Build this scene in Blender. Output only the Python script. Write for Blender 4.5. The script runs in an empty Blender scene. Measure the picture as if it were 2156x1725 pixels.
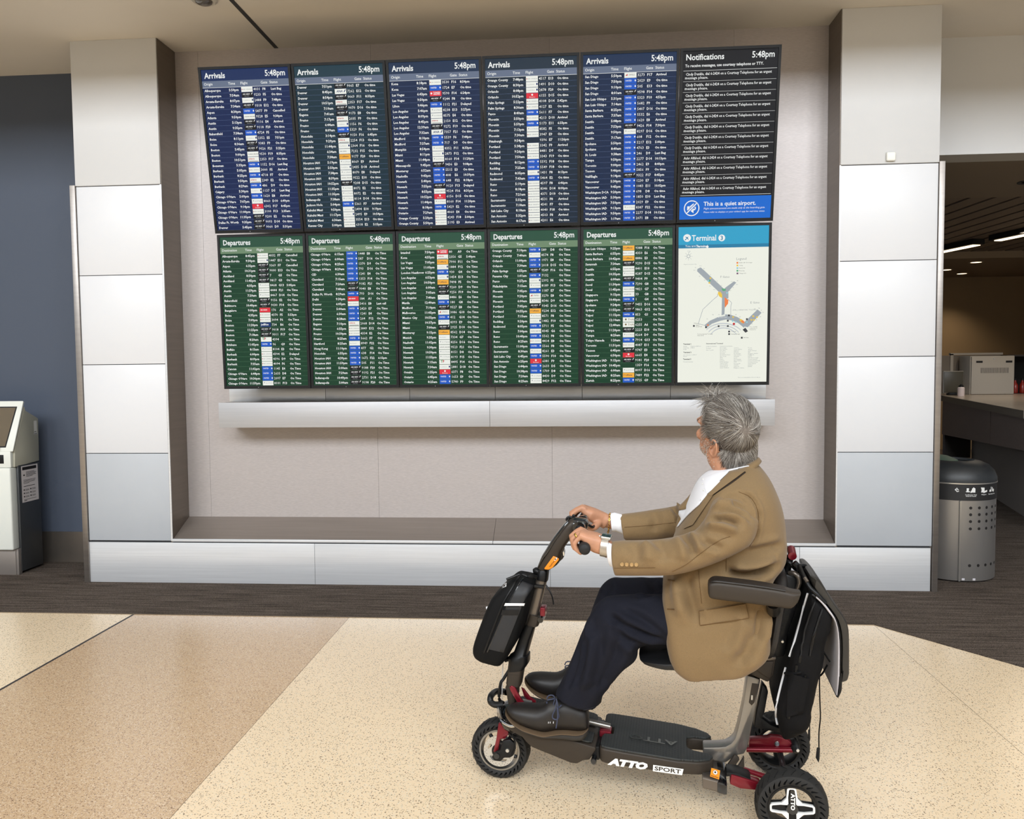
import bpy, bmesh, math, random
import numpy as np
from mathutils import Vector, Matrix, noise as mnoise
from mathutils.bvhtree import BVHTree

scene = bpy.context.scene
COL = scene.collection
PI = math.pi

# ---------------------------------------------------------------- camera
IMG_W, IMG_H, FPX = 2156, 1725, 1700.0
CAM_LOC = Vector((0.0, -5.217, 1.45))
PITCH, YAW, ROLL = 0.05363, 0.07677, -0.009665
CAM_R = (Matrix.Rotation(YAW, 3, 'Z') @ Matrix.Rotation(PI / 2 - PITCH, 3, 'X') @ Matrix.Rotation(ROLL, 3, 'Z'))
cam_d = bpy.data.cameras.new('camera')
cam_d.sensor_fit = 'HORIZONTAL'
cam_d.sensor_width = 36.0
cam_d.lens = FPX / IMG_W * 36.0
cam_d.clip_end = 200
cam = bpy.data.objects.new('camera', cam_d)
COL.objects.link(cam)
cam.matrix_world = Matrix.Translation(CAM_LOC) @ CAM_R.to_4x4()
scene.camera = cam

# ---------------------------------------------------------------- view, world, daylight
vs = scene.view_settings
vs.view_transform = 'Standard'
vs.look = 'None'
vs.exposure = 0.03
vs.gamma = 1.0
vs.use_curve_mapping = False
scene.cycles.use_denoising = True
scene.cycles.max_bounces = 5
scene.cycles.diffuse_bounces = 3
scene.cycles.glossy_bounces = 3
scene.cycles.caustics_reflective = False
scene.cycles.caustics_refractive = False
scene.cycles.use_adaptive_sampling = True
scene.cycles.adaptive_threshold = 0.03
scene.cycles.adaptive_min_samples = 12
scene.cycles.sample_clamp_indirect = 6.0
world = bpy.data.worlds.new('world')
scene.world = world
world.use_nodes = True
wb = world.node_tree.nodes['Background']
wb.inputs['Color'].default_value = (0.86, 0.93, 1.0, 1)
wb.inputs['Strength'].default_value = 0.36


def area(name, loc, target, sx, sy, power, color):
    l = bpy.data.lights.new(name, 'AREA')
    l.shape = 'RECTANGLE'
    l.size, l.size_y = sx, sy
    l.energy = power
    l.color = color
    o = bpy.data.objects.new(name, l)
    COL.objects.link(o)
    o.location = loc
    o.rotation_euler = (Vector(target) - Vector(loc)).to_track_quat('-Z', 'Y').to_euler()
    return o


# clerestory window bays across the hall, behind the photographer
for i in range(6):
    bx = -9.6 + i * 3.55
    area('window_daylight', (bx, -13.0, 7.7), (bx, 0.0, 1.6), 2.7, 3.4, 400, (0.90, 0.95, 1.0))

# ---------------------------------------------------------------- helpers
def srgb(r, g, b):
    def f(c):
        c /= 255.0
        return c / 12.92 if c <= 0.04045 else ((c + 0.055) / 1.055) ** 2.4
    return (f(r), f(g), f(b), 1.0)


def new_mat(name):
    m = bpy.data.materials.new(name)
    m.use_nodes = True
    nt = m.node_tree
    return m, nt, nt.nodes['Principled BSDF']


def mat(name, col, rough=0.5, metal=0.0, spec=0.5, noise=None, bump=None, coat=0.0, emit=0.0, aniso=None, sheen=0.0):
    """noise=(scale_xyz, amount): tint variation; bump=(scale_xyz, strength, dist)."""
    m, nt, b = new_mat(name)
    c = srgb(*col)
    b.inputs['Base Color'].default_value = c
    b.inputs['Roughness'].default_value = rough
    b.inputs['Metallic'].default_value = metal
    b.inputs['Specular IOR Level'].default_value = spec
    b.inputs['Coat Weight'].default_value = coat
    b.inputs['Coat Roughness'].default_value = 0.08
    b.inputs['Sheen Weight'].default_value = sheen
    if emit:
        b.inputs['Emission Color'].default_value = c
        b.inputs['Emission Strength'].default_value = emit
    tc = None
    if noise or bump:
        tc = nt.nodes.new('ShaderNodeTexCoord')

    def tex(sc, detail=3.0):
        mp = nt.nodes.new('ShaderNodeMapping')
        mp.inputs['Scale'].default_value = sc if hasattr(sc, '__len__') else (sc, sc, sc)
        nt.links.new(tc.outputs['Object'], mp.inputs['Vector'])
        n = nt.nodes.new('ShaderNodeTexNoise')
        n.inputs['Scale'].default_value = 1.0
        n.inputs['Detail'].default_value = detail
        nt.links.new(mp.outputs['Vector'], n.inputs['Vector'])
        return n
    if noise:
        n = tex(noise[0])
        mx = nt.nodes.new('ShaderNodeMix')
        mx.data_type = 'RGBA'
        k = noise[1]
        mx.inputs['A'].default_value = (max(0, c[0] * (1 - k)), max(0, c[1] * (1 - k)), max(0, c[2] * (1 - k)), 1)
        mx.inputs['B'].default_value = (min(1, c[0] * (1 + k)), min(1, c[1] * (1 + k)), min(1, c[2] * (1 + k)), 1)
        mr = nt.nodes.new('ShaderNodeMapRange')
        mr.inputs['From Min'].default_value = 0.3
        mr.inputs['From Max'].default_value = 0.7
        nt.links.new(n.outputs['Fac'], mr.inputs['Value'])
        nt.links.new(mr.outputs['Result'], mx.inputs['Factor'])
        nt.links.new(mx.outputs['Result'], b.inputs['Base Color'])
    if bump:
        n = tex(bump[0])
        bp = nt.nodes.new('ShaderNodeBump')
        bp.inputs['Strength'].default_value = bump[1]
        bp.inputs['Distance'].default_value = bump[2]
        nt.links.new(n.outputs['Fac'], bp.inputs['Height'])
        nt.links.new(bp.outputs['Normal'], b.inputs['Normal'])
    if aniso is not None:
        b.inputs['Anisotropic'].default_value = aniso
        tg = nt.nodes.new('ShaderNodeTangent')
        tg.direction_type = 'RADIAL'
        tg.axis = 'Z'
        nt.links.new(tg.outputs['Tangent'], b.inputs['Tangent'])
    return m


def emis(name, col, strength=1.0):
    """a lit display surface: emission with a glossy dark pane"""
    m, nt, b = new_mat(name)
    b.inputs['Base Color'].default_value = (0.01, 0.01, 0.012, 1)
    b.inputs['Roughness'].default_value = 0.35
    b.inputs['Specular IOR Level'].default_value = 0.12
    b.inputs['Emission Color'].default_value = srgb(*col)
    b.inputs['Emission Strength'].default_value = strength
    m.cycles.emission_sampling = 'NONE'
    return m


def link(o, parent=None):
    COL.objects.link(o)
    if parent is not None:
        o.parent = parent
    return o


def tag(o, label=None, cat=None, group=None, kind=None):
    if label:
        o['label'] = label
    if cat:
        o['category'] = cat
    if group:
        o['group'] = group
    if kind:
        o['kind'] = kind
    return o


def empty(name, loc=(0, 0, 0), rz=0.0):
    o = bpy.data.objects.new(name, None)
    o.empty_display_size = 0.1
    o.location = loc
    o.rotation_euler = (0, 0, rz)
    return link(o)


def smooth_by_angle(me, ang=35):
    me.polygons.foreach_set('use_smooth', [True] * len(me.polygons))
    bm = bmesh.new()
    bm.from_mesh(me)
    lim = math.radians(ang)
    for e in bm.edges:
        if len(e.link_faces) == 2:
            if e.calc_face_angle(0.0) > lim:
                e.smooth = False
    bm.to_mesh(me)
    bm.free()


def bm_obj(name, bm, m, parent=None, smooth=None):
    bmesh.ops.recalc_face_normals(bm, faces=bm.faces[:])
    me = bpy.data.meshes.new(name)
    bm.to_mesh(me)
    bm.free()
    if m is not None:
        for x in (m if isinstance(m, (list, tuple)) else [m]):
            me.materials.append(x)
    if smooth:
        smooth_by_angle(me, smooth if smooth is not True else 35)
    o = bpy.data.objects.new(name, me)
    return link(o, parent)


def bevel_all(bm, w, seg=2, ang=25):
    if w <= 0:
        return
    bmesh.ops.remove_doubles(bm, verts=bm.verts[:], dist=1e-6)
    bmesh.ops.recalc_face_normals(bm, faces=bm.faces[:])
    es = [e for e in bm.edges if len(e.link_faces) == 2 and e.calc_face_angle(0) > math.radians(ang)]
    bmesh.ops.bevel(bm, geom=es, offset=w, segments=seg, profile=0.5, affect='EDGES', clamp_overlap=True)


def add_box(bm, lo, hi, M=None):
    vs_ = [Vector((x, y, z)) for x in (lo[0], hi[0]) for y in (lo[1], hi[1]) for z in (lo[2], hi[2])]
    if M is not None:
        vs_ = [M @ v for v in vs_]
    v = [bm.verts.new(p) for p in vs_]
    for f in ((0, 1, 3, 2), (4, 6, 7, 5), (0, 4, 5, 1), (2, 3, 7, 6), (0, 2, 6, 4), (1, 5, 7, 3)):
        bm.faces.new([v[i] for i in f])


def box(name, lo, hi, m, parent=None, bevel=0.0, seg=2, M=None):
    bm = bmesh.new()
    add_box(bm, lo, hi, M)
    bevel_all(bm, bevel, seg)
    return bm_obj(name, bm, m, parent, smooth=True if bevel else None)


def add_prism(bm, pts, ext):
    """polygon of 3-D points extruded by vector ext"""
    e = Vector(ext)
    a = [bm.verts.new(Vector(p)) for p in pts]
    b = [bm.verts.new(Vector(p) + e) for p in pts]
    n = len(a)
    bm.faces.new(a)
    bm.faces.new(list(reversed(b)))
    for i in range(n):
        bm.faces.new([a[i], b[i], b[(i + 1) % n], a[(i + 1) % n]])


def prism(name, pts, ext, m, parent=None, bevel=0.0, seg=2):
    bm = bmesh.new()
    add_prism(bm, pts, ext)
    bevel_all(bm, bevel, seg)
    return bm_obj(name, bm, m, parent, smooth=True if bevel else None)


def frame_of(d, up=Vector((0, 0, 1))):
    d = Vector(d).normalized()
    if abs(d.dot(up)) > 0.98:
        up = Vector((1, 0, 0)) if abs(d.x) < 0.9 else Vector((0, 1, 0))
    s = d.cross(up).normalized()
    t = s.cross(d).normalized()
    return s, t


def add_tube(bm, pts, rad, seg=10, cap=True, squash=None, up=Vector((0, 0, 1))):
    """tube along pts; rad number or list; squash=(a,b) scales the two ring axes"""
    pts = [Vector(p) for p in pts]
    n = len(pts)
    if not hasattr(rad, '__len__'):
        rad = [rad] * n
    rings = []
    ps = None
    for i, p in enumerate(pts):
        d = (pts[min(i + 1, n - 1)] - pts[max(i - 1, 0)])
        if d.length < 1e-9:
            d = Vector((0, 0, 1))
        s, t = frame_of(d, up)
        if ps is not None and s.dot(ps) < 0 and abs(s.dot(ps)) > 0.3:
            s, t = -s, -t
        ps = s
        a, b = squash if squash else (1, 1)
        rings.append([bm.verts.new(p + s * math.cos(2 * PI * k / seg) * rad[i] * a + t * math.sin(2 * PI * k / seg) * rad[i] * b) for k in range(seg)])
    for i in range(n - 1):
        for k in range(seg):
            bm.faces.new([rings[i][k], rings[i][(k + 1) % seg], rings[i + 1][(k + 1) % seg], rings[i + 1][k]])
    if cap:
        bm.faces.new(rings[0])
        bm.faces.new(list(reversed(rings[-1])))


def catmull(pts, per=6):
    pts = [Vector(p) for p in pts]
    if len(pts) < 3:
        return pts
    P = [pts[0] * 2 - pts[1]] + pts + [pts[-1] * 2 - pts[-2]]
    out = []
    for i in range(1, len(P) - 2):
        for k in range(per):
            t = k / per
            a, b, c, d = P[i - 1], P[i], P[i + 1], P[i + 2]
            out.append(0.5 * ((2 * b) + (c - a) * t + (2 * a - 5 * b + 4 * c - d) * t * t + (3 * b - a - 3 * c + d) * t ** 3))
    out.append(pts[-1])
    return out


def tube(name, pts, rad, m, parent=None, seg=10, smooth_path=0, squash=None, cap=True):
    bm = bmesh.new()
    if smooth_path:
        k = len(pts)
        pts2 = catmull(pts, smooth_path)
        if hasattr(rad, '__len__'):
            rad = [float(x) for x in np.interp(np.linspace(0, k - 1, len(pts2)), range(k), rad)]
        pts = pts2
    add_tube(bm, pts, rad, seg, cap, squash)
    return bm_obj(name, bm, m, parent, smooth=40)


def add_lathe(bm, prof, M, seg=32, closed=False):
    """profile of (r, h) revolved around local z, placed by matrix M"""
    rings = []
    for r, h in prof:
        rings.append([bm.verts.new(M @ Vector((r * math.cos(2 * PI * k / seg), r * math.sin(2 * PI * k / seg), h))) for k in range(seg)])
    m_ = len(prof)
    for i in range(m_ if closed else m_ - 1):
        j = (i + 1) % m_
        for k in range(seg):
            bm.faces.new([rings[i][k], rings[i][(k + 1) % seg], rings[j][(k + 1) % seg], rings[j][k]])
    if not closed:
        bm.faces.new(rings[0])
        bm.faces.new(rings[-1])


def lathe(name, prof, M, m, parent=None, seg=32, closed=False):
    bm = bmesh.new()
    add_lathe(bm, prof, M, seg, closed)
    return bm_obj(name, bm, m, parent, smooth=35)


def text_mesh(body, size=0.1, align='LEFT', offset=0.0, extrude=0.0, spacing=1.0, line=1.0, res=2, shear=0.0, sx=1.0):
    """lettering as vertices and faces in the xy plane"""
    cu = bpy.data.curves.new('lettering', 'FONT')
    cu.body = body
    cu.size = size
    cu.align_x = align
    cu.offset = offset
    cu.extrude = extrude
    cu.space_character = spacing
    cu.space_line = line
    cu.resolution_u = res
    cu.shear = shear
    o = bpy.data.objects.new('lettering', cu)
    me = o.to_mesh()
    v = [(p.co.x * sx, p.co.y, p.co.z) for p in me.vertices]
    f = [tuple(p.vertices) for p in me.polygons]
    o.to_mesh_clear()
    bpy.data.objects.remove(o)
    bpy.data.curves.remove(cu)
    return v, f


class Sheet:
    """collects flat pieces (quads, lettering) on a plane given by matrix; one mesh per call to build"""

    def __init__(self):
        self.v, self.f, self.mi, self.mats = [], [], [], []

    def midx(self, m):
        if m not in self.mats:
            self.mats.append(m)
        return self.mats.index(m)

    def quad(self, x0, y0, x1, y1, z, m):
        self.poly([(x0, y0), (x1, y0), (x1, y1), (x0, y1)], z, m)

    def poly(self, pts, z, m):
        b = len(self.v)
        self.v += [(p[0], p[1], z) for p in pts]
        self.f.append(tuple(range(b, b + len(pts))))
        self.mi.append(self.midx(m))

    def text(self, body, x, y, z, size, m, rot=0.0, fit=None, **kw):
        v, f = text_mesh(body, size, **kw)
        if fit:
            wx = max(p[0] for p in v) - min(p[0] for p in v)
            v = [(p[0] * fit / wx, p[1], p[2]) for p in v]
        b = len(self.v)
        c, s = math.cos(rot), math.sin(rot)
        self.v += [(x + p[0] * c - p[1] * s, y + p[0] * s + p[1] * c, z + p[2]) for p in v]
        k = self.midx(m)
        for q in f:
            self.f.append(tuple(i + b for i in q))
            self.mi.append(k)

    def disc(self, x, y, r, z, m, seg=24, r0=0.0):
        if r0 <= 0:
            self.poly([(x + r * math.cos(2 * PI * k / seg), y + r * math.sin(2 * PI * k / seg)) for k in range(seg)], z, m)
            return
        for k in range(seg):
            a, b = 2 * PI * k / seg, 2 * PI * (k + 1) / seg
            self.poly([(x + r0 * math.cos(a), y + r0 * math.sin(a)), (x + r * math.cos(a), y + r * math.sin(a)),
                       (x + r * math.cos(b), y + r * math.sin(b)), (x + r0 * math.cos(b), y + r0 * math.sin(b))], z, m)

    def build(self, name, parent, M=None):
        me = bpy.data.meshes.new(name)
        v = self.v if M is None else [tuple(M @ Vector(p)) for p in self.v]
        me.from_pydata(v, [], self.f)
        for m in self.mats:
            me.materials.append(m)
        me.polygons.foreach_set('material_index', self.mi)
        me.update()
        o = bpy.data.objects.new(name, me)
        if len(self.f) > 3:
            o['kind'] = 'stuff'
        return link(o, parent)


# photograph pixel -> world points on known planes
def ray(px, py):
    return CAM_R @ Vector(((px - IMG_W / 2) / FPX, -(py - IMG_H / 2) / FPX, -1.0))


def on_plane(px, py, p0, n):
    d = ray(px, py)
    t = (Vector(p0) - CAM_LOC).dot(Vector(n)) / d.dot(Vector(n))
    return CAM_LOC + d * t


def ony(px, py, y):
    return on_plane(px, py, (0, y, 0), (0, 1, 0))


def onx(px, py, x):
    return on_plane(px, py, (x, 0, 0), (1, 0, 0))


def onz(px, py, z=0.0):
    return on_plane(px, py, (0, 0, z), (0, 0, 1))

# ================================================================= the setting
# ---- materials of the room
def terrazzo(name, base, chip_dark, chip_light, dens, tint=None):
    m, nt, b = new_mat(name)
    tc = nt.nodes.new('ShaderNodeTexCoord')

    dn_ = nt.nodes.new('ShaderNodeTexNoise')
    dn_.inputs['Scale'].default_value = 170.0
    nt.links.new(tc.outputs['Object'], dn_.inputs['Vector'])
    ds = nt.nodes.new('ShaderNodeVectorMath')
    ds.operation = 'SCALE'
    ds.inputs['Scale'].default_value = 0.010
    nt.links.new(dn_.outputs['Color'], ds.inputs[0])
    da = nt.nodes.new('ShaderNodeVectorMath')
    nt.links.new(tc.outputs['Object'], da.inputs[0])
    nt.links.new(ds.outputs['Vector'], da.inputs[1])

    def vor(scale, lo, hi):
        v = nt.nodes.new('ShaderNodeTexVoronoi')
        v.inputs['Scale'].default_value = scale
        v.inputs['Randomness'].default_value = 1.0
        nt.links.new(da.outputs['Vector'], v.inputs['Vector'])
        r = nt.nodes.new('ShaderNodeMapRange')
        r.inputs['From Min'].default_value = lo
        r.inputs['From Max'].default_value = hi
        r.inputs['To Min'].default_value = 1.0
        r.inputs['To Max'].default_value = 0.0
        nt.links.new(v.outputs['Distance'], r.inputs['Value'])
        # only some cells carry a chip
        sp = nt.nodes.new('ShaderNodeSeparateColor')
        nt.links.new(v.outputs['Color'], sp.inputs['Color'])
        g = nt.nodes.new('ShaderNodeMath')
        g.operation = 'LESS_THAN'
        nt.links.new(sp.outputs['Red'], g.inputs[0])
        g.inputs[1].default_value = dens
        mu = nt.nodes.new('ShaderNodeMath')
        mu.operation = 'MULTIPLY'
        nt.links.new(r.outputs['Result'], mu.inputs[0])
        nt.links.new(g.outputs['Value'], mu.inputs[1])
        return mu

    def mix(a, bcol, fac):
        x = nt.nodes.new('ShaderNodeMix')
        x.data_type = 'RGBA'
        if hasattr(a, 'default_value') or hasattr(a, 'is_linked'):
            nt.links.new(a, x.inputs['A'])
        else:
            x.inputs['A'].default_value = a
        x.inputs['B'].default_value = bcol
        nt.links.new(fac, x.inputs['Factor'])
        return x.outputs['Result']
    n = nt.nodes.new('ShaderNodeTexNoise')
    n.inputs['Scale'].default_value = 260.0
    nt.links.new(tc.outputs['Object'], n.inputs['Vector'])
    c = mix(srgb(*base), srgb(*[min(255, x + 10) for x in base]), n.outputs['Fac'])
    c = mix(c, srgb(*chip_light), vor(170, 0.25, 0.45).outputs['Value'])
    c = mix(c, srgb(*chip_dark), vor(105, 0.16, 0.32).outputs['Value'])
    c = mix(c, srgb(*[int(x * 0.8) for x in chip_dark]), vor(165, 0.16, 0.32).outputs['Value'])
    nt.links.new(c, b.inputs['Base Color'])
    b.inputs['Roughness'].default_value = 0.24
    b.inputs['Specular IOR Level'].default_value = 0.5
    return m


M_CREAM = terrazzo('terrazzo_cream', (240, 215, 179), (112, 86, 62), (240, 226, 202), 0.55)
M_TAN = terrazzo('terrazzo_tan', (203, 171, 134), (124, 92, 66), (230, 210, 182), 0.66)
M_STRIP = mat('zinc_divider', (132, 116, 96), 0.5, 0.3)


def carpet_mat():
    m, nt, b = new_mat('striated_carpet')
    tc = nt.nodes.new('ShaderNodeTexCoord')
    mp = nt.nodes.new('ShaderNodeMapping')
    mp.inputs['Scale'].default_value = (3.0, 55.0, 1.0)
    nt.links.new(tc.outputs['Object'], mp.inputs['Vector'])
    n = nt.nodes.new('ShaderNodeTexNoise')
    n.inputs['Scale'].default_value = 1.0
    n.inputs['Detail'].default_value = 4.0
    nt.links.new(mp.outputs['Vector'], n.inputs['Vector'])
    n2 = nt.nodes.new('ShaderNodeTexNoise')
    n2.inputs['Scale'].default_value = 190.0
    n2.inputs['Detail'].default_value = 2.0
    nt.links.new(tc.outputs['Object'], n2.inputs['Vector'])
    rp = nt.nodes.new('ShaderNodeValToRGB')
    rp.color_ramp.elements[0].position = 0.35
    rp.color_ramp.elements[0].color = srgb(73, 64, 57)
    rp.color_ramp.elements[1].position = 0.65
    rp.color_ramp.elements[1].color = srgb(106, 95, 86)
    nt.links.new(n.outputs['Fac'], rp.inputs['Fac'])
    rp2 = nt.nodes.new('ShaderNodeValToRGB')
    rp2.color_ramp.elements[0].position = 0.35
    rp2.color_ramp.elements[0].color = (0.45, 0.45, 0.45, 1)
    rp2.color_ramp.elements[1].position = 0.68
    rp2.color_ramp.elements[1].color = (1.5, 1.5, 1.5, 1)
    nt.links.new(n2.outputs['Fac'], rp2.inputs['Fac'])
    mx = nt.nodes.new('ShaderNodeMix')
    mx.data_type = 'RGBA'
    mx.blend_type = 'MULTIPLY'
    mx.inputs['Factor'].default_value = 0.9
    nt.links.new(rp.outputs['Color'], mx.inputs['A'])
    nt.links.new(rp2.outputs['Color'], mx.inputs['B'])
    nt.links.new(mx.outputs['Result'], b.inputs['Base Color'])
    b.inputs['Roughness'].default_value = 1.0
    b.inputs['Specular IOR Level'].default_value = 0.1
    bp = nt.nodes.new('ShaderNodeBump')
    bp.inputs['Strength'].default_value = 0.6
    bp.inputs['Distance'].default_value = 0.004
    nt.links.new(n2.outputs['Fac'], bp.inputs['Height'])
    nt.links.new(bp.outputs['Normal'], b.inputs['Normal'])
    return m


M_CARPET = carpet_mat()
M_PLASTER = mat('plaster_white', (206, 206, 206), 0.7, noise=(1.5, 0.02), bump=(120, 0.05, 0.002))
M_CEIL = mat('ceiling_paint', (232, 226, 217), 0.8, noise=(2.0, 0.02))
M_PANEL = mat('white_laminate_panel', (219, 220, 223), 0.38)
M_PANELG = mat('grey_laminate_panel', (182, 186, 191), 0.45, noise=(3.0, 0.02))
M_STEEL = mat('brushed_steel', (236, 238, 241), 0.42, 0.45, aniso=0.8, noise=((1.5, 1.5, 90.0), 0.05), bump=((2.0, 2.0, 260.0), 0.03, 0.001))
M_STEELD = mat('brushed_steel_dull', (165, 158, 152), 0.42, 0.85, aniso=0.6, noise=((2.0, 2.0, 60.0), 0.06))
M_NICHE = mat('linen_embossed_metal', (188, 181, 179), 0.5, 0.5, noise=((38.0, 38.0, 330.0), 0.08), bump=((60.0, 60.0, 420.0), 0.15, 0.001))
M_LEDGE = mat('ledge_bronze_metal', (150, 140, 132), 0.4, 0.55, noise=((2.0, 40.0, 40.0), 0.05))
M_REVEAL = mat('reveal_bronze_steel', (128, 119, 110), 0.42, 0.8, noise=((2.0, 2.0, 60.0), 0.06))
M_BLUE = mat('slate_blue_wall', (72, 80, 95), 0.6, noise=(1.2, 0.02))
M_GAP = mat('dark_joint', (58, 59, 62), 0.7)
M_BROWN = mat('brown_wall_paint', (150, 128, 98), 0.7, noise=(1.0, 0.03))
M_SLAT = mat('ceiling_slat', (122, 110, 98), 0.6)
SLAT_DEG = -86
M_DARKVOID = mat('dark_plenum', (22, 20, 18), 0.9)

# ---- floor
floor = box('floor', (-12, -14, -0.2), (14, 14, -0.03), mat('concrete_slab', (120, 115, 110), 0.9))
tag(floor, kind='structure')


def floor_piece(name, pts, m, z0=-0.03, z1=0.0, bev=0.0):
    return prism(name, [(x, y, z0) for x, y in pts], (0, 0, z1 - z0), m, floor, bev)


G = 0.0011
YJ, YC = -2.615, -0.685
xs = [-11.0, -5.2, -2.615, -1.31, 1.647, 4.2, 12.0]
ys = [-13.8, -10.5, -7.2, -4.55, YJ]
for i in range(len(xs) - 1):
    m_ = M_TAN if i == 2 else M_CREAM
    x0, x1 = xs[i] + G, xs[i + 1] - G
    for j in range(len(ys) - 1):
        floor_piece('terrazzo_panel', [(x0, ys[j] + G), (x1, ys[j] + G), (x1, ys[j + 1] - G), (x0, ys[j + 1] - G)], m_)
    if i < 4:
        floor_piece('terrazzo_panel', [(x0, YJ + G), (x1, YJ + G), (x1, YC), (x0, YC)], m_)
    elif i == 4:
        floor_piece('terrazzo_panel', [(x0, YJ + G), (3.13, YJ + G), (1.65, YC), (x0, YC)], m_)
# zinc strips in the joints
for x in xs[1:-1]:
    floor_piece('divider_strip', [(x - G, ys[0]), (x + G, ys[0]), (x + G, YC), (x - G, YC)], M_STRIP, -0.03, -0.0006)
for y in ys[1:]:
    floor_piece('divider_strip', [(-11, y - G), (3.13 if y > -3 else 12, y - G), (3.13 if y > -3 else 12, y + G), (-11, y + G)], M_STRIP, -0.03, -0.0011)
floor_piece('divider_strip', [(-2.621, YJ), (-2.606, YJ), (-2.606, YC), (-2.621, YC)], mat('dark_divider', (54, 48, 48), 0.5), -0.02, 0.0003)
floor_piece('carpet', [(-11.9, YC + 0.004), (1.65, YC + 0.004), (3.14, YJ + 0.004), (13.9, YJ + 0.004), (13.9, 13.9), (-11.9, 13.9)], M_CARPET, -0.03, 0.004)
floor_piece('carpet_edge_strip', [(-11.9, YC), (1.649, YC), (1.65, YC + 0.004), (-11.9, YC + 0.006)], M_STRIP, -0.03, 0.003)

# ---- ceiling over the boards (its edge toward the hall shades the top of the wall)
ZC = 3.62
CE = -1.12
ceil = box('ceiling', (-12, CE, ZC), (14, 0.56, ZC + 0.25), M_CEIL)
tag(ceil, kind='structure')
box('ceiling_joint', (-2.012, CE, ZC - 0.002), (-1.984, 0.249, ZC + 0.02), M_GAP, ceil)
wu = box('wall_upper', (-12, CE, ZC + 0.25), (14, CE + 0.2, 10.5), M_PLASTER)
tag(wu, kind='structure')
# far end of the hall, behind the photographer: sill wall, mullions and roof
wn = box('wall_hall', (-12, -14.0, -0.03), (14, -13.75, 5.2), M_PLASTER)
tag(wn, kind='structure')
hc = box('ceiling_hall', (-12, -14.0, 10.5), (14, CE + 0.2, 10.7), M_CEIL)
tag(hc, kind='structure')
for i in range(5):
    wm = box('window_%d' % (i + 1), (-12 + 4.15 + i * 3.55 - 0.1, -13.6, 5.2), (-12 + 4.15 + i * 3.55 + 0.1, -13.3, 10.5), M_STEELD)
    tag(wm, kind='structure')

# ---- the board niche
YB = 0.25
XL0, XL1, XR0, XR1 = -3.305, -2.713, 1.650, 2.244
wb_ = box('wall_back', (XL1 - 0.3, YB, 0.0), (XR0 + 0.3, YB + 0.12, ZC), mat('niche_substrate', (120, 115, 110), 0.8))
tag(wb_, kind='structure')
# wall cladding sheets with hairline seams
seams = [XL1, -2.56, -2.40, -1.33, -0.26, 0.81, XR0]
seams = [XL1, -2.55, -1.35, -0.15, 1.05, XR0]
for i in range(len(seams) - 1):
    box('cladding_sheet', (seams[i] + 0.0006, YB - 0.006, 0.35), (seams[i + 1] - 0.0006, YB + 0.001, ZC), M_NICHE, wb_)

JZ = [0.290, 0.887, 1.487, 2.083, 2.672]


def pillar(x0, x1, trim_side, lab):
    p = box('pillar', (x0 + 0.01, 0.012, 0.0), (x1 - 0.01, 0.54, ZC), M_GAP)
    tag(p, lab, 'pillar', kind='structure')
    box('plaster_casing', (x0 + (0.004 if trim_side > 0 else 0), -0.004, JZ[4] + 0.003), (x1 - (0.004 if trim_side < 0 else 0), 0.545, ZC), M_PLASTER, p, 0.003)
    for k in range(4):
        q = box('panel', (x0 + 0.004, 0.0, JZ[k] + 0.0022), (x1 - 0.012 if trim_side < 0 else x1 - 0.004, 0.013, JZ[k + 1] - 0.0022), M_PANELG if k == 0 else M_PANEL, p, 0.0015)
        if k == 0:
            q['label'] = 'grey laminate panel'
    # steel corner guard on the outer side, outer side cladding
    tx0, tx1 = (x0 - 0.036, x0 + 0.001) if trim_side < 0 else (x1 - 0.001, x1 + 0.032)
    box('corner_guard', (tx0, -0.012, 0.0), (tx1, 0.012, JZ[4] + 0.008), M_STEELD, p, 0.002)
    ox0, ox1 = (x0 - 0.03, x0 + 0.012) if trim_side < 0 else (x1 - 0.012, x1 + 0.028)
    box('side_cladding', (ox0, 0.012, 0.0), (ox1, 0.545, JZ[4]), M_STEELD, p)
    # inner reveal toward the niche
    ix0, ix1 = (x1 - 0.012, x1) if trim_side < 0 else (x0, x0 + 0.012)
    box('reveal_sheet', (ix0, 0.003, 0.24), (ix1, YB + 0.01, ZC), M_REVEAL, p)
    ex0, ex1 = (x1 - 0.010, x1 + 0.001) if trim_side < 0 else (x0 - 0.001, x0 + 0.006)
    box('edge_strip', (ex0, -0.002, JZ[0]), (ex1, 0.004, JZ[4]), M_STEEL, p)
    return p


pillar(XL0, XL1, -1, 'white panelled pillar beside the blue wall')
pillar(XR0, XR1, 1, 'white panelled pillar with a small sensor near the waste bin')

# steel base along the foot of the niche and pillars
bb = box('baseboard_niche', (XL0 + 0.002, 0.004, 0.0), (XR1 - 0.01, 0.05, 0.285), M_GAP)
tag(bb, kind='structure')
bseg = [XL0, -1.733, -0.16, 1.43, XR1 - 0.008]
for i in range(4):
    box('base_sheet', (bseg[i] + 0.001, 0.0, 0.004), (bseg[i + 1] - 0.001, 0.005, 0.279), M_STEEL, bb, 0.001)
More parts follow.
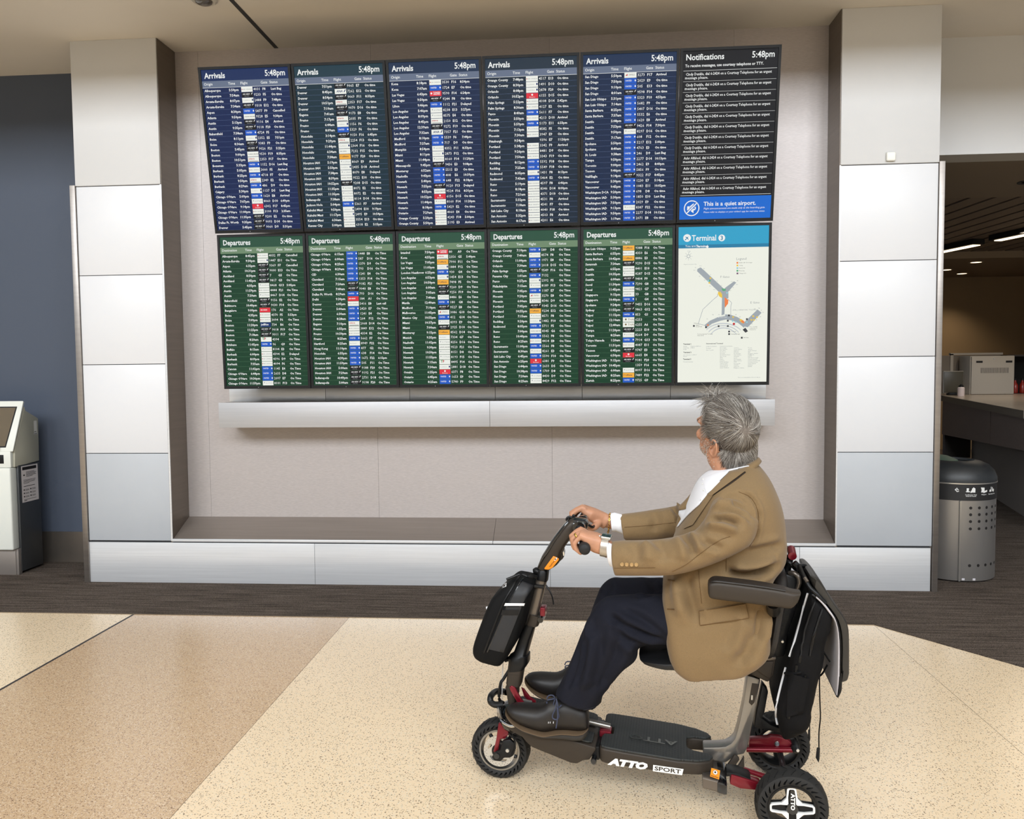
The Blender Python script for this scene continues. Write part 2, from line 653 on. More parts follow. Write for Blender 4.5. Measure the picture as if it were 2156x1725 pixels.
# sloping ledge above it
lg = prism('ledge', [(XL1, 0.02, 0.10), (XL1, 0.02, 0.298), (XL1, YB, 0.40), (XL1, YB, 0.10)], (XR0 - XL1, 0, 0), M_GAP)
tag(lg, kind='structure')
lseg = [XL1, -0.535, XR0]
for i in range(2):
    prism('ledge_sheet', [(lseg[i] + 0.001, 0.004, 0.302), (lseg[i] + 0.001, YB - 0.006, 0.4125), (lseg[i] + 0.001, YB - 0.006, 0.405), (lseg[i] + 0.001, 0.004, 0.295)], (lseg[i + 1] - lseg[i] - 0.002, 0, 0), M_LEDGE, lg)
    box('nosing', (lseg[i] + 0.001, -0.010, 0.288), (lseg[i + 1] - 0.001, 0.010, 0.305), M_STEEL, lg, 0.002)

# ---- slate blue wall at the side with its steel skirting
wl = box('wall_left', (-12, 0.55, 0.0), (XL0 + 0.2, 0.7, ZC), M_BLUE)
tag(wl, kind='structure')
b2 = box('baseboard_left', (-12, 0.54, 0.0), (XL0, 0.551, 0.235), mat('skirting_steel_left', (150, 140, 130), 0.3, 0.8))
tag(b2, kind='structure')

# ---- opening to the check-in hall on the other side
wr = box('wall_right', (XR1 - 0.2, 0.53, 2.847), (14, 0.75, ZC), M_PLASTER)
tag(wr, kind='structure')
c2 = box('ceiling_lobby', (XR1 - 0.2, 0.75, 2.847), (14, 2.04, 3.0), mat('lobby_ceiling_paint', (140, 128, 114), 0.8))
tag(c2, kind='structure')
lathe('recessed_downlight', [(0.085, 0.0), (0.085, -0.006), (0.065, -0.006), (0.06, 0.0)], Matrix.Translation((3.55, 1.45, 2.847)), M_GAP, c2, 24)
c3 = box('ceiling_slatted', (1.5, 2.04, 3.02), (14, 6.2, 3.1), M_DARKVOID)
tag(c3, kind='structure')
SA = math.radians(SLAT_DEG)
for i in range(60):
    cx = -4.4 + i * 0.22
    M = Matrix.Translation((cx + 2.0, 4.1, 2.94)) @ Matrix.Rotation(SA, 4, 'Z')
    bm = bmesh.new()
    add_box(bm, (-5.0, -0.090, -0.02), (5.0, 0.090, 0.03), M)
    geom = bm.verts[:] + bm.edges[:] + bm.faces[:]
    bmesh.ops.bisect_plane(bm, geom=geom, plane_co=(0, 2.05, 0), plane_no=(0, -1, 0), clear_outer=True)
    geom = bm.verts[:] + bm.edges[:] + bm.faces[:]
    bmesh.ops.bisect_plane(bm, geom=geom, plane_co=(0, 6.1, 0), plane_no=(0, 1, 0), clear_outer=True)
    if len(bm.faces):
        bm_obj('ceiling_slat', bm, M_SLAT, c3)
    else:
        bm.free()
c4 = box('ceiling_far', (1.5, 6.1, 2.83), (14, 10.5, 3.0), mat('far_ceiling_paint', (150, 134, 114), 0.8))
tag(c4, kind='structure')
wf = box('wall_far', (1.5, 8.6, 0.0), (8.35, 8.8, 2.83), M_BROWN)
tag(wf, kind='structure')
wf2 = box('wall_far_side', (8.2, 4.5, 0.0), (8.35, 8.6, 2.83), M_BROWN)
tag(wf2, kind='structure')
# ================================================================= displays
M_BEZEL = mat('display_bezel', (20, 21, 23), 0.5, spec=0.3)
M_BACK = mat('display_back', (18, 18, 19), 0.6)
W_ = emis('screen_white', (238, 240, 238), 0.95)
GREY_ = emis('screen_grey_text', (150, 156, 158), 0.9)
ARR = [emis('arrivals_blue', (10, 34, 80), 0.9), emis('arrivals_teal', (16, 46, 58), 0.9), emis('arrivals_navy', (18, 38, 72), 0.9), emis('arrivals_slate', (22, 40, 56), 0.9), emis('arrivals_dusk', (16, 38, 70), 0.9)]
ARH = [emis('arrivals_head_a', (20, 44, 90), 0.9), emis('arrivals_head_b', (28, 58, 70), 0.9), emis('arrivals_head_c', (30, 50, 78), 0.9), emis('arrivals_head_d', (34, 50, 64), 0.9), emis('arrivals_head_e', (26, 48, 80), 0.9)]
BAND_A = emis('arrivals_band', (104, 116, 138), 0.9)
DEP = emis('departures_green', (12, 62, 36), 0.9)
DEH = emis('departures_head', (36, 80, 58), 0.9)
BAND_D = emis('departures_band', (112, 140, 108), 0.9)
LINE_A = emis('row_rule_blue', (92, 112, 150), 0.9)
LINE_D = emis('row_rule_green', (84, 128, 96), 0.9)
T_WHITE = emis('tile_white', (238, 240, 232), 0.95)
T_BLACK = emis('tile_black', (14, 14, 16), 0.9)
T_BLUE = emis('tile_blue', (24, 88, 196), 0.95)
T_RED = emis('tile_red', (226, 48, 62), 0.95)
T_ORANGE = emis('tile_orange', (246, 176, 62), 0.95)
T_NAVY = emis('tile_navy', (22, 52, 110), 0.9)
TX_DARK = emis('tile_text_dark', (60, 60, 64), 0.9)
TX_RED = emis('tile_text_red', (196, 40, 44), 0.9)
TX_NAVY = emis('tile_text_navy', (30, 50, 110), 0.9)
TX_GREEN = emis('tile_green', (70, 150, 70), 0.9)
TX_PUR = emis('tile_gold', (130, 110, 70), 0.9)
# code: tile colour, words, word colour
LOGO = {
    'K': (T_WHITE, 'AIR CANADA', TX_DARK), 'B': (T_BLACK, 'AIR NEW', W_), 'C': (T_WHITE, 'CopaAirlines', TX_NAVY), 'U': (T_BLUE, 'UNITED', W_),
    'G': (T_WHITE, 'ASIANA AIRLINES', TX_DARK), 'A': (T_WHITE, 'avianca', TX_RED), 'X': (T_WHITE, 'AUSTRIAN', GREY_), 'R': (T_RED, 'Emirates', W_),
    'T': (T_RED, 'TURKISH', W_), 'L': (T_ORANGE, 'Lufthansa', TX_DARK), 'N': (T_WHITE, 'ANA', TX_NAVY), 'I': (T_RED, 'AIR INDIA', W_),
    'J': (T_NAVY, 'jetBlue', W_), 'P': (T_WHITE, 'TP', TX_RED), 'S': (T_WHITE, 'SWISS', TX_RED), 'H': (T_WHITE, 'THAI', TX_PUR),
    'E': (T_WHITE, 'AIR CHINA', TX_DARK), 'Q': (T_WHITE, 'SINGAPORE', TX_DARK), 'M': (T_WHITE, 'Aeromexico', GREY_), '-': None,
}
ROWS_A = ["""Albuquerque|5:50pm|K|4031|F8|Last Bag
Albuquerque|7:54am|B|9233|F5|On time
Arcata-Eureka|8:07pm|C|2488|F9|7:48pm
Arcata-Eureka|7:34am|B|9318|E12|On time
Aspen|8:30pm|U|5877|F9|Cancelled
Atlanta|9:50pm|G|9528|E5|9:30pm
Austin|5:13pm|B|9116|E4|Arrived
Austin|9:35pm|B|9118|F20|On time
Bakersfield|7:38am|U|4724|F5|On time
Boise|8:11pm|C|2352|E5|7:51pm
Boise|8:36am|B|9383|F9|On time
Boston|5:45pm|B|9026|F21|5:25pm
Boston|9:00pm|G|9530|F19|8:35pm
Boston|10:51pm|A|2353|F17|On time
Bozeman|5:33pm|U|1152|D16|Last Bag
Burbank|5:05pm|K|3000|F5|Arrived
Burbank|8:25pm|U|4718|F7|On time
Burbank|9:50pm|A|2349|E2|On time
Burbank|8:29am|U|486|D9|On time
Calgary|5:30pm|C|1137|D5|Last Bag
Chicago O'Hare|5:09pm|U|1620|E8|Arrived
Chicago O'Hare|7:07pm|X|8060|D10|6:49pm
Chicago O'Hare|9:14pm|R|6302|F17|8:45pm
Chicago O'Hare|11:00pm|K|3100|F13|2:35am
Chicago O'Hare|11:35pm|B|9200|E2|On time
Dallas Ft. Worth|9:35pm|B|9093|D14|On time
Denver|5:45pm|B|9060|D9|5:31pm""",
"""Denver|7:51pm|B|9065|E7|On time
Denver|8:45pm|N|7262|E12|On time
Denver|8:54pm|B|9069|F11|8:33pm
Denver|10:51pm|A|2353|F17|On time
Denver|7:10am|B|9070|D16|On time
Eugene|7:41am|B|9173|E8|On time
Fresno|7:17pm|A|2035|F9|On time
Fresno|6:44am|C|1156|F6|On time
Fresno|8:09am|U|5329|F6|On time
Honolulu|3:14pm|B|9150|F16|6:45pm
Honolulu|9:29pm|A|2254|F13|On time
Honolulu|11:44pm|C|2364|F16|On time
Honolulu|6:34am|E|7232|F15|On time
Honolulu|7:38am|L|9177|F20|On time
Houston IAH|5:19pm|X|8069|E9|Arrived
Houston IAH|5:50pm|C|2435|D18|Arrived
Houston IAH|7:38pm|X|8070|E8|Delayed
Houston IAH|8:39pm|G|9522|E10|On time
Houston IAH|10:52pm|B|9208|D15|On time
Houston IAH|11:35pm|X|8072|E2|On time
Houston IAH|11:35pm|X|8072|E2|On time
Indianapolis|7:38am|X|8114|D14|On time
Jackson Hole|5:04pm|U|5361|F7|Arrived
Kahului Maui|9:50pm|C|2494|E10|9:19pm
Kahului Maui|11:17pm|C|2495|E9|10:54pm
Kahului Maui|6:36am|K|3554|E13|On time
Kansas City|5:00pm|G|6318|E2|5:15pm""",
"""Kona|8:18pm|K|3530|F16|8:54pm
Kona|7:07am|U|1724|E7|On time
Las Vegas|6:43pm|T|9590|F14|6:24pm
Las Vegas|9:50pm|B|9244|F8|On time
Lihue|9:46pm|U|1112|F21|Delayed
Los Angeles|5:46pm|X|8238|E13|5:27pm
Los Angeles|8:09pm|X|8575|E4|On time
Los Angeles|8:45pm|A|2150|E12|On time
Los Angeles|12:39am|B|9272|F19|On time
Los Angeles|7:32am|N|7357|F21|On time
Medford|8:10pm|U|5539|F6|7:44pm
Medford|7:37am|U|717|D9|On time
Memphis|8:54pm|X|8352|F11|8:33pm
Miami|8:11pm|C|2873|F12|On time
Miami|11:44pm|X|8160|F14|11:20pm
Minneapolis|9:45pm|B|9436|E3|9:08pm
Monterey|6:52am|U|5515|E3|On time
Nashville|9:43pm|U|408|E6|10:39pm
Newark|5:40pm|U|648|F22|8:18pm
Newark|7:55pm|B|9120|F13|Delayed
Newark|8:55pm|G|9524|F16|8:31pm
Newark|10:52pm|R|6156|D15|On time
Newark|11:44pm|X|8160|F14|11:20pm
Ontario|8:18pm|U|5429|E2|On time
Ontario|7:29am|K|4060|E4|On time
Orange County|5:20pm|K|4243|F18|5:00pm
Orange County|5:50pm|K|5195|E3|Arrived""",
"""Orange County|7:48pm|K|4517|E13|On time
Orange County|8:30pm|C|1491|D10|On time
Orlando|8:08pm|C|2878|F20|On time
Orlando|10:52pm|R|6155|D15|On time
Palm Springs|5:22pm|K|4108|D14|5:42pm
Palm Springs|8:36am|K|4127|E2|On time
Pasco|8:40am|U|5611|F7|On time
Phoenix|5:50pm|K|4213|D10|Arrived
Phoenix|5:59pm|U|5173|E11|6:33pm
Phoenix|7:13pm|X|8582|F5|On time
Phoenix|7:30am|K|3947|E9|On time
Pittsburgh|9:54pm|-|9396|E7|11:26pm
Portland|5:38pm|K|3342|F9|Arrived
Portland|9:26pm|X|8481|D9|On time
Portland|7:50am|K|3343|F19|On time
Redding|8:12pm|U|5592|F18|On time
Redding|7:25am|U|5549|F18|On time
Redmond|8:35pm|C|1431|F8|8:13pm
Redmond|7:43am|U|5464|E2|On time
Reno|5:19pm|K|4597|F8|6:46pm
Reno|8:18pm|G|8346|D14|8:00pm
Reno|7:21am|K|4371|D10|On time
Sacramento|5:32pm|K|4531|F8|Arrived
Sacramento|7:18am|K|4541|F7|On time
Salt Lake City|8:18am|K|4040|F18|On time
San Antonio|5:32pm|K|4503|F8|Arrived
San Antonio|8:17am|K|4201|E6|On time""",
"""San Diego|5:50pm|S|3273|F17|Arrived
San Diego|7:50pm|U|2029|E9|On time
San Diego|9:10pm|U|505|E13|On time
San Diego|8:01am|B|9598|F14|On time
San Luis Obispo|5:31pm|U|5323|F10|4:53pm
San Luis Obispo|7:14am|U|5682|F9|On time
Santa Barbara|8:25pm|U|5407|D16|On time
Santa Barbara|7:37am|U|5532|E6|On time
Seattle|5:08pm|U|1620|E8|Arrived
Seattle|7:53pm|B|9426|F14|7:30pm
Seattle|9:50pm|X|8297|D16|On time
Seattle|7:17am|U|608|F12|On time
Spokane|5:50pm|U|5217|E12|5:00pm
Spokane|8:40am|U|4763|E3|On time
St. Louis|9:38am|U|246|D9|Last Bag
Tampa|9:50pm|U|2277|D14|10:13pm
Toronto|9:00pm|U|2462|E9|8:40pm
Tucson|9:46pm|U|5856|F9|On time
Vail/Eagle|9:14pm|B|9322|F17|8:45pm
Vancouver|5:30pm|U|1230|E7|5:14pm
Vancouver|9:45pm|U|1083|E11|10:02pm
Washington DCA|9:20pm|U|698|D8|On time
Washington IAD|5:30pm|U|1850|E10|Last Bag
Washington IAD|7:50pm|U|2029|E9|On time
Washington IAD|9:13pm|X|8387|F22|On time
Washington IAD|9:50pm|U|2277|D14|10:13pm
Washington IAD|1:19am|U|2071|E8|On time"""]
ROWS_D = ["""Albuquerque|8:45pm|K|4032|F7|Cancelled
Arcata-Eureka|9:30pm|C|1447|E11|On Time
Aspen|6:32pm|B|9369|F7|Cancelled
Atlanta|10:31pm|B|9000|E13|On Time
Auckland|8:50pm|B|7|G5|On Time
Auckland|11:45pm|B|9817|G3|On Time
Austin|4:35pm|X|8468|G13|5:05pm
Austin|11:59pm|K|4444|F21|On Time
Austin|7:20am|X|8467|D14|On Time
Bakersfield|9:29pm|B|9156|E2|On Time
Baltimore|10:40pm|B|9030|F14|On Time
Bangalore|9:00pm|I|176|A2|On Time
Boise|4:35pm|K|4370|F5|5:53pm
Boise|7:09pm|K|3094|F6|On Time
Boston|11:20pm|J|734|B6|On Time
Boston|11:25pm|B|9018|F19|On Time
Boston|7:18am|B|9011|F17|On Time
Boston|8:20am|P|4394||On Time
Brisbane|11:05pm|U|96|G9|On Time
Buffalo|8:15am|X|8104|E3|On Time
Burbank|6:00pm|K|4394|E2|Delayed
Burbank|8:09pm|K|4396|D9|On Time
Burbank|7:35am|K|4094|F6|On Time
Cancun|11:02pm|U|1145|E4|On Time
Chicago O'Hare|6:44pm|U|2633|D8|On Time
Chicago O'Hare|10:36pm|U|2097|E7|On Time
Chicago O'Hare|11:59pm|X|8101|F13|On Time""",
"""Chicago O'Hare|6:15am|U|1448|E8|On Time
Chicago O'Hare|6:00am|U|587|D16|On Time
Chicago O'Hare|8:25am|U|1370|D9|On Time
Chicago O'Hare|8:29am|U|793|D16|On Time
CID|6:30am|U|1241|E4|On Time
Cleveland|7:15am|U|1353|F14|On Time
Cleveland|7:20am|B|9182|F21|On Time
Cleveland|7:40am|B|9040|E8|On Time
Dallas Ft. Worth|8:29am|U|793|D16|On Time
Delhi|9:30pm|I|184|A1|On Time
Denver|6:05pm|K|5416|E8|Last call
Denver|5:00am|U|2420|E7|On Time
Denver|6:30am|U|1241|E4|On Time
Denver|8:28am|U|264|F12|On Time
Eugene|7:10pm|A|2068|D14|On Time
Fresno|6:55pm|K|3849|E12|On Time
Fresno|10:50pm|K|4334|E2|On Time
Fresno|8:25am|U|5662|F7|On Time
Hartford|8:25am|M|8949|F22|On Time
Hong Kong|11:10pm|U|877|G2|On Time
Honolulu|6:55pm|U|638|F14|On Time
Houston IAH|4:39pm|U|1672|F22|6:15pm
Houston IAH|11:59pm|U|505|F11|On Time
Houston IAH|5:00am|B|9188|F20|On Time
Houston IAH|7:29am|B|9192|F21|On Time
Indianapolis|10:49pm|B|2731|D18|On Time
Indianapolis|5:00am|B|9198|F20|On Time""",
"""Istanbul|7:50pm|T|80|A9|On Time
Kona|4:55pm|A|2356|G5|5:40pm
Las Vegas|7:05pm|L|7990|F11|On Time
Las Vegas|11:03pm|C|1884|F12|On Time
London Heathrow|6:25pm|U|930|G4|On Time
Los Angeles|6:53pm|C|1454|E13|On Time
Los Angeles|10:50pm|L|7498|F5|On Time
Los Angeles|6:00am|B|9260|D9|On Time
Los Angeles|7:05am|B|9256|F19|On Time
Los Angeles|7:40am|X|8486|E6|On Time
Manila|12:40am|U|180|G8|On Time
Medford|7:10pm|B|9527|E8|On Time
Melbourne|11:05pm|S|3086|G10|On Time
Mexico City|10:55pm|U|412|G14|On Time
Miami|10:37pm|X|8393|E9|On Time
Miami|7:00am|B|2925|D10|On Time
Monterey|9:15pm|L|8562|D14|On Time
Munich|9:35pm|M|7334|G7|On Time
Nashville|11:02pm|X|8256|D16|On Time
Newark|9:30pm|G|9523|F21|On Time
Newark|10:50pm|X|8151|D8|On Time
Newark|11:55pm|X|8193|F15|On Time
Newark|7:15am|P|8495|F14|On Time
Newark|7:30am|C|2881|D18|On Time
Omaha|6:25pm|R|6371|F8|On Time
Ontario|6:45pm|U|1653|E9|On Time
Ontario|8:25am|U|5740|F9|On Time""",
"""Orange County|7:10pm|U|589|D8|On Time
Orange County|7:40am|X|8574|F8|On Time
Orlando|11:00pm|U|1971|E8|On Time
Orlando|7:30am|U|2018|D15|On Time
Palm Springs|6:55pm|B|9549|F16|On Time
Panama City|1:01am|U|7132||On Time
Pasco|9:27pm|C|2392|F5|On Time
Philadelphia|7:15am|X|8189|F13|On Time
Phoenix|7:05pm|U|1187|E7|On Time
Phoenix|9:20pm|S|3270|E8|On Time
Phoenix|6:00am|X|8546|D9|On Time
Portland|7:05pm|B|9345|D16|On Time
Portland|10:55pm|L|9234|E12|On Time
Portland|7:15am|X|8571|F8|On Time
Redding|9:20pm|C|1482|F10|On Time
Redmond|8:05pm|U|5711|F5|On Time
Reno|7:00pm|G|8345|G6|On Time
Reno|10:40pm|U|5562|F8|On Time
Reno|8:25am|K|4414|E8|On Time
Sacramento|11:00pm|U|5566|F8|On Time
Sacramento|8:30am|X|8261|E3|On Time
Salt Lake City|6:45pm|U|5590|F10|On Time
San Antonio|6:25pm|R|6381|F9|On Time
San Diego|6:44pm|U|2633|D5|On Time
San Diego|10:38pm|U|1709|D8|On Time
San Diego|7:20am|X|8430|D9|On Time
San Diego|8:25am|X|8429|F12|On Time""",
"""San Luis Obispo|9:25pm|L|9388|F16|On Time
Santa Barbara|6:55pm|K|4350|E6|On Time
Santa Barbara|10:42pm|L|8886|E3|On Time
Savannah|7:30am|B|9290|D15|On Time
Seattle|6:55pm|G|8401|E10|On Time
Seattle|10:35pm|X|8287|D15|On Time
Seattle|6:00am|B|9404|F9|On Time
Seoul|11:30pm|U|7290|G8|On Time
Seoul|11:45pm|G|9821|G7|On Time
Singapore|9:15pm|Q|33|G8|On Time
Singapore|10:40pm|U|1|G4|On Time
Spokane|9:24pm|B|9455|D16|On Time
Sydney|11:55pm|B|9863|G12|On Time
Taipei|11:15pm|U|853|G1|On Time
Taipei|12:10am|H|6253||On Time
Taipei|12:40am|H|6255|A6|On Time
Tampa|11:20pm|B|2223|E10|On Time
Tampa|8:25am|X|8264|D9|On Time
Tokyo Haneda|1:20am|U|7914|G13|On Time
Toronto|11:31pm|K|4087|E11|On Time
Tucson|6:45pm|B|9747|E3|On Time
Vancouver|6:50pm|R|6665|E4|On Time
Washington IAD|9:15pm|B|9181|F20|On Time
Washington IAD|10:45pm|-|1359|F16|On Time
Washington IAD|6:00am|X|8097|D16|On Time
Washington IAD|8:25am|L|7489|F22|On Time
Zurich|8:25pm|U|9725|G9|On Time"""]

DW, DH = 0.5867, 1.0
X0D = -2.30
BZ = 0.016


def display_root(name, col, upper, label, cat):
    """display empty at its lower edge; local x right, y up the panel, z toward the hall"""
    x = X0D + col * DW
    if upper:
        a, b = Vector((x, -0.118, 2.322)), Vector((x, -0.300, 3.306))
    else:
        a, b = Vector((x, -0.050, 1.318)), Vector((x, -0.096, 2.316))
    up = (b - a).normalized()
    xx = Vector((1, 0, 0))
    zz = xx.cross(up)
    M = Matrix((xx, up, zz)).transposed().to_4x4()
    M.translation = a
    e = bpy.data.objects.new(name, None)
    e.empty_display_size = 0.1
    link(e)
    e.matrix_world = M
    tag(e, label, cat, 'displays on the wall of flight boards')
    g = 0.0025
    hh = (b - a).length
    box('display_housing', (g + 0.012, 0.012, -0.075), (DW - g - 0.012, hh - 0.012, -0.012), M_BACK, e)
    bm = bmesh.new()
    for lo, hi in (((g, 0, -0.014), (g + BZ, hh, 0.006)), ((DW - g - BZ, 0, -0.014), (DW - g, hh, 0.006)),
                   ((g + BZ, 0, -0.014), (DW - g - BZ, BZ + 0.004, 0.006)), ((g + BZ, hh - BZ, -0.014), (DW - g - BZ, hh, 0.006))):
        add_box(bm, lo, hi)
    bm_obj('bezel', bm, M_BEZEL, e)
    # wall bracket behind
    if upper:
        box('bracket', (DW * 0.3, 0.15, -0.30), (DW * 0.7, 0.5, -0.07), M_BACK, e)
    else:
        box('bracket', (DW * 0.3, 0.15, -0.20), (DW * 0.7, 0.5, -0.07), M_BACK, e)
    s = Sheet()
    s.disc(DW * 0.40, 0.009, 0.0018, 0.0064, W_, 8)
    s.build('status_lamp', e)
    return e, g + BZ, BZ + 0.004, DW - g - BZ, hh - BZ


def board(col, upper, rows, title, bg, head, band, rule, label):
    e, x0, y0, x1, y1 = display_root('flight_display', col, upper, label, 'display')
    w, h = x1 - x0, y1 - y0
    X = lambda f: x0 + f * w
    Y = lambda f: y1 - f * h
    s = Sheet()
    s.quad(x0, Y(0.068), x1, y1, 0.0, head)
    s.quad(x0, y0, x1, Y(0.108), 0.0, bg)
    s.build('screen', e)
    b = Sheet()
    b.quad(x0, Y(0.108), x1, Y(0.068), 0.0, band)
    b.quad(x0, Y(0.1095), x1, Y(0.1075), 0.0006, W_ if upper else BAND_D)
    b.build('column_band', e)
    t = Sheet()
    t.text(title, X(0.035), Y(0.052), 0.0008, 0.046, W_, offset=0.0011, fit=(0.24 if upper else 0.33) * w)
    t.text('5:48pm', X(0.965), Y(0.049), 0.0008, 0.049, W_, align='RIGHT', offset=0.0008, fit=0.23 * w)
    t.build('heading', e)
    c = Sheet()
    for f, n in ((0.02, 'Origin' if upper else 'Destination'), (0.30, 'Time'), (0.44, 'Flight'), (0.675, 'Gate'), (0.775, 'Status')):
        c.text(n, X(f), Y(0.094), 0.0008, 0.0215, W_, offset=0.0002)
    c.build('column_names', e)
    R = [r.split('|') for r in rows.split('\n')]
    n = len(R)
    p = (1.0 - 0.109) / n
    size = 0.0196
    words = Sheet()
    rules = Sheet()
    tiles = Sheet()
    for i, r in enumerate(R):
        yb = Y(0.109 + (i + 0.72) * p)
        for f, k, al in ((0.02, 0, 'LEFT'), (0.415, 1, 'RIGHT'), (0.585, 3, 'LEFT'), (0.688, 4, 'LEFT'), (0.785, 5, 'LEFT')):
            if r[k]:
                words.text(r[k], X(f), yb, 0.0008, size * (1.12 if k == 3 else 1.06 if k in (1, 4) else 1.0), W_, align=al, offset=0.00048 if k != 3 else 0.0001, res=1)
        rules.quad(x0, Y(0.109 + (i + 1) * p) - 0.0005, x1, Y(0.109 + (i + 1) * p) + 0.0005, 0.0004, rule)
        lg = LOGO[r[2]]
        if lg:
            ya, yb2 = Y(0.109 + (i + 0.02) * p), Y(0.109 + (i + 0.94) * p)
            tiles.quad(X(0.445), yb2, X(0.575), ya, 0.0006, lg[0])
            yt = (ya + yb2) / 2 - 0.003
            wd = 0.070
            k = r[2]
            if k == 'U':
                tiles.text('UNITED', X(0.456), yt, 0.0012, 0.0125, W_, offset=0.0002, res=1, sx=0.85)
                tiles.quad(X(0.556), yt, X(0.570), yt + 0.009, 0.0012, W_)
            elif k == 'B':
                tiles.text('AIR NEW', X(0.458), yt + 0.003, 0.0012, 0.0115, W_, offset=0.0002, res=1, sx=0.95)
                tiles.text('ZEALAND', X(0.475), yt - 0.007, 0.0012, 0.007, GREY_, res=1)
                tiles.poly([(X(0.553), yt + 0.002), (X(0.566), yt + 0.008), (X(0.572), yt + 0.016), (X(0.560), yt + 0.012)], 0.0012, W_)
            elif k == 'R':
                tiles.text('Emirates', X(0.51), yt - 0.008, 0.0012, 0.010, W_, align='CENTER', res=1)
                tiles.disc(X(0.51), yt + 0.008, 0.006, 0.0012, W_, 8)
            elif k == 'T':
                tiles.disc(X(0.463), yt + 0.004, 0.006, 0.0012, W_, 12)
                tiles.text('TURKISH\nAIRLINES', X(0.484), yt + 0.005, 0.0012, 0.0105, W_, res=1, offset=0.0003, line=0.85)
            elif k == 'P':
                tiles.text('T', X(0.462), yt, 0.0012, 0.021, TX_GREEN, res=1, offset=0.0008)
                tiles.text('P', X(0.486), yt, 0.0012, 0.021, TX_RED, res=1, offset=0.0008)
            elif k == 'N':
                tiles.text('ANA', X(0.462), yt - 0.002, 0.0012, 0.018, TX_NAVY, res=1, offset=0.0004, shear=0.3)
                tiles.poly([(X(0.545), yt - 0.002), (X(0.555), yt - 0.002), (X(0.571), yt + 0.013), (X(0.56), yt + 0.013)], 0.0012, TX_NAVY)
            elif k == 'H':
                tiles.text('THAI', X(0.50), yt - 0.002, 0.0012, 0.018, TX_PUR, res=1)
                tiles.disc(X(0.478), yt + 0.005, 0.006, 0.0012, TX_PUR, 10)
            elif k == 'A':
                tiles.text('avianca', X(0.455), yt + 0.003, 0.0012, 0.013, TX_RED, res=1, offset=0.0003)
                tiles.quad(X(0.457), yb2 + 0.002, X(0.566), yb2 + 0.005, 0.0012, TX_DARK)
            elif k == 'L':
                tiles.text('Lufthansa', X(0.474), yt, 0.0012, 0.0125, TX_DARK, res=1, offset=0.0003, sx=0.9)
                tiles.disc(X(0.459), yt + 0.004, 0.0045, 0.0012, TX_DARK, 10, 0.003)
            elif k == 'C':
                tiles.text('CopaAirlines', X(0.45), yt, 0.0012, 0.0095, GREY_, res=1, sx=0.95)
                tiles.quad(X(0.556), yt - 0.001, X(0.572), yt + 0.010, 0.0012, TX_NAVY)
            elif k == 'X':
                tiles.poly([(X(0.458), yt + 0.009), (X(0.474), yt + 0.009), (X(0.466), yt)], 0.0012, GREY_)
                tiles.text('AUSTRIAN', X(0.482), yt, 0.0012, 0.0105, GREY_, res=1)
            elif k == 'J':
                tiles.text('jetBlue', X(0.455), yt - 0.001, 0.0012, 0.018, W_, res=1, offset=0.0005)
            elif k == 'I':
                tiles.text('AIR INDIA', X(0.455), yt, 0.0012, 0.0105, W_, res=1, offset=0.0004, shear=0.2, sx=0.95)
            elif k == 'S':
                tiles.text('SWISS', X(0.488), yt, 0.0012, 0.014, TX_DARK, res=1)
                tiles.poly([(X(0.455), yt), (X(0.478), yt), (X(0.478), yt + 0.012)], 0.0012, TX_RED)
            elif k == 'K':
                tiles.disc(X(0.455), yt + 0.0035, 0.003, 0.0012, TX_RED, 8)
                tiles.text('AIR CANADA', X(0.464), yt, 0.0012, 0.0095, GREY_, res=1, offset=0.0001)
            else:
                tiles.text(lg[1], X(0.455), yt, 0.0012, 0.0085, lg[2], res=1, offset=0.0001)
    rules.build('row_rules', e)
    tiles.build('airline_tiles', e)
    words.build('row_text', e)
    return e


ends_a = ['Albuquerque to Denver', 'Denver to Kansas City', 'Kona to Orange County', 'Orange County to San Antonio', 'San Diego to Washington']
ends_d = ['Albuquerque to Chicago', 'Chicago to Indianapolis', 'Istanbul to Ontario', 'Orange County to San Diego', 'San Luis Obispo to Zurich']
for i in range(5):
    board(i, True, ROWS_A[i], 'Arrivals', ARR[i], ARH[i], BAND_A, LINE_A, 'tall blue arrivals screen in the top row listing ' + ends_a[i])
    board(i, False, ROWS_D[i], 'Departures', DEP, DEH, BAND_D, LINE_D, 'tall green departures screen in the bottom row listing ' + ends_d[i])

# ---- notifications screen
e, x0, y0, x1, y1 = display_root('notification_display', 5, True, 'black notifications screen with a bright blue quiet airport banner', 'display')
w, h = x1 - x0, y1 - y0
X = lambda f: x0 + f * w
Y = lambda f: y1 - f * h
NB = emis('notice_black', (22, 23, 25), 0.9)
QB = emis('quiet_blue', (16, 104, 206), 0.95)
s = Sheet()
s.quad(x0, Y(0.862), x1, y1, 0.0, NB)
s.build('screen', e)
s = Sheet()
s.quad(x0, y0, x1, Y(0.862), 0.0, QB)
s.build('quiet_banner', e)
s = Sheet()
s.text('Notifications', X(0.03), Y(0.052), 0.0008, 0.046, W_, offset=0.0009, fit=0.40 * w)
s.text('5:48pm', X(0.965), Y(0.050), 0.0008, 0.049, W_, align='RIGHT', offset=0.0008, fit=0.235 * w)
s.text('To receive messages, use courtesy telephone or TTY.', X(0.025), Y(0.092), 0.0008, 0.0222, W_, offset=0.0004, fit=0.825 * w)
s.build('heading', e)
s = Sheet()
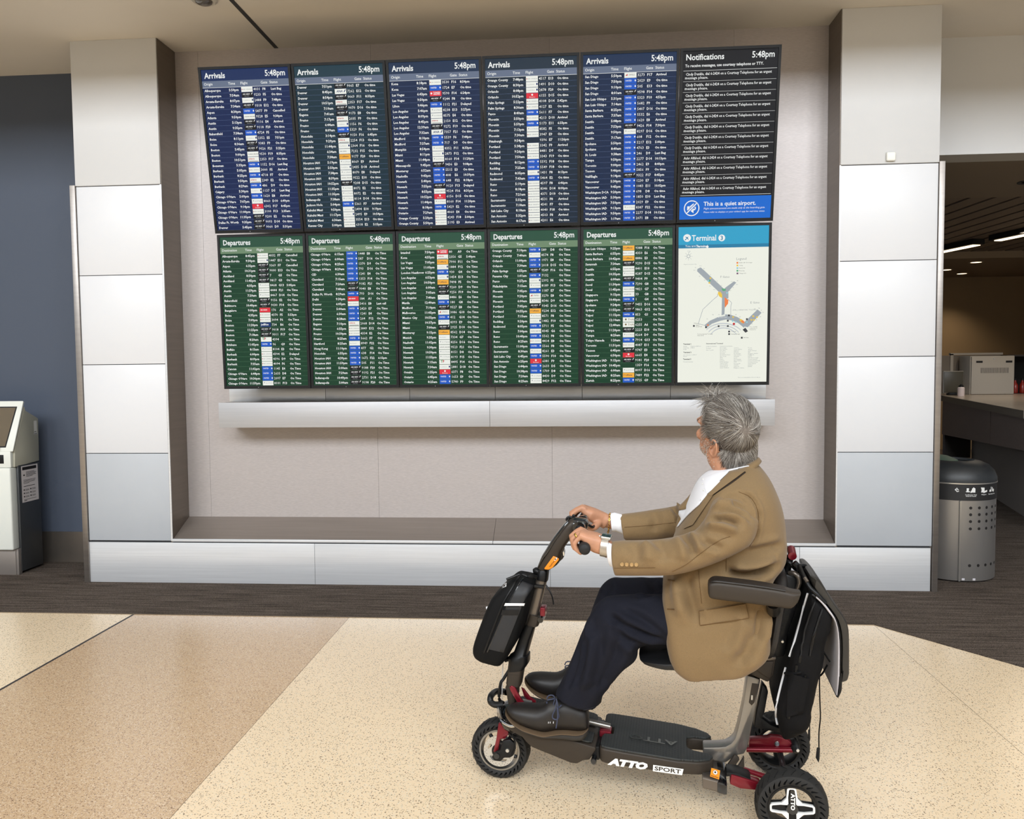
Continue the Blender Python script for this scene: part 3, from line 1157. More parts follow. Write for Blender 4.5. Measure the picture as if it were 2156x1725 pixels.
for k in range(12):
    nm = 'Cindy Dunkle' if k < 8 else 'Ashr Alfahed'
    yy = 0.113 + k * 0.0616
    s.text(' %s, dial 6-2424 on a Courtesy Telephone for an urgent' % nm, X(0.025), Y(yy + 0.027), 0.0008, 0.0215, W_, offset=0.0003, res=1, fit=0.905 * w)
    s.text('message please.', X(0.025), Y(yy + 0.048), 0.0008, 0.0215, W_, offset=0.0003, res=1, fit=0.245 * w)
s.build('messages', e)
s = Sheet()
for k in range(13):
    yy = 0.113 + k * 0.0616
    s.quad(x0 + 0.004, Y(yy) - (0.0012 if k == 0 else 0.0006), x1 - 0.004, Y(yy) + 0.0006, 0.0006, W_)
s.quad(x0 + 0.004, Y(0.853) - 0.0006, x1 - 0.004, Y(0.853) + 0.0006, 0.0006, W_)
s.build('row_rules', e)
s = Sheet()
cx, cy = X(0.135), Y(0.931)
s.disc(cx, cy, 0.047, 0.0008, W_, 32, 0.041)
s.poly([(cx - 0.027, cy - 0.012), (cx - 0.012, cy - 0.012), (cx - 0.012, cy + 0.012), (cx - 0.027, cy + 0.012)], 0.0008, W_)
s.poly([(cx - 0.010, cy - 0.013), (cx + 0.012, cy - 0.030), (cx + 0.012, cy + 0.030), (cx - 0.010, cy + 0.013)], 0.0008, W_)
s.disc(cx + 0.013, cy, 0.013, 0.0007, W_, 16, 0.006)
for dd, mm, zz in ((0.0075, QB, 0.0010), (0.0035, W_, 0.0012)):
    q = 0.0305
    s.poly([(cx - q - dd * .7, cy - q + dd * .7), (cx - q + dd * .7, cy - q - dd * .7), (cx + q + dd * .7, cy + q - dd * .7), (cx + q - dd * .7, cy + q + dd * .7)], zz, mm)
s.build('quiet_symbol', e)
s = Sheet()
s.text('This is a quiet airport.', X(0.265), Y(0.918), 0.0008, 0.0345, W_, offset=0.0006, fit=0.57 * w)
s.text('Flight announcements are made only at the boarding gate.', X(0.265), Y(0.940), 0.0008, 0.0152, W_, shear=0.2, fit=0.67 * w)
s.text("Please refer to displays or your airline's app for real-time status.", X(0.265), Y(0.962), 0.0008, 0.0136, W_, shear=0.2, fit=0.67 * w)
s.build('banner_text', e)

# ---- terminal map screen
e, x0, y0, x1, y1 = display_root('map_display', 5, False, 'bright terminal map screen with a turquoise header, below the notifications', 'display')
w, h = x1 - x0, y1 - y0
MB = emis('map_paper', (238, 240, 228), 0.95)
MT = emis('map_turquoise', (44, 160, 200), 0.95)
MT2 = emis('map_teal', (32, 124, 164), 0.95)
MG = emis('map_grey', (160, 168, 174), 0.95)
MG2 = emis('map_grey_light', (196, 202, 206), 0.95)
MK = emis('map_ink', (60, 62, 66), 0.9)
MY = emis('map_yellow', (238, 200, 70), 0.95)
MO = emis('map_orange', (240, 130, 70), 0.95)
MGR = emis('map_green', (90, 170, 120), 0.95)
MLB = emis('map_light_blue', (150, 205, 215), 0.95)
MPU = emis('map_purple', (120, 84, 112), 0.95)


def mp(cx_, cy_):
    """crop coordinate on the map (origin 960,70; 900 x 1530) to panel coordinates"""
    t = (cy_ - 70) / 1530.0
    lx = 982 - 17 * t
    rx = 1878 - 36 * t
    yt = 75 - 33 * (cx_ - lx) / (rx - lx)
    yb = 1602 - 15 * (cx_ - lx) / (rx - lx)
    return x0 + (cx_ - lx) / (rx - lx) * w, y1 - (cy_ - yt) / (yb - yt) * h


s = Sheet()
s.quad(x0, y0, x1, Y(0.135), 0.0, MB)
s.build('screen', e)
s = Sheet()
s.quad(x0, Y(0.113), x1, y1, 0.0, MT)
s.quad(x0, Y(0.135), x1, Y(0.113), 0.0, MT2)
s.build('map_header', e)
s = Sheet()
c = mp(1067, 178)
s.disc(c[0], c[1], 0.0235, 0.0008, W_)
for a_, ln, wd in ((0.8, 0.020, 0.003), (2.1, 0.0, 0.0)):
    dx, dy = math.cos(a_), math.sin(a_)
    s.poly([(c[0] - dx * 0.018 - dy * wd, c[1] - dy * 0.018 + dx * wd), (c[0] - dx * 0.018 + dy * wd, c[1] - dy * 0.018 - dx * wd), (c[0] + dx * 0.018, c[1] + dy * 0.018)], 0.0012, MT2)
dx, dy = math.cos(0.8), math.sin(0.8)
s.poly([(c[0] + dx * 0.006, c[1] + dy * 0.006), (c[0] - dy * 0.017 - dx * 0.004, c[1] + dx * 0.017 - dy * 0.004), (c[0] - dx * 0.002, c[1] - dy * 0.002), (c[0] + dy * 0.017 - dx * 0.004, c[1] - dx * 0.017 - dy * 0.004)], 0.0012, MT2)
c = mp(1113, 205)
s.text('Terminal', c[0], c[1], 0.0008, 0.050, W_, offset=0.0008, fit=0.27 * w)
c = mp(1411, 172)
s.disc(c[0], c[1], 0.0205, 0.0008, W_)
s.text('3', c[0], c[1] - 0.0125, 0.0012, 0.036, MT2, align='CENTER', offset=0.0008)
c = mp(1048, 268)
s.text('You are in', c[0], c[1], 0.0008, 0.020, W_)
c = mp(1155, 268)
s.text('Terminal', c[0], c[1], 0.0008, 0.020, W_, offset=0.0005)
c = mp(1268, 260)
s.disc(c[0], c[1], 0.0075, 0.0008, W_, 16)
s.build('map_heading', e)


def mpoly(sh, pts, m, z=0.0006):
    sh.poly([mp(*p) for p in pts], z, m)


s = Sheet()
mpoly(s, [(1168, 478), (1200, 462), (1232, 488), (1430, 668), (1452, 700), (1420, 735), (1385, 705), (1165, 500)], MG)
mpoly(s, [(1440, 660), (1530, 594), (1552, 606), (1470, 700), (1448, 700)], MG)
mpoly(s, [(1412, 700), (1474, 700), (1474, 760), (1440, 775), (1434, 920), (1406, 930)], MG)
mpoly(s, [(1235, 1030), (1290, 985), (1370, 948), (1450, 935), (1455, 970), (1390, 985), (1310, 1015), (1258, 1056)], MG)
mpoly(s, [(1440, 920), (1500, 925), (1560, 945), (1612, 975), (1650, 1010), (1625, 1050), (1570, 1005), (1510, 980), (1445, 970)], MG)
mpoly(s, [(1625, 1000), (1760, 868), (1800, 900), (1665, 1045), (1635, 1040)], MG)
mpoly(s, [(1640, 1050), (1665, 1085), (1640, 1100), (1612, 1070)], MK, 0.0007)
for o_ in (0, 22, 44):
    pr = None
    for k in range(13):
        a_ = 2.55 - k * (1.95 / 12)
        p_ = (1425 + (205 - o_ * 1.2) * math.cos(a_), 1150 + o_ - 145 * math.sin(a_))
        if pr:
            mpoly(s, [pr, p_, (p_[0], p_[1] + 11), (pr[0], pr[1] + 11)], MG2)
        pr = p_
s.build('terminal_plan', e)
s = Sheet()
mpoly(s, [(1372, 700), (1395, 695), (1422, 728), (1412, 760), (1385, 745), (1370, 720)], MY)
mpoly(s, [(1436, 750), (1474, 778), (1470, 815), (1438, 855)], MO, 0.0009)
mpoly(s, [(1405, 665), (1450, 668), (1445, 690), (1418, 690)], MGR)
mpoly(s, [(1578, 970), (1600, 965), (1632, 990), (1625, 1010), (1600, 1000)], MY, 0.0009)
mpoly(s, [(1590, 985), (1615, 975), (1632, 992), (1622, 1010)], MO, 0.0010)
for (a_, b_, m_) in ((1297, 566, MY), (1290, 590, MGR), (1286, 612, MY), (1275, 592, MLB), (1460, 708, MLB), (1520, 946, MY), (1515, 985, MLB), (1545, 995, MLB), (1718, 935, MY), (1755, 945, MY), (1700, 972, MY), (1725, 972, MY), (1270, 1028, MO), (1655, 995, MLB)):
    c = mp(a_, b_)
    s.quad(c[0] - 0.005, c[1] - 0.0045, c[0] + 0.005, c[1] + 0.0045, 0.0009, m_)
for k, m_ in enumerate((MO, MY, MLB, MGR, MPU)):
    c = mp(1564, 412 + k * 26)
    s.quad(c[0] - 0.0055, c[1] - 0.005, c[0] + 0.0055, c[1] + 0.005, 0.0009, m_)
c = mp(1527, 1014)
s.disc(c[0], c[1], 0.0075, 0.0010, TX_RED, 16)
for a_, b_ in ((1251, 1050), (1131, 1038), (1376, 1038), (1467, 1036), (1467, 983), (1478, 930), (1655, 965), (1479, 1090), (1479, 1115), (1604, 1150)):
    c = mp(a_, b_)
    s.quad(c[0] - 0.0055, c[1] - 0.0055, c[0] + 0.0055, c[1] + 0.0055, 0.0010, MK)
s.build('map_spots', e)
s = Sheet()


def stroke(pts, wd, m, z=0.0007):
    q = [mp(*p) for p in pts]
    for i in range(len(q) - 1):
        dx, dy = q[i + 1][0] - q[i][0], q[i + 1][1] - q[i][1]
        L_ = math.hypot(dx, dy) or 1
        nx, ny = -dy / L_ * wd, dx / L_ * wd
        s.poly([(q[i][0] + nx, q[i][1] + ny), (q[i][0] - nx, q[i][1] - ny), (q[i + 1][0] - nx, q[i + 1][1] - ny), (q[i + 1][0] + nx, q[i + 1][1] + ny)], z, m)


stroke([(1366, 720), (1368, 740), (1325, 775), (1220, 875), (1175, 1015), (1240, 1032)], 0.0013, MG)
stroke([(1470, 770), (1506, 805), (1498, 840), (1496, 940)], 0.0013, MG)
stroke([(1130, 1010), (1175, 1015)], 0.0008, MK)
for k in range(8):
    a_ = k * 0.785
    stroke([(1080 + 14 * math.cos(a_), 355 + 14 * math.sin(a_)), (1080 + 42 * math.cos(a_), 355 + 42 * math.sin(a_))], 0.0006, MG)
c = mp(1080, 355)
s.disc(c[0], c[1], 0.011, 0.0007, MG, 16, 0.008)
stroke([(1068, 305), (1098, 305), (1083, 325)], 0.0008, MG)
s.build('walkways', e)
s = Sheet()
def mtext(t_, a_, b_, sz, m=MK, **kw):
    c = mp(a_, b_)
    s.text(t_, c[0], c[1], 0.0009, sz, m, res=1, **kw)
mtext('Legend', 1552, 385, 0.022, GREY_)
for k, t_ in enumerate(('Airline clubs & Lounges', 'Dining', 'Restrooms', 'Shopping', 'Things to Do')):
    mtext(t_, 1580, 416 + k * 26, 0.0085)
mtext('Airport Overview Map', 1032, 440, 0.0085, GREY_)
mtext('F Gates', 1395, 562, 0.018, GREY_)
mtext('E Gates', 1690, 810, 0.018, GREY_)
mtext('LEVEL 2: DEPARTURES / TICKETING', 1515, 882, 0.0095, GREY_)
mtext('BART\n& AirTrain', 1150, 1036, 0.009)
mtext('To International Terminal\nGates A-G', 1165, 1124, 0.009)
mtext('Post-security\nconnector to\nTerminal 2', 1680, 1045, 0.009)
mtext('Curbside', 1497, 1094, 0.009)
mtext('Parking Garage', 1497, 1120, 0.009)
mtext('AirTrain', 1622, 1154, 0.009)
for a_, b_ in ((1150, 470), (1200, 452), (1140, 496), (1235, 478), (1298, 538), (1190, 555), (1240, 590), (1296, 648), (1335, 682), (1360, 600), (1408, 642), (1508, 602), (1565, 592), (1558, 630), (1522, 660), (1494, 690), (1320, 930), (1265, 972), (1380, 928), (1548, 926), (1588, 948), (1735, 868), (1775, 860), (1798, 880), (1815, 900), (1788, 945), (1750, 975), (1705, 1015)):
    mtext('F%d' % (a_ % 22 + 1) if b_ < 720 else 'E%d' % (a_ % 13 + 1), a_, b_, 0.0085, GREY_, align='CENTER')
mtext('BAGGAGE CLAIM', 1370, 955, 0.007, W_)
s.build('map_labels', e)
s = Sheet()
mtext('Terminal 1', 1025, 1226, 0.0115, offset=0.0004)
mtext('Alaska\nAmerican\nDelta', 1025, 1248, 0.009, GREY_)
mtext('Hawaiian Airlines\nJetBlue', 1098, 1245, 0.009, GREY_)
mtext('International Terminal', 1252, 1218, 0.0115, offset=0.0002)
mtext('Domestic Airlines\nFrontier\nSun Country', 1252, 1245, 0.009, GREY_, line=1.3)
mtext('Terminal 2', 1025, 1308, 0.0115, offset=0.0004)
mtext('Air Canada\nBreeze', 1025, 1332, 0.009, GREY_)
mtext('Southwest', 1098, 1330, 0.009, GREY_)
mtext('Terminal 3', 1022, 1376, 0.0115, offset=0.0004)
mtext('United Domestic', 1022, 1402, 0.009, GREY_)
mtext('International Airlines\nAer Lingus\nAeromexico\nAir China\nAir France\nAir India\nAir New Zealand\nAir Premia\nANA\nAsiana\nAvianca\nBritish Airways\nCathay Pacific\nChina Airlines\nChina Eastern\nChina Southern', 1388, 1242, 0.009, GREY_, line=1.0)
mtext('Condor\nCopa Airlines\nEmirates\nEVA Air\nFiji Airways\nFlair Airlines\nHawaiian\nIberia\nITA Airways\nJapan Airlines\nKLM\nKorean Air\nLATAM\nLufthansa\nPhilippine Airlines', 1526, 1256, 0.009, GREY_, line=1.0)
mtext('Porter\nQantas\nQatar Airways\nSAS\nSingapore Airlines\nSTARLUX\nSWISS\nTAP Air Portugal\nTurkish Airlines\nUnited International\nVietnam Airlines\nVirgin Atlantic\nWestJet\nZIPAIR', 1665, 1254, 0.009, GREY_, line=1.0)
mtext('For more information, visit our website', 1565, 1552, 0.0085, GREY_)
s.build('airline_list', e)

M_SHELF = mat('shelf_steel', (188, 188, 190), 0.5, 0.5, noise=((1.5, 1.5, 90.0), 0.05))
# ---- steel shelf under the boards
sh = empty('display_shelf', (0, 0, 1.058))
tag(sh, 'long brushed steel shelf mounted under the row of boards', 'shelf')
for i, (xa, xb) in enumerate(((-2.365, -0.548), (-0.546, 1.268))):
    box('front_sheet', (xa, -0.001, 0.0), (xb, 0.012, 0.167), M_SHELF, sh, 0.0006)
box('shelf_body', (-2.363, 0.012, 0.002), (1.266, 0.249, 0.165), M_STEELD, sh)
pb = [-2.383, -1.70, -1.115, -0.53, 0.055, 0.64, 1.262]
for i in range(6):
    box('back_plate', (pb[i] + 0.001, 0.21, 0.165), (pb[i + 1] - 0.001, 0.245, 0.27), M_STEEL, sh, 0.002)
# ================================================================= scooter frame of reference
# local x runs from the front wheel back along the scooter, local y away from the camera, z up
SO = Vector((-0.27, -2.442, 0.0))
SU = Vector((0.992, -0.1262, 0.0)).normalized()
SV = Vector((-SU.y, SU.x, 0.0))
SC_RZ = math.atan2(SU.y, SU.x)
SC_M = Matrix.Translation(SO) @ Matrix.Rotation(SC_RZ, 4, 'Z')


def crop(x0, y0, k):
    return lambda x, y: (x0 + x / k, y0 + y / k)


cA = crop(980, 1050, 4.3125)
cB = crop(980, 1380, 5.0)
cC = crop(1360, 1380, 4.9)
cD = crop(1440, 1140, 4.7917)
cE = crop(1400, 800, 6.1607)
cF = crop(1160, 1020, 3.9212)
cG = crop(1180, 1050, 11.5)
cW = crop(1570, 1600, 11.347)
cR = crop(1480, 1480, 8.983)
cK = crop(1560, 1140, 6.635)
cT = crop(1100, 1070, 10.145)
cN = crop(1020, 1440, 7.7)


def S(p, v):
    """photo point -> scooter-local point at lateral offset v"""
    q = on_plane(p[0], p[1], SO + SV * v, SV) - SO
    return Vector((q.dot(SU), v, q.z))


def sring(c, a, b, n=20, e=2.0):
    out = []
    for k in range(n):
        t = 2 * PI * k / n
        ct, st = math.cos(t), math.sin(t)
        out.append(c + a * (abs(ct) ** (2 / e) * (1 if ct >= 0 else -1)) + b * (abs(st) ** (2 / e) * (1 if st >= 0 else -1)))
    return out


def add_rings(bm, rings, cap=True):
    vr = [[bm.verts.new(p) for p in r] for r in rings]
    n = len(rings[0])
    for i in range(len(vr) - 1):
        for k in range(n):
            bm.faces.new([vr[i][k], vr[i][(k + 1) % n], vr[i + 1][(k + 1) % n], vr[i + 1][k]])
    if cap:
        bm.faces.new(vr[0])
        bm.faces.new(list(reversed(vr[-1])))


def add_ploft(bm, rows, v, w, n=20, e=2.0, sub=0, round_ends=0.0):
    """rows: (pixel A, pixel B[, w[, v]]) silhouettes on both sides of a limb or shell"""
    A, B, Ws, Es = [], [], [], []
    for r in rows:
        Es.append(r[4] if len(r) > 4 else e)
        vv = r[3] if len(r) > 3 else v
        ww = r[2] if len(r) > 2 and r[2] is not None else w
        A.append(S(r[0], vv))
        B.append(S(r[1], vv))
        Ws.append(ww)
    if sub:
        k = len(A)
        A2, B2 = catmull(A, sub), catmull(B, sub)
        Ws = [float(x) for x in np.interp(np.linspace(0, k - 1, len(A2)), range(k), Ws)]
        Es = [float(x) for x in np.interp(np.linspace(0, k - 1, len(A2)), range(k), Es)]
        A, B = A2, B2
    rings = []
    for a, b, ww, ee in zip(A, B, Ws, Es):
        rings.append(sring((a + b) / 2, (a - b) / 2, Vector((0, ww, 0)), n, ee))
    if round_ends:
        def endcap(r, r2):
            c = sum(r, Vector()) / n
            c2 = sum(r2, Vector()) / n
            d = (c - c2).normalized()
            rad = round_ends
            return [[c + (p - c) * 0.86 + d * rad * 0.5 for p in r], [c + (p - c) * 0.5 + d * rad * 0.87 for p in r]]
        e0 = endcap(rings[0], rings[1])
        e1 = endcap(rings[-1], rings[-2])
        rings = [e0[1], e0[0]] + rings + e1
    add_rings(bm, rings)


def ploft(name, rows, v, w, m, parent, n=20, e=2.0, sub=0, round_ends=0.0):
    bm = bmesh.new()
    add_ploft(bm, rows, v, w, n, e, sub, round_ends)
    return bm_obj(name, bm, m, parent, smooth=40)


def plate(name, pix, v0, v1, m, parent, bevel=0.0, vref=None):
    """outline traced in the photo at lateral plane vref, extruded from v0 to v1"""
    vr = v0 if vref is None else vref
    pts = [S(p, vr) for p in pix]
    pts = [Vector((p.x, v0, p.z)) for p in pts]
    return prism(name, pts, (0, v1 - v0, 0), m, parent, bevel)


def apply_mods(o):
    dg = bpy.context.evaluated_depsgraph_get()
    dg.update()
    me = bpy.data.meshes.new_from_object(o.evaluated_get(dg))
    old = o.data
    o.modifiers.clear()
    o.data = me
    bpy.data.meshes.remove(old)
    return o


# ---- materials of scooter, bags and person
M_TITAN = mat('bronze_grey_shell', (58, 51, 44), 0.48, 0.1, spec=0.3)
M_TUBE = mat('bronze_grey_tube', (116, 108, 100), 0.35, 0.7)
M_FRAME = mat('polished_grey_frame', (150, 146, 140), 0.28, 0.8)
M_BLK = mat('black_plastic', (15, 15, 16), 0.45, spec=0.35)
M_BLKG = mat('black_gloss', (20, 21, 23), 0.18, coat=0.5)
M_RUB = mat('tyre_rubber', (30, 29, 28), 0.75, noise=(300, 0.15))
M_RED = mat('anodised_red', (120, 18, 34), 0.32, 0.35, coat=0.3)
M_SIL = mat('silver_metal', (205, 204, 200), 0.28, 0.9)
M_WHT = mat('white_paint', (232, 232, 230), 0.4)
M_ORG = mat('orange_label', (240, 146, 30), 0.5)
M_INK = mat('label_ink', (24, 20, 18), 0.6)
M_CHR = mat('chrome', (220, 222, 224), 0.08, 1.0)


def mat_dots(name, col):
    m, nt, b = new_mat(name)
    tc = nt.nodes.new('ShaderNodeTexCoord')
    mp_ = nt.nodes.new('ShaderNodeMapping')
    mp_.inputs['Scale'].default_value = (105, 150, 0.001)
    nt.links.new(tc.outputs['Object'], mp_.inputs['Vector'])
    v = nt.nodes.new('ShaderNodeTexVoronoi')
    v.inputs['Scale'].default_value = 1.0
    v.inputs['Randomness'].default_value = 0.0
    nt.links.new(mp_.outputs['Vector'], v.inputs['Vector'])
    rp = nt.nodes.new('ShaderNodeMapRange')
    rp.inputs['From Min'].default_value = 0.2
    rp.inputs['From Max'].default_value = 0.3
    nt.links.new(v.outputs['Distance'], rp.inputs['Value'])
    mx = nt.nodes.new('ShaderNodeMix')
    mx.data_type = 'RGBA'
    mx.inputs['A'].default_value = srgb(24, 26, 26)
    mx.inputs['B'].default_value = srgb(*col)
    nt.links.new(rp.outputs['Result'], mx.inputs['Factor'])
    nt.links.new(mx.outputs['Result'], b.inputs['Base Color'])
    b.inputs['Roughness'].default_value = 0.6
    bp = nt.nodes.new('ShaderNodeBump')
    bp.inputs['Strength'].default_value = 0.4
    bp.inputs['Distance'].default_value = 0.002
    nt.links.new(rp.outputs['Result'], bp.inputs['Height'])
    nt.links.new(bp.outputs['Normal'], b.inputs['Normal'])
    return m


M_MAT = mat_dots('dimpled_deck_mat', (46, 48, 47))

# ================================================================= mobility scooter
sc = empty('mobility_scooter', SO, SC_RZ)
tag(sc, 'folding three-wheeled grey and red mobility scooter the seated man rides', 'scooter')


def wheel_parts(name, cu, cv, r, rin, width, parent):
    """wheel Empty with tyre (slotted side walls) and rim; axis along local y"""
    w = bpy.data.objects.new(name, None)
    w.empty_display_size = 0.05
    w.location = (cu, cv, r)
    link(w, parent)
    hw = width / 2
    prof = [(rin, -hw * 0.80), (rin + 0.010, -hw * 0.98), (r - 0.018, -hw), (r - 0.007, -hw * 0.90), (r - 0.002, -hw * 0.55), (r, 0),
            (r - 0.002, hw * 0.55), (r - 0.007, hw * 0.90), (r - 0.018, hw), (rin + 0.010, hw * 0.98), (rin, hw * 0.80)]
    MX = Matrix.Rotation(PI / 2, 4, 'X')
    tyre = lathe('tyre', prof, MX, M_RUB, w, 72, closed=True)
    # slots through the side walls
    bm = bmesh.new()
    n = 30
    for k in range(n):
        a = 2 * PI * k / n
        r0, r1 = rin + 0.0085, r - 0.0125
        pts = []
        for (f, da) in ((0.0, -0.030), (0.25, -0.030), (0.6, 0.045), (1.0, 0.150), (0.75, 0.135), (0.35, 0.075), (0.0, 0.030)):
            rr = r0 + (r1 - r0) * f
            pts.append((rr * math.cos(a - da), -hw - 0.01, rr * math.sin(a - da)))
        add_prism(bm, pts, (0, width + 0.02, 0))
    bmesh.ops.recalc_face_normals(bm, faces=bm.faces[:])
    cut = bm_obj('slot_cutter', bm, None, w)
    md = tyre.modifiers.new('b', 'BOOLEAN')
    md.operation = 'DIFFERENCE'
    md.object = cut
    md.solver = 'EXACT'
    apply_mods(tyre)
    bpy.data.objects.remove(cut)
    smooth_by_angle(tyre.data, 30)
    # tread grooves: fine chevron bars on the running surface
    bm = bmesh.new()
    for k in range(26):
        a = 2 * PI * k / 26
        for sgn in (-1, 1):
            p = []
            for f in range(5):
                t = f / 4
                y = sgn * hw * (0.05 + 0.75 * t)
                aa = a + 0.16 * t * sgn * sgn
                rr = r - 0.0004 - 0.0045 * (t * 0.8) ** 3.0
                p.append(Vector((rr * math.cos(aa), y, rr * math.sin(aa))))
            add_tube(bm, p, 0.0009, 4, True)
    tr = bm_obj('tread_grooves', bm, M_BLK, w)
    tr['kind'] = 'stuff'
    return w


MX_ = Matrix.Rotation(PI / 2, 4, 'X')
# ---- front wheel
R_F = 0.104
fw = wheel_parts('front_wheel', 0.005, 0.006, R_F, 0.071, 0.066, sc)
lathe('rim', [(0.071, -0.026), (0.0725, -0.028), (0.0665, -0.029), (0.062, -0.016), (0.060, 0.0), (0.062, 0.016), (0.0665, 0.029), (0.0725, 0.028)], MX_, mat('rim_silver_black', (150, 148, 144), 0.3, 0.9), fw, 48, closed=True)
# brake disc with holes and five windows
bm = bmesh.new()
NSEG = 60


def disc_hole(k, rr):
    return False


add_lathe(bm, [(0.026, -0.0315), (0.055, -0.0315), (0.055, -0.0335), (0.026, -0.0335)], MX_ @ Matrix.Identity(4), 60, closed=True)
disc = bm_obj('brake_disc', bm, M_SIL, fw, smooth=30)
disc.location = (0, -0.066, 0)
bm = bmesh.new()
for k in range(5):
    a = 2 * PI * k / 5 + 0.3
    pts = []
    for rr, da in ((0.031, -0.30), (0.036, -0.42), (0.0405, -0.35), (0.0415, 0.02), (0.0395, 0.22), (0.034, 0.05), (0.031, -0.12)):
        pts.append((rr * math.cos(a + da), -0.05, rr * math.sin(a + da)))
    add_prism(bm, pts, (0, 0.1, 0))
for k in range(24):
    for rr, off in ((0.0455, 0.0), (0.051, 0.13)):
        a = 2 * PI * k / 24 + off
        c0 = Vector((rr * math.cos(a), -0.05, rr * math.sin(a)))
        pts = [(c0.x + 0.0013 * math.cos(j * PI / 3), -0.05, c0.z + 0.0013 * math.sin(j * PI / 3)) for j in range(6)]
        add_prism(bm, pts, (0, 0.1, 0))
bmesh.ops.recalc_face_normals(bm, faces=bm.faces[:])
cut = bm_obj('cutter', bm, None, fw)
cut.location = (0, -0.033, 0)
md = disc.modifiers.new('b', 'BOOLEAN')
md.operation = 'DIFFERENCE'
md.object = cut
apply_mods(disc)
bpy.data.objects.remove(cut)
lathe('hub', [(0.0, -0.040), (0.008, -0.040), (0.012, -0.037), (0.022, -0.034), (0.030, -0.030), (0.034, -0.01), (0.034, 0.03), (0.012, 0.04)], Matrix.Rotation(-PI / 2, 4, 'X') @ Matrix.Scale(1, 4), M_BLK, fw, 32).rotation_euler = (PI, 0, 0)
bm = bmesh.new()
for k in range(5):
    a = 2 * PI * k / 5 + 0.9
    add_tube(bm, [(0.015 * math.cos(a), -0.026, 0.015 * math.sin(a)), (0.062 * math.cos(a), -0.020, 0.062 * math.sin(a))], [0.008, 0.006], 6)
bm_obj('spokes', bm, M_BLK, fw, smooth=40)
ax = lathe('axle_nut', [(0.0, 0), (0.0055, 0), (0.0065, 0.004), (0.0065, 0.016)], Matrix.Translation((0, -0.052, 0)) @ Matrix.Rotation(-PI / 2, 4, 'X'), M_SIL, fw, 6)

# ---- rear wheels with four-armed hubs
R_R = 0.108


def rear_wheel(cu, cv, face):
    w = wheel_parts('rear_wheel', cu, cv, R_R, 0.070, 0.074, sc)
    lathe('rim', [(0.070, -0.030), (0.0725, -0.033), (0.0665, -0.0335), (0.0625, -0.020), (0.0615, 0.0), (0.0625, 0.020), (0.0665, 0.0335), (0.0725, 0.033)], MX_, M_BLK, w, 48, closed=True)
    y0 = -0.030 * face

    def star(rt, ht, hb, rv, n=4):
        pts = []
        for k in range(n):
            a = 2 * PI * k / n + PI / 2 + 0.04
            c, s_ = math.cos(a), math.sin(a)
            for (x, y) in ((rv, -hb), (rt - 0.006, -ht), (rt, -ht * 0.6), (rt, ht * 0.6), (rt - 0.006, ht), (rv, hb)):
                pts.append((x * c - y * s_, y * s_ * 0 + x * s_ + y * c))
        return pts
    bm = bmesh.new()
    outer = star(0.066, 0.0130, 0.0165, 0.031)
    # white face frame: outer outline with the arms' wells cut out
    add_prism(bm, [(x, y0, z) for x, z in outer], (0, 0.008 * face, 0))
    o = bm_obj('hub_star', bm, M_WHT, w, smooth=30)
    bm = bmesh.new()
    for k in range(4):
        a = 2 * PI * k / 4 + PI / 2 + 0.04
        c, s_ = math.cos(a), math.sin(a)
        pts = []
        for (x, y) in ((0.013, -0.0110), (0.034, -0.0112), (0.057, -0.0080), (0.0595, -0.005), (0.0595, 0.005), (0.057, 0.0080), (0.034, 0.0112), (0.013, 0.0110)):
            pts.append((x * c - y * s_, y0 - 0.01 * face, x * s_ + y * c))
        add_prism(bm, pts, (0, 0.03 * face, 0))
    bmesh.ops.recalc_face_normals(bm, faces=bm.faces[:])
    cut = bm_obj('cutter', bm, None, w)
    md = o.modifiers.new('b', 'BOOLEAN')
    md.operation = 'DIFFERENCE'
    md.object = cut
    apply_mods(o)
    bpy.data.objects.remove(cut)
    # dark arms behind the white face
    bm = bmesh.new()
    add_prism(bm, [(x * 0.98, y0 + 0.0085 * face, z * 0.98) for x, z in star(0.066, 0.0115, 0.0145, 0.029)], (0, 0.018 * face, 0))
    bm_obj('hub_arms', bm, M_BLK, w)
    lathe('hub_cap', [(0.0, 0.0), (0.0175, 0.0), (0.0195, 0.003), (0.0195, 0.02)], Matrix.Translation((0, y0 - 0.002 * face, 0)) @ Matrix.Rotation(-PI / 2 * face, 4, 'X'), M_BLKG, w, 8)
    if face > 0:
        bm = bmesh.new()
        add_prism(bm, [(-0.007, y0 - 0.0005, 0.012), (0.007, y0 - 0.0005, 0.012), (0.0085, y0 - 0.0005, 0.030), (0.006, y0 - 0.0005, 0.057), (-0.006, y0 - 0.0005, 0.057), (-0.0085, y0 - 0.0005, 0.030)], (0, 0.008, 0))
        bm_obj('hub_badge', bm, M_BLKG, w)
        s_ = Sheet()
        s_.text('ATTO', 0, 0, 0, 0.0160, M_WHT, offset=0.0007, res=2, sx=1.18, align='CENTER')
        # reads downward on the badge
        M = Matrix.Translation((-0.0045, y0 - 0.0030, 0.023)) @ Matrix.Rotation(PI / 2, 4, 'X') @ Matrix.Rotation(-PI / 2, 4, 'Z')
        s_.build('badge_lettering', w, M)
    return w


rear_wheel(0.957, -0.203, 1)
rear_wheel(0.965, 0.205, -1)

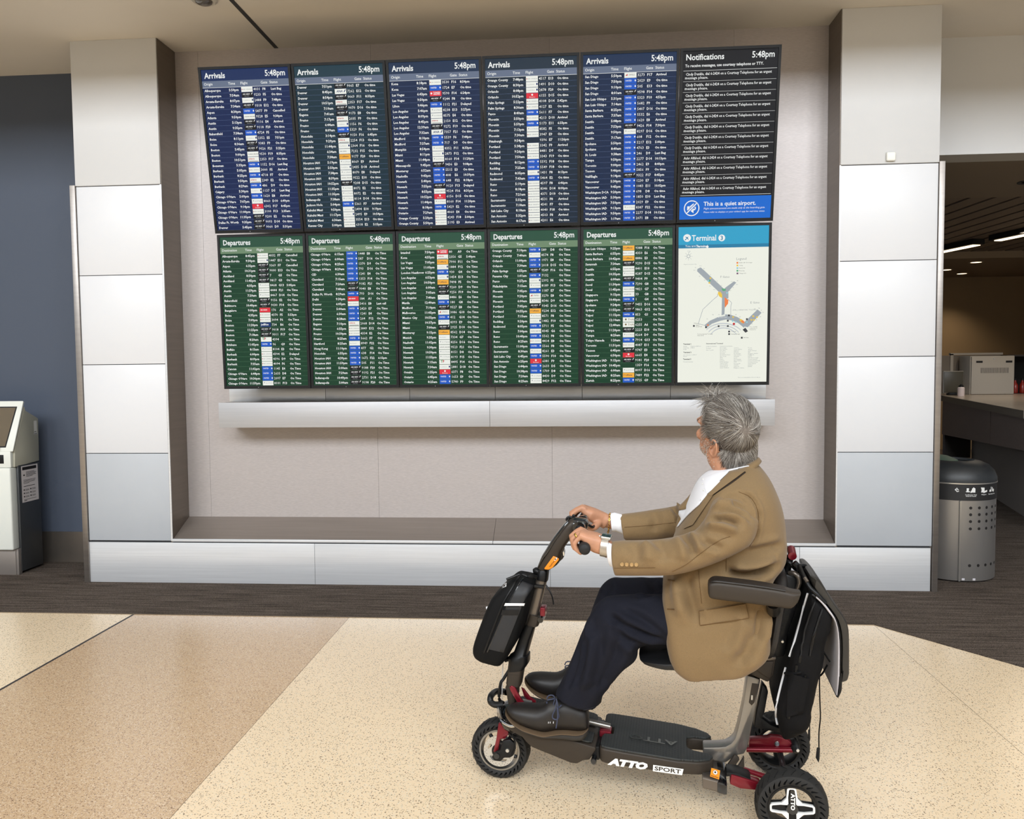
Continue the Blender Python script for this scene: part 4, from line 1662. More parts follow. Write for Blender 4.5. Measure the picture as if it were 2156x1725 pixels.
# ---- fork
plate('fork_blade', [cN(225, 640), cN(300, 640), cN(385, 700), cN(385, 830), cN(330, 900), cN(255, 900), cN(215, 1110), cN(140, 1110), cN(190, 900)], -0.052, -0.038, M_RED, sc, 0.003, -0.052)
plate('fork_blade', [cN(225, 640), cN(300, 640), cN(385, 700), cN(385, 830), cN(330, 900), cN(255, 900), cN(215, 1110), cN(140, 1110), cN(190, 900)], 0.045, 0.058, M_RED, sc, 0.003, -0.052)
box('fork_crown', (0.012, -0.050, 0.222), (0.062, 0.056, 0.250), M_RED, sc, 0.006)
# calliper and its cable
cal = plate('brake_calliper', [cN(300, 910), cN(420, 890), cN(490, 950), cN(510, 1040), cN(480, 1150), cN(420, 1190), cN(320, 1190), cN(270, 1250), cN(170, 1240), cN(120, 1180), cN(190, 1090), cN(260, 1060)], -0.066, -0.050, M_BLK, sc, 0.004, -0.058)
lathe('adjuster', [(0.0, 0), (0.006, 0), (0.0075, 0.003), (0.0075, 0.012)], Matrix.Translation(S(cN(370, 1090), -0.07)) @ Matrix.Rotation(-PI / 2, 4, 'X'), M_SIL, cal, 12)
lathe('axle_boss', [(0.0, 0), (0.010, 0), (0.012, 0.003), (0.012, 0.014)], Matrix.Translation(S(cN(195, 1178), -0.069)) @ Matrix.Rotation(-PI / 2, 4, 'X'), M_BLKG, cal, 16)
tube('brake_cable', [S(cN(455, 820), -0.06), S(cN(490, 940), -0.066), S(cN(495, 1050), -0.068), S(cN(440, 1160), -0.068)], [0.0018, 0.0025, 0.003, 0.002], M_BLK, sc, 6, 4)

# ---- front platform
FD_side = [cN(300, 640), cN(650, 690), cN(1780, 1030), cN(1810, 1060), cN(1700, 1240), cN(1600, 1250), cN(1500, 1302), cN(1400, 1290), cN(770, 1035), cN(690, 965), cN(610, 870), cN(390, 750)]
fd = plate('front_platform', FD_side, -0.118, 0.118, M_TITAN, sc, 0.010, -0.118)
tp = [S(p, -0.118) for p in (cN(330, 632), cN(640, 676), cN(1745, 1012))]
bm = bmesh.new()
a, b, c = tp
pl = []
for (t, vv) in ((0.0, -0.06), (0.06, -0.095), (0.14, -0.112), (0.94, -0.112), (0.99, -0.105), (1.0, -0.09), (1.0, -0.035), (0.88, -0.035), (0.88, 0.035), (1.0, 0.035), (1.0, 0.09), (0.99, 0.105), (0.94, 0.112), (0.14, 0.112), (0.06, 0.095), (0.0, 0.06)):
    q = a.lerp(c, t)
    pl.append(Vector((q.x, vv, q.z + 0.0035)))
add_prism(bm, pl, (0, 0, 0.006))
bevel_all(bm, 0.002, 2)
bm_obj('front_mat', bm, M_MAT, fd, smooth=True)
plate('side_reflector', [cN(660, 700), cN(792, 740), cN(775, 805), cN(745, 835), cN(700, 825), cN(650, 775)], -0.1195, -0.116, M_BLK, fd, 0.001)
# chrome lamp strip around the nose
bm = bmesh.new()
nose = [S(cN(225, 380), -0.05), S(cN(250, 520), -0.085), S(cN(300, 610), -0.110), S(cN(420, 680), -0.121), S(cN(520, 668), -0.122)]
add_tube(bm, catmull(nose, 5), 0.0065, 8, True)
bm_obj('lamp_strip', bm, M_CHR, fd, smooth=True)
ploft('nose_cover', [(cN(230, 360), cN(330, 620), 0.05), (cN(330, 345), cN(440, 660), 0.09), (cN(430, 380), cN(560, 680), 0.105)], 0.0, 0.09, M_BLKG, fd, 20, 2.6, 3)
# bumper loop at the very front
bm = bmesh.new()
lp = [S(cN(300, 330), -0.045), S(cN(170, 340), -0.05), S(cN(100, 290), -0.045), S(cN(105, 200), -0.03), S(cN(180, 130), 0.03), S(cN(280, 125), 0.045), S(cN(360, 140), 0.03)]
add_tube(bm, catmull(lp, 6), 0.011, 10, True)
bm_obj('bumper', bm, M_BLK, sc, smooth=True)

# ---- hinge between the platforms
hg = tube('fold_hinge', [S(cN(1770, 1270), -0.128), S(cN(1770, 1270), -0.128) + Vector((0, 0.256, 0.0))], 0.009, M_BLK, sc, 18)
lathe('hinge_cap', [(0.0, 0), (0.008, 0), (0.0095, 0.002), (0.0095, 0.03)], Matrix.Translation(S(cN(1768, 1268), -0.136)) @ Matrix.Rotation(-PI / 2, 4, 'X'), M_BLKG, hg, 20)
bm = bmesh.new()
hb = S(cN(1800, 1130), -0.12)
add_box(bm, (hb.x - 0.014, -0.105, hb.z - 0.030), (hb.x + 0.012, 0.105, hb.z + 0.016))
bevel_all(bm, 0.004)
bm_obj('hinge_block', bm, M_BLK, hg, smooth=True)
t0, t1 = S(cN(1690, 615), 0.0), S(cN(2040, 700), 0.0)
tube('lock_bar', [t0, t1], 0.011, M_FRAME, sc, 14)
box('lock_catch', (t1.x - 0.035, -0.028, t1.z - 0.028), (t1.x + 0.005, 0.018, t1.z - 0.004), M_RED, sc, 0.004)

# ---- rear platform
zt = lambda u: 0.2005 - 0.085 * (u - 0.365)
zb = lambda u: 0.147 - 0.062 * (u - 0.365)


def deck(name, plan, ztop, zbot, m, parent, bev):
    bm = bmesh.new()
    a = [bm.verts.new((u, v, zbot(u))) for u, v in plan]
    b = [bm.verts.new((u, v, ztop(u))) for u, v in plan]
    n = len(plan)
    bm.faces.new(a)
    bm.faces.new(b)
    for i in range(n):
        bm.faces.new([a[i], a[(i + 1) % n], b[(i + 1) % n], b[i]])
    bevel_all(bm, bev, 3, 40)
    bmesh.ops.triangulate(bm, faces=[f for f in bm.faces if len(f.verts) > 8])
    return bm_obj(name, bm, m, parent, smooth=30)


half = [(0.402, -0.028), (0.372, -0.036), (0.3655, -0.060), (0.3655, -0.112), (0.371, -0.126), (0.386, -0.132), (0.45, -0.134), (0.62, -0.132), (0.685, -0.118), (0.722, -0.096), (0.734, -0.074), (0.716, -0.058), (0.67, -0.052), (0.652, -0.040), (0.648, -0.020)]
plan = half + [(u, -v) for u, v in reversed(half)]
rd = deck('rear_platform', [(u, v * 1.0) for u, v in plan], lambda u: zt(u) - 0.004, zb, M_TITAN, sc, 0.007)
mat_plan = [(0.52 + (u - 0.52) * 0.985, v * 0.985) for u, v in plan]
deck('rear_mat', mat_plan, lambda u: zt(u) + 0.003, lambda u: zt(u) - 0.0045, M_MAT, rd, 0.002)
# lettering along the side
p0, p1 = S(cB(1500, 1150), -0.1345), S(cC(385, 1236), -0.1335)
xd = (p1 - p0).normalized()
nrm = Vector((0, -1, 0))
nrm = (nrm - xd * nrm.dot(xd)).normalized()
yd = nrm.cross(xd)
ML = Matrix((xd, yd, nrm)).transposed().to_4x4()
ML.translation = p0
LW = (p1 - p0).length
s_ = Sheet()
s_.text('ATTO', 0.004, 0.001, 0, 0.029, M_WHT, fit=LW * 0.54, offset=0.0022, shear=0.25)
s_.poly([(LW * 0.60, -0.0015), (LW * 0.985, -0.0015), (LW * 1.0, 0.0195), (LW * 0.60, 0.0195)], 0.0, M_WHT)
s_.text('SPORT', LW * 0.62, 0.003, 0.0005, 0.0185, M_TITAN, fit=LW * 0.345, offset=0.0004)
s_.build('side_lettering', rd, ML)
s_ = Sheet()
s_.text('ATTO', 0, 0, 0, 0.045, M_BLKG, fit=0.16, offset=0.001, res=2)
Mt = Matrix.Translation((0.615, -0.020, zt(0.62) + 0.0085)) @ Matrix.Rotation(PI, 4, 'Z') @ Matrix.Rotation(-0.085, 4, 'Y')
s_.build('mat_lettering', rd, Mt)

# ---- L-shaped seat column
col = [cR(0, 850), cR(300, 845), cR(430, 830), cR(530, 775), cR(600, 690), cR(650, 540), cR(700, 330), cR(770, 0), cC(1045, 210), cC(1185, 250), cR(1010, 0), cR(960, 330), cR(920, 480), cR(880, 700), cR(840, 860), cR(780, 980), cR(620, 1010), cR(430, 1150), cR(230, 1110), cR(0, 1010)]
cl = plate('seat_column', col, -0.030, 0.030, M_FRAME, sc, 0.006, -0.030)
plate('column_channel', [cC(1095, 290), cC(1165, 300), cC(1120, 490), cC(1090, 520), cC(1062, 490)], -0.0325, -0.028, M_TITAN, cl, 0.001)
box('column_slot', tuple(S(cC(1095, 440), -0.034) + Vector((-0.003, 0, -0.008))), tuple(S(cC(1095, 440), -0.034) + Vector((0.003, 0.004, 0.008))), M_SIL, cl, 0.001)
# column rear mast and lower brace, black
plate('column_mast', [cC(1195, 270), cC(1255, 350), cC(1215, 570), cC(1190, 620), cC(1280, 690), cC(1400, 735), cC(1370, 770), cC(1200, 740), cC(1110, 720), cC(1135, 560)], -0.022, 0.022, M_BLK, sc, 0.004, 0.0)
# triangular latch
lt = plate('latch', [cR(600, 970), cR(650, 1000), cR(690, 1060), cR(640, 1130), cR(610, 1190), cR(660, 1190), cR(775, 1000), cR(785, 1280), cR(640, 1270), cR(410, 1240)], -0.048, -0.034, M_TITAN, sc, 0.002, -0.04)
# battery sleeve and label
a0, a1 = S(cR(40, 1290), -0.05), S(cR(360, 1370), -0.05)
bm = bmesh.new()
dirv = (a1 - a0).normalized()
add_rings(bm, [sring(a0 + dirv * t, Vector((0, 0, 0.024)), Vector((0, 0.085, 0)), 24, 5) for t in (-0.010, 0.0, 0.04)])
bm_obj('axle_sleeve', bm, M_TUBE, sc, smooth=30)
bm = bmesh.new()
add_rings(bm, [sring(a0 + dirv * t + Vector((0, 0, -0.002)), Vector((0, 0, h_)), Vector((0, w_, 0)), 24, 4.5) for t, h_, w_ in ((0.036, 0.024, 0.087), (0.042, 0.0262, 0.0895), (0.060, 0.0262, 0.0895), (0.066, 0.024, 0.087))])
bm_obj('axle_collar', bm, M_BLKG, sc, smooth=30)


def label_plate(name, pix, v, parent, words_):
    q = [S(p, v) for p in pix]
    prism(name, q, (0, 0.001, 0), M_ORG, parent)
    return q


q = label_plate('pinch_label', [cR(160, 1235), cR(325, 1285), cR(305, 1455), cR(135, 1395)], -0.1365, sc, 1)


def label_art(q, parent, vert=False):
    """warning disc and words on a label given by its four corners (tl, tr, br, bl)"""
    tl, tr, br, bl = q
    x = (tr - tl)
    y = (tl - bl)
    s_ = Sheet()
    if not vert:
        s_.disc(0.5, 0.64, 0.24, 0.0, M_WHT, 20)
        s_.disc(0.5, 0.64, 0.27, -0.0001, M_RED, 20)
        s_.poly([(0.42, 0.55), (0.62, 0.62), (0.52, 0.80), (0.38, 0.74)], 0.001, M_INK)
        s_.text('Pinch Point', 0.5, 0.10, 0.001, 0.2, M_INK, fit=0.84, align='CENTER', offset=0.004)
    else:
        s_.disc(0.78, 0.5, 0.16, 0.0, M_WHT, 20)
        s_.poly([(0.70, 0.42), (0.86, 0.48), (0.78, 0.72), (0.68, 0.62)], 0.001, M_INK)
        s_.text('Pinch Point', 0.34, 0.36, 0.001, 0.2, M_INK, fit=0.42, align='CENTER', offset=0.004)
    n_ = x.cross(y).normalized()
    if n_.y > 0:
        n_ = -n_
    M = Matrix((x, y, n_)).transposed().to_4x4()
    M.translation = bl + n_ * 0.0008
    s_.build('label_print', parent, M)


label_art(q, sc)

# ---- red rear arms
def beam(name, p, q_, h0, h1, w, m, parent):
    bm = bmesh.new()
    add_rings(bm, [sring(p, Vector((0, 0, h0)), Vector((w, 0, 0)), 16, 6), sring(q_, Vector((0, 0, h1)), Vector((w, 0, 0)), 16, 6)])
    return bm_obj(name, bm, m, parent, smooth=30)


plate('swing_arm', [cR(530, 1335), cR(700, 1380), cR(1080, 1500), cR(1100, 1640), cR(700, 1600), cR(505, 1515)], -0.150, -0.112, M_RED, sc, 0.004, -0.140)
plate('swing_arm', [cR(880, 670), cR(1220, 650), cR(1270, 625), cR(1430, 640), cR(1600, 690), cR(1720, 790), cR(1725, 850), cR(860, 830)], 0.112, 0.140, M_RED, sc, 0.003, 0.12)
tube('drag_strut', [S(cR(780, 1270), -0.075), S(cR(1180, 1400), -0.11)], 0.009, M_RED, sc, 12)
tube('drag_strut', [S(cR(820, 885), 0.10), S(cR(1690, 895), 0.10)], 0.009, M_RED, sc, 12)
lathe('pivot_boss', [(0.0, 0), (0.009, 0), (0.015, 0.006), (0.015, 0.05)], Matrix.Translation(S(cR(1760, 895), 0.088)) @ Matrix.Rotation(-PI / 2, 4, 'X'), M_BLK, sc, 16)
lathe('pivot_bolt', [(0.0, 0), (0.005, 0), (0.006, 0.002), (0.006, 0.012)], Matrix.Translation(S(cR(1795, 910), 0.082)) @ Matrix.Rotation(-PI / 2, 4, 'X'), M_CHR, sc, 10)
lathe('pivot_bolt', [(0.0, 0), (0.008, 0), (0.010, 0.004), (0.010, 0.012)], Matrix.Translation(S(cR(1400, 785), 0.105)) @ Matrix.Rotation(-PI / 2, 4, 'X'), M_CHR, sc, 10)
tube('rear_axle', [(0.957, -0.165, R_R), (0.965, 0.17, R_R)], 0.010, M_BLK, sc, 12)
plate('arm_cover', [cR(440, 1250), cR(640, 1270), cR(880, 1370), cR(910, 1400), cR(780, 1375), cR(540, 1320), cR(430, 1330)], -0.145, -0.085, M_BLK, sc, 0.003, -0.12)

# ---- tiller: fork stem, telescoping tubes, clamp, console
ploft('stem_base', [(cN(400, 300), cN(520, 290), 0.026), (cN(372, 150), cN(560, 150), 0.030), (cN(350, 30), cN(560, -10), 0.032), (cB(440, 300), cB(570, 320), 0.034), (cB(445, 260), cB(580, 300), 0.034)], 0.0, 0.03, M_TITAN, sc, 20, 3.2)
ploft('stem_clamp', [(cB(440, 270), cB(590, 305), 0.036), (cB(460, 110), cB(620, 130), 0.037), (cA(395, 1560), cA(525, 1565), 0.038)], 0.0, 0.036, M_TITAN, sc, 20, 4.5)
ploft('lower_shroud', [(cA(392, 1545), cA(545, 1530), 0.040), (cA(400, 1470), cA(580, 1480), 0.041), (cA(395, 1430), cA(582, 1410), 0.041), (cA(440, 1400), cA(560, 1405), 0.036), (cA(490, 1260), cA(600, 1260), 0.032), (cA(550, 1130), cA(645, 1145), 0.032)], 0.0, 0.036, M_BLK, sc, 20, 3.6)
ploft('upper_tube', [(cA(470, 1430), cA(560, 1440), 0.022), (cA(520, 1240), cA(622, 1220), 0.0225), (cA(640, 740), cA(735, 770), 0.0225), (cA(658, 690), cA(752, 705), 0.0225)], 0.0, 0.0225, M_TUBE, sc, 20, 3.0)
ploft('height_collar', [(cA(555, 1140), cA(668, 1145), 0.030), (cA(590, 1030), cA(690, 1060), 0.030)], 0.0, 0.03, M_TITAN, sc, 20, 3.6)
rk = box('release_lever', tuple(S(cA(675, 1072), -0.025)), tuple(S(cA(722, 995), -0.025) + Vector((0, 0.045, 0))), M_RED, sc, 0.004)
tube('clamp_bolt', [S(cA(680, 1105), -0.03), S(cA(680, 1105), -0.03) + Vector((0, 0.06, 0))], 0.010, M_BLKG, sc, 12)
ploft('top_collar', [(cA(650, 720), cA(748, 745), 0.029), (cA(668, 640), cA(758, 660), 0.030), (cA(690, 625), cA(745, 645), 0.026)], 0.0, 0.03, M_BLK, sc, 20, 3.2)
ploft('collar_knob', [(cA(612, 640), cA(625, 690), 0.010), (cA(640, 625), cA(660, 695), 0.016), (cA(690, 640), cA(700, 690), 0.016)], 0.0, 0.016, M_BLK, sc, 16, 2.2, 3)
con = ploft('console', [(cT(345, 1240), cT(480, 1310), 0.030), (cT(440, 1030), cT(640, 1270), 0.038), (cT(530, 870), cT(800, 1140), 0.042), (cT(640, 690), cT(850, 950), 0.044), (cT(760, 540), cT(930, 790), 0.045), (cT(900, 350), cT(1040, 640), 0.045), (cT(990, 260), cT(1100, 540), 0.044), (cT(1080, 215), cT(1150, 450), 0.040), (cT(1180, 215), cT(1200, 420), 0.034)], 0.0, 0.04, M_TITAN, sc, 28, 3.4, 3)
ploft('console_screen', [(cT(335, 1235), cT(365, 1250), 0.024), (cT(425, 1010), cT(520, 1020), 0.033), (cT(510, 870), cT(610, 900), 0.036), (cT(630, 670), cT(720, 720), 0.037), (cT(740, 520), cT(820, 580), 0.037), (cT(900, 320), cT(960, 380), 0.036), (cT(985, 235), cT(1030, 300), 0.034)], -0.008, 0.036, M_BLKG, con, 20, 3.0, 3)
plate('console_fin', [cT(640, 1270), cT(560, 1320), cT(470, 1320), cT(480, 1210), cT(700, 960), cT(850, 830), cT(905, 880), cT(850, 950), cT(895, 1045)], -0.018, 0.018, M_TITAN, con, 0.005, 0.0)
plate('key_switch', [cT(850, 870), cT(900, 880), cT(912, 960), cT(890, 1030), cT(850, 960)], -0.012, 0.012, M_CHR, con, 0.003, 0.0)
q = [S(p, -0.0435) for p in (cT(465, 1290), cT(660, 1025), cT(778, 1095), cT(620, 1310))]
prism('pinch_label', [S(p, -0.0435) for p in (cT(465, 1290), cT(660, 1025), cT(720, 1050), cT(778, 1090), cT(770, 1120), cT(640, 1280), cT(560, 1318), cT(480, 1312))], (0, 0.006, 0), M_ORG, con, 0.001)
tl, tr, br, bl = q
x = tr - tl
y = (tl - bl)
s_ = Sheet()
s_.disc(0.80, 0.42, 0.13, 0.0, M_WHT, 20)
s_.poly([(0.74, 0.36), (0.85, 0.40), (0.82, 0.55), (0.74, 0.52)], 0.001, M_INK)
s_.text('Pinch Point', 0.42, 0.36, 0.001, 0.28, M_INK, fit=0.46, align='CENTER', offset=0.004)
M = Matrix((x, y, Vector((0, -0.9, 0.1)))).transposed().to_4x4()
M.translation = bl + Vector((0, -0.0012, 0))
s_.build('label_print', con, M)

# handlebar and grips
hbR = S(cT(1290, 350), 0.0)
GN, GF = S(cT(1330, 890), -0.265), S(cG(600, 420), 0.235)
hc_ = ploft('bar_clamp', [(cT(1110, 205), cT(1120, 450), 0.042), (cT(1250, 215), cT(1230, 460), 0.042), (cT(1370, 240), cT(1330, 450), 0.036), (cT(1420, 300), cT(1390, 430), 0.024)], 0.0, 0.04, M_BLKG, sc, 20, 2.8, 3)
n1 = hbR + Vector((-0.006, -0.07, -0.002))
f1 = hbR + Vector((-0.006, 0.07, 0.0))
n2 = GN + Vector((-0.016, 0.125, 0.006))
tube('handlebar', [GN, GN.lerp(n2, 0.5), n2, n1, hbR, f1, f1.lerp(GF, 0.7), GF], [0.011] * 8, M_BLK, sc, 14, 5)
for nm, g, inner in (('n', GN, n2), ('f', GF, f1)):
    d = (inner - g)
    L_ = d.length
    d.normalize()
    bm = bmesh.new()
    add_tube(bm, [g - d * 0.002, g + d * 0.002, g + d * 0.012, g + d * 0.075, g + d * 0.125], [0.014, 0.0175, 0.0185, 0.0165, 0.0155], 18)
    bm_obj('grip', bm, mat('grip_rubber', (24, 24, 25), 0.65) if nm == 'n' else bpy.data.materials['grip_rubber'], sc, smooth=50)
    bm = bmesh.new()
    pth = [inner + Vector((0.0, 0, -0.004)), inner + Vector((0.030, -0.02 if nm == 'n' else 0.02, -0.026)), g.lerp(inner, 0.45) + Vector((0.038, 0, -0.014))]
    add_tube(bm, catmull(pth, 5), 0.0045, 8)
    bm_obj('throttle_lever', bm, M_BLK, sc, smooth=True)
for vv in (-0.055, 0.055):
    bm = bmesh.new()
    add_tube(bm, [hbR + Vector((-0.006, vv - 0.012, 0)), hbR + Vector((-0.006, vv + 0.012, 0))], 0.021, 16)
    bm_obj('switch_housing', bm, M_BLKG, sc, smooth=40)
# wire loop at the console top, cables down to the stem
tube('bell_loop', [S(cT(960, 290), 0.02), S(cT(945, 230), 0.02), S(cT(1000, 190), 0.02), S(cT(1060, 200), 0.02), S(cT(1095, 155), 0.02), S(cT(1110, 200), 0.02)], 0.0042, M_BLK, sc, 8, 5)
tube('brake_hose', [S(cT(1100, 500), -0.03), S(cT(1180, 430), -0.04), S(cT(1300, 440), -0.05), S(cT(1410, 490), -0.05)], 0.003, M_BLK, sc, 8, 5)
tube('control_cable', [S(cA(395, 1560), -0.02), S(cA(345, 1640), -0.025), S(cB(370, 300), -0.03), S(cB(355, 460), -0.03), S(cB(400, 500), -0.01)], 0.0055, M_BLK, sc, 8, 5)
tube('loose_strap', [S(cA(730, 785), -0.025), S(cA(765, 840), -0.03), S(cA(790, 900), -0.03), S(cA(800, 962), -0.03)], 0.0028, M_BLK, sc, 6, 4)
# red steering links behind the shoe
plate('steering_link', [cN(400, 60), cN(440, 35), cN(490, 60), cN(600, 260), cN(660, 330), cN(540, 330), cN(420, 120)], -0.040, -0.030, M_RED, sc, 0.003)
plate('steering_link', [cN(590, 60), cN(640, 90), cN(740, 220), cN(830, 280), cN(835, 330), cN(760, 340), cN(640, 210)], 0.030, 0.040, M_RED, sc, 0.003)
tube('link_rod', [S(cN(610, 270), -0.01), S(cN(760, 300), 0.01)], 0.006, M_SIL, sc, 10)

# ---- seat, backrest and armrests
seat = ploft('seat', [(cF(735, 1330), cF(760, 1352), 0.10), (cF(760, 1318), cF(800, 1372), 0.15), (cF(950, 1300), cF(950, 1395), 0.185), (cF(1300, 1270), cF(1300, 1400), 0.19), (cF(1560, 1250), cF(1560, 1390), 0.185), (cF(1640, 1270), cF(1640, 1370), 0.17)], 0.0, 0.18, mat('seat_vinyl', (20, 20, 22), 0.5), sc, 28, 3.4, 3)
plate('seat_mount', [cD(740, 1150), cD(930, 1190), cD(905, 1350), cD(850, 1430), cD(680, 1350), cD(700, 1260)], -0.055, 0.055, M_TITAN, sc, 0.006, -0.055)
plate('mount_cover', [cD(800, 1215), cD(905, 1210), cD(880, 1370), cD(850, 1385), cD(730, 1300), cD(735, 1270), cD(790, 1240)], -0.060, -0.05, M_TITAN, sc, 0.003, -0.058)
plate('mount_rib', [cD(770, 1150), cD(930, 1170), cD(925, 1195), cD(850, 1200), cD(765, 1175)], -0.062, -0.04, M_TUBE, sc, 0.002, -0.058)
bk = ploft('backrest', [(cD(860, 250), cD(1000, 250), 0.10), (cD(850, 300), cD(1010, 300), 0.15), (cD(845, 420), cD(1000, 420), 0.185), (cD(815, 640), cD(950, 650), 0.19), (cD(790, 850), cD(910, 860), 0.185), (cD(770, 980), cD(880, 990), 0.16), (cD(770, 1050), cD(850, 1060), 0.12)], 0.0, 0.19, mat('backrest_vinyl', (30, 28, 28), 0.45), sc, 28, 3.2, 3)
plate('back_frame', [cD(960, 275), cD(1060, 310), cD(1130, 330), cD(1160, 400), cD(1165, 490), cD(1110, 660), cD(1030, 900), cD(1000, 1120), cD(850, 1140), cD(900, 1000), cD(940, 650)], -0.045, 0.045, M_BLK, sc, 0.008, 0.0)
plate('back_bracket', [cD(960, 670), cD(1000, 680), cD(985, 850), cD(950, 870), cD(945, 760)], -0.062, -0.045, M_TITAN, sc, 0.003, -0.055)
for pt in ((980, 705), (945, 855), (995, 1015)):
    lathe('bracket_bolt', [(0.0, 0), (0.004, 0), (0.005, 0.002), (0.005, 0.01)], Matrix.Translation(S(cD(*pt), -0.066)) @ Matrix.Rotation(-PI / 2, 4, 'X'), M_SIL, sc, 10)
tube('push_handle', [S(cK(700, 110), 0.02), S(cK(720, 210), -0.03)], 0.0135, M_RED, sc, 14)
tube('handle_neck', [S(cK(690, 200), 0.0), S(cK(660, 330), 0.0), S(cK(640, 430), 0.0)], 0.012, M_BLK, sc, 12, 4)
tube('back_hoop', [S(cK(670, 440), -0.04), S(cK(740, 445), -0.05), S(cK(800, 500), -0.055), S(cK(815, 580), -0.055), S(cK(785, 670), -0.05)], [0.006, 0.008, 0.008, 0.008, 0.006], M_TUBE, sc, 10, 5)
tube('wiring', [S(cK(600, 260), -0.02), S(cK(680, 300), -0.035), S(cK(740, 370), -0.03), S(cK(800, 420), -0.02)], 0.006, M_BLK, sc, 8, 5)
ARM = [(cD(243, 430), cD(243, 520), 0.020), (cD(255, 395), cD(270, 560), 0.030), (cD(330, 372), cD(400, 580), 0.034), (cD(520, 392), cD(560, 600), 0.034), (cD(760, 425), cD(770, 625), 0.034), (cD(960, 455), cD(960, 650), 0.034), (cD(1090, 490), cD(1070, 660), 0.032), (cD(1172, 500), cD(1130, 610), 0.024)]
am = ploft('armrest', ARM, -0.285, 0.034, M_TITAN, sc, 24, 4.2, 3)
ploft('arm_pad', [(cD(262, 388), cD(266, 402), 0.024), (cD(320, 366), cD(330, 400), 0.030), (cD(520, 388), cD(520, 420), 0.030), (cD(800, 425), cD(800, 455), 0.030), (cD(1020, 466), cD(1010, 492), 0.028)], -0.290, 0.03, mat('armrest_pad', (36, 31, 28), 0.55), am, 16, 3.0, 3)
tube('arm_pivot', [S(cD(900, 620), -0.27), S(cD(905, 700), -0.20), S(cD(920, 700), -0.05)], [0.02, 0.02, 0.016], M_BLK, sc, 12, 4)
far_arm = ploft('armrest', ARM, -0.285, 0.034, M_TITAN, sc, 24, 4.2, 3)
for vtx in far_arm.data.vertices:
    vtx.co.y += 0.57
# ================================================================= projecting details onto a built surface
SC_INV = SC_M.inverted()
CAM_S = SC_INV @ CAM_LOC


def sdir(px, py):
    return (SC_INV.to_3x3() @ ray(px, py)).normalized()


def bvh_of(*objs):
    vs_, fs = [], []
    for o in objs:
        b = len(vs_)
        vs_ += [v.co.copy() for v in o.data.vertices]
        fs += [tuple(i + b for i in p.vertices) for p in o.data.polygons]
    return BVHTree.FromPolygons(vs_, fs)


def hit(bvh, p, off=0.0, fallback=None):
    loc, n, i, d = bvh.ray_cast(CAM_S, sdir(*p))
    if loc is None:
        return fallback
    if n.dot(sdir(*p)) > 0:
        n = -n
    return loc + n * off


def path_on(bvh, pix, off=0.0, per=5):
    """smooth photo polyline dropped onto a surface"""
    pts = catmull([Vector((p[0], p[1], 0)) for p in pix], per) if len(pix) > 2 else [Vector((pix[0][0], pix[0][1], 0)).lerp(Vector((pix[1][0], pix[1][1], 0)), k / 8) for k in range(9)]
    out = []
    for p in pts:
        h = hit(bvh, (p.x, p.y), off)
        if h is not None:
            out.append(h)
    return out


def tube_on(name, bvh, pix, rad, m, parent, off=0.0, seg=6, per=5, squash=None):
    pts = path_on(bvh, pix, off, per)
    if len(pts) < 2:
        return None
    bm = bmesh.new()
    add_tube(bm, pts, rad, seg, True, squash)
    return bm_obj(name, bm, m, parent, smooth=50)


def patch_on(name, bvh, quad, m, parent, off=0.002, thick=0.003, nu=10, nv=6, bow=0.0):
    """four-cornered patch (photo points, tl tr br bl) laid on a surface as a thin panel"""
    tl, tr, br, bl = [Vector((q[0], q[1], 0)) for q in quad]
    G_, N_ = [], []
    for j in range(nv + 1):
        row = []
        for i in range(nu + 1):
            s, t = i / nu, j / nv
            p = tl.lerp(tr, s).lerp(bl.lerp(br, s), t)
            h = hit(bvh, (p.x, p.y), 0.0)
            d = -sdir(p.x, p.y)
            row.append((h, d))
        G_.append(row)
    bm = bmesh.new()
    top, bot = [], []
    last = None
    for row in G_:
        tr_, br_ = [], []
        for h, d in row:
            if h is None:
                h = last if last is not None else Vector((0, 0, 0))
            last = h
            tr_.append(bm.verts.new(h + d * (off + thick)))
            br_.append(bm.verts.new(h + d * (off - 0.002)))
        top.append(tr_)
        bot.append(br_)
    for j in range(nv):
        for i in range(nu):
            bm.faces.new([top[j][i], top[j][i + 1], top[j + 1][i + 1], top[j + 1][i]])
            bm.faces.new([bot[j][i], bot[j + 1][i], bot[j + 1][i + 1], bot[j][i + 1]])
    for i in range(nu):
        bm.faces.new([top[0][i], bot[0][i], bot[0][i + 1], top[0][i + 1]])
        bm.faces.new([top[nv][i + 1], bot[nv][i + 1], bot[nv][i], top[nv][i]])
    for j in range(nv):
        bm.faces.new([top[j + 1][0], bot[j + 1][0], bot[j][0], top[j][0]])
        bm.faces.new([top[j][nu], bot[j][nu], bot[j + 1][nu], top[j + 1][nu]])
    return bm_obj(name, bm, m, parent, smooth=60)


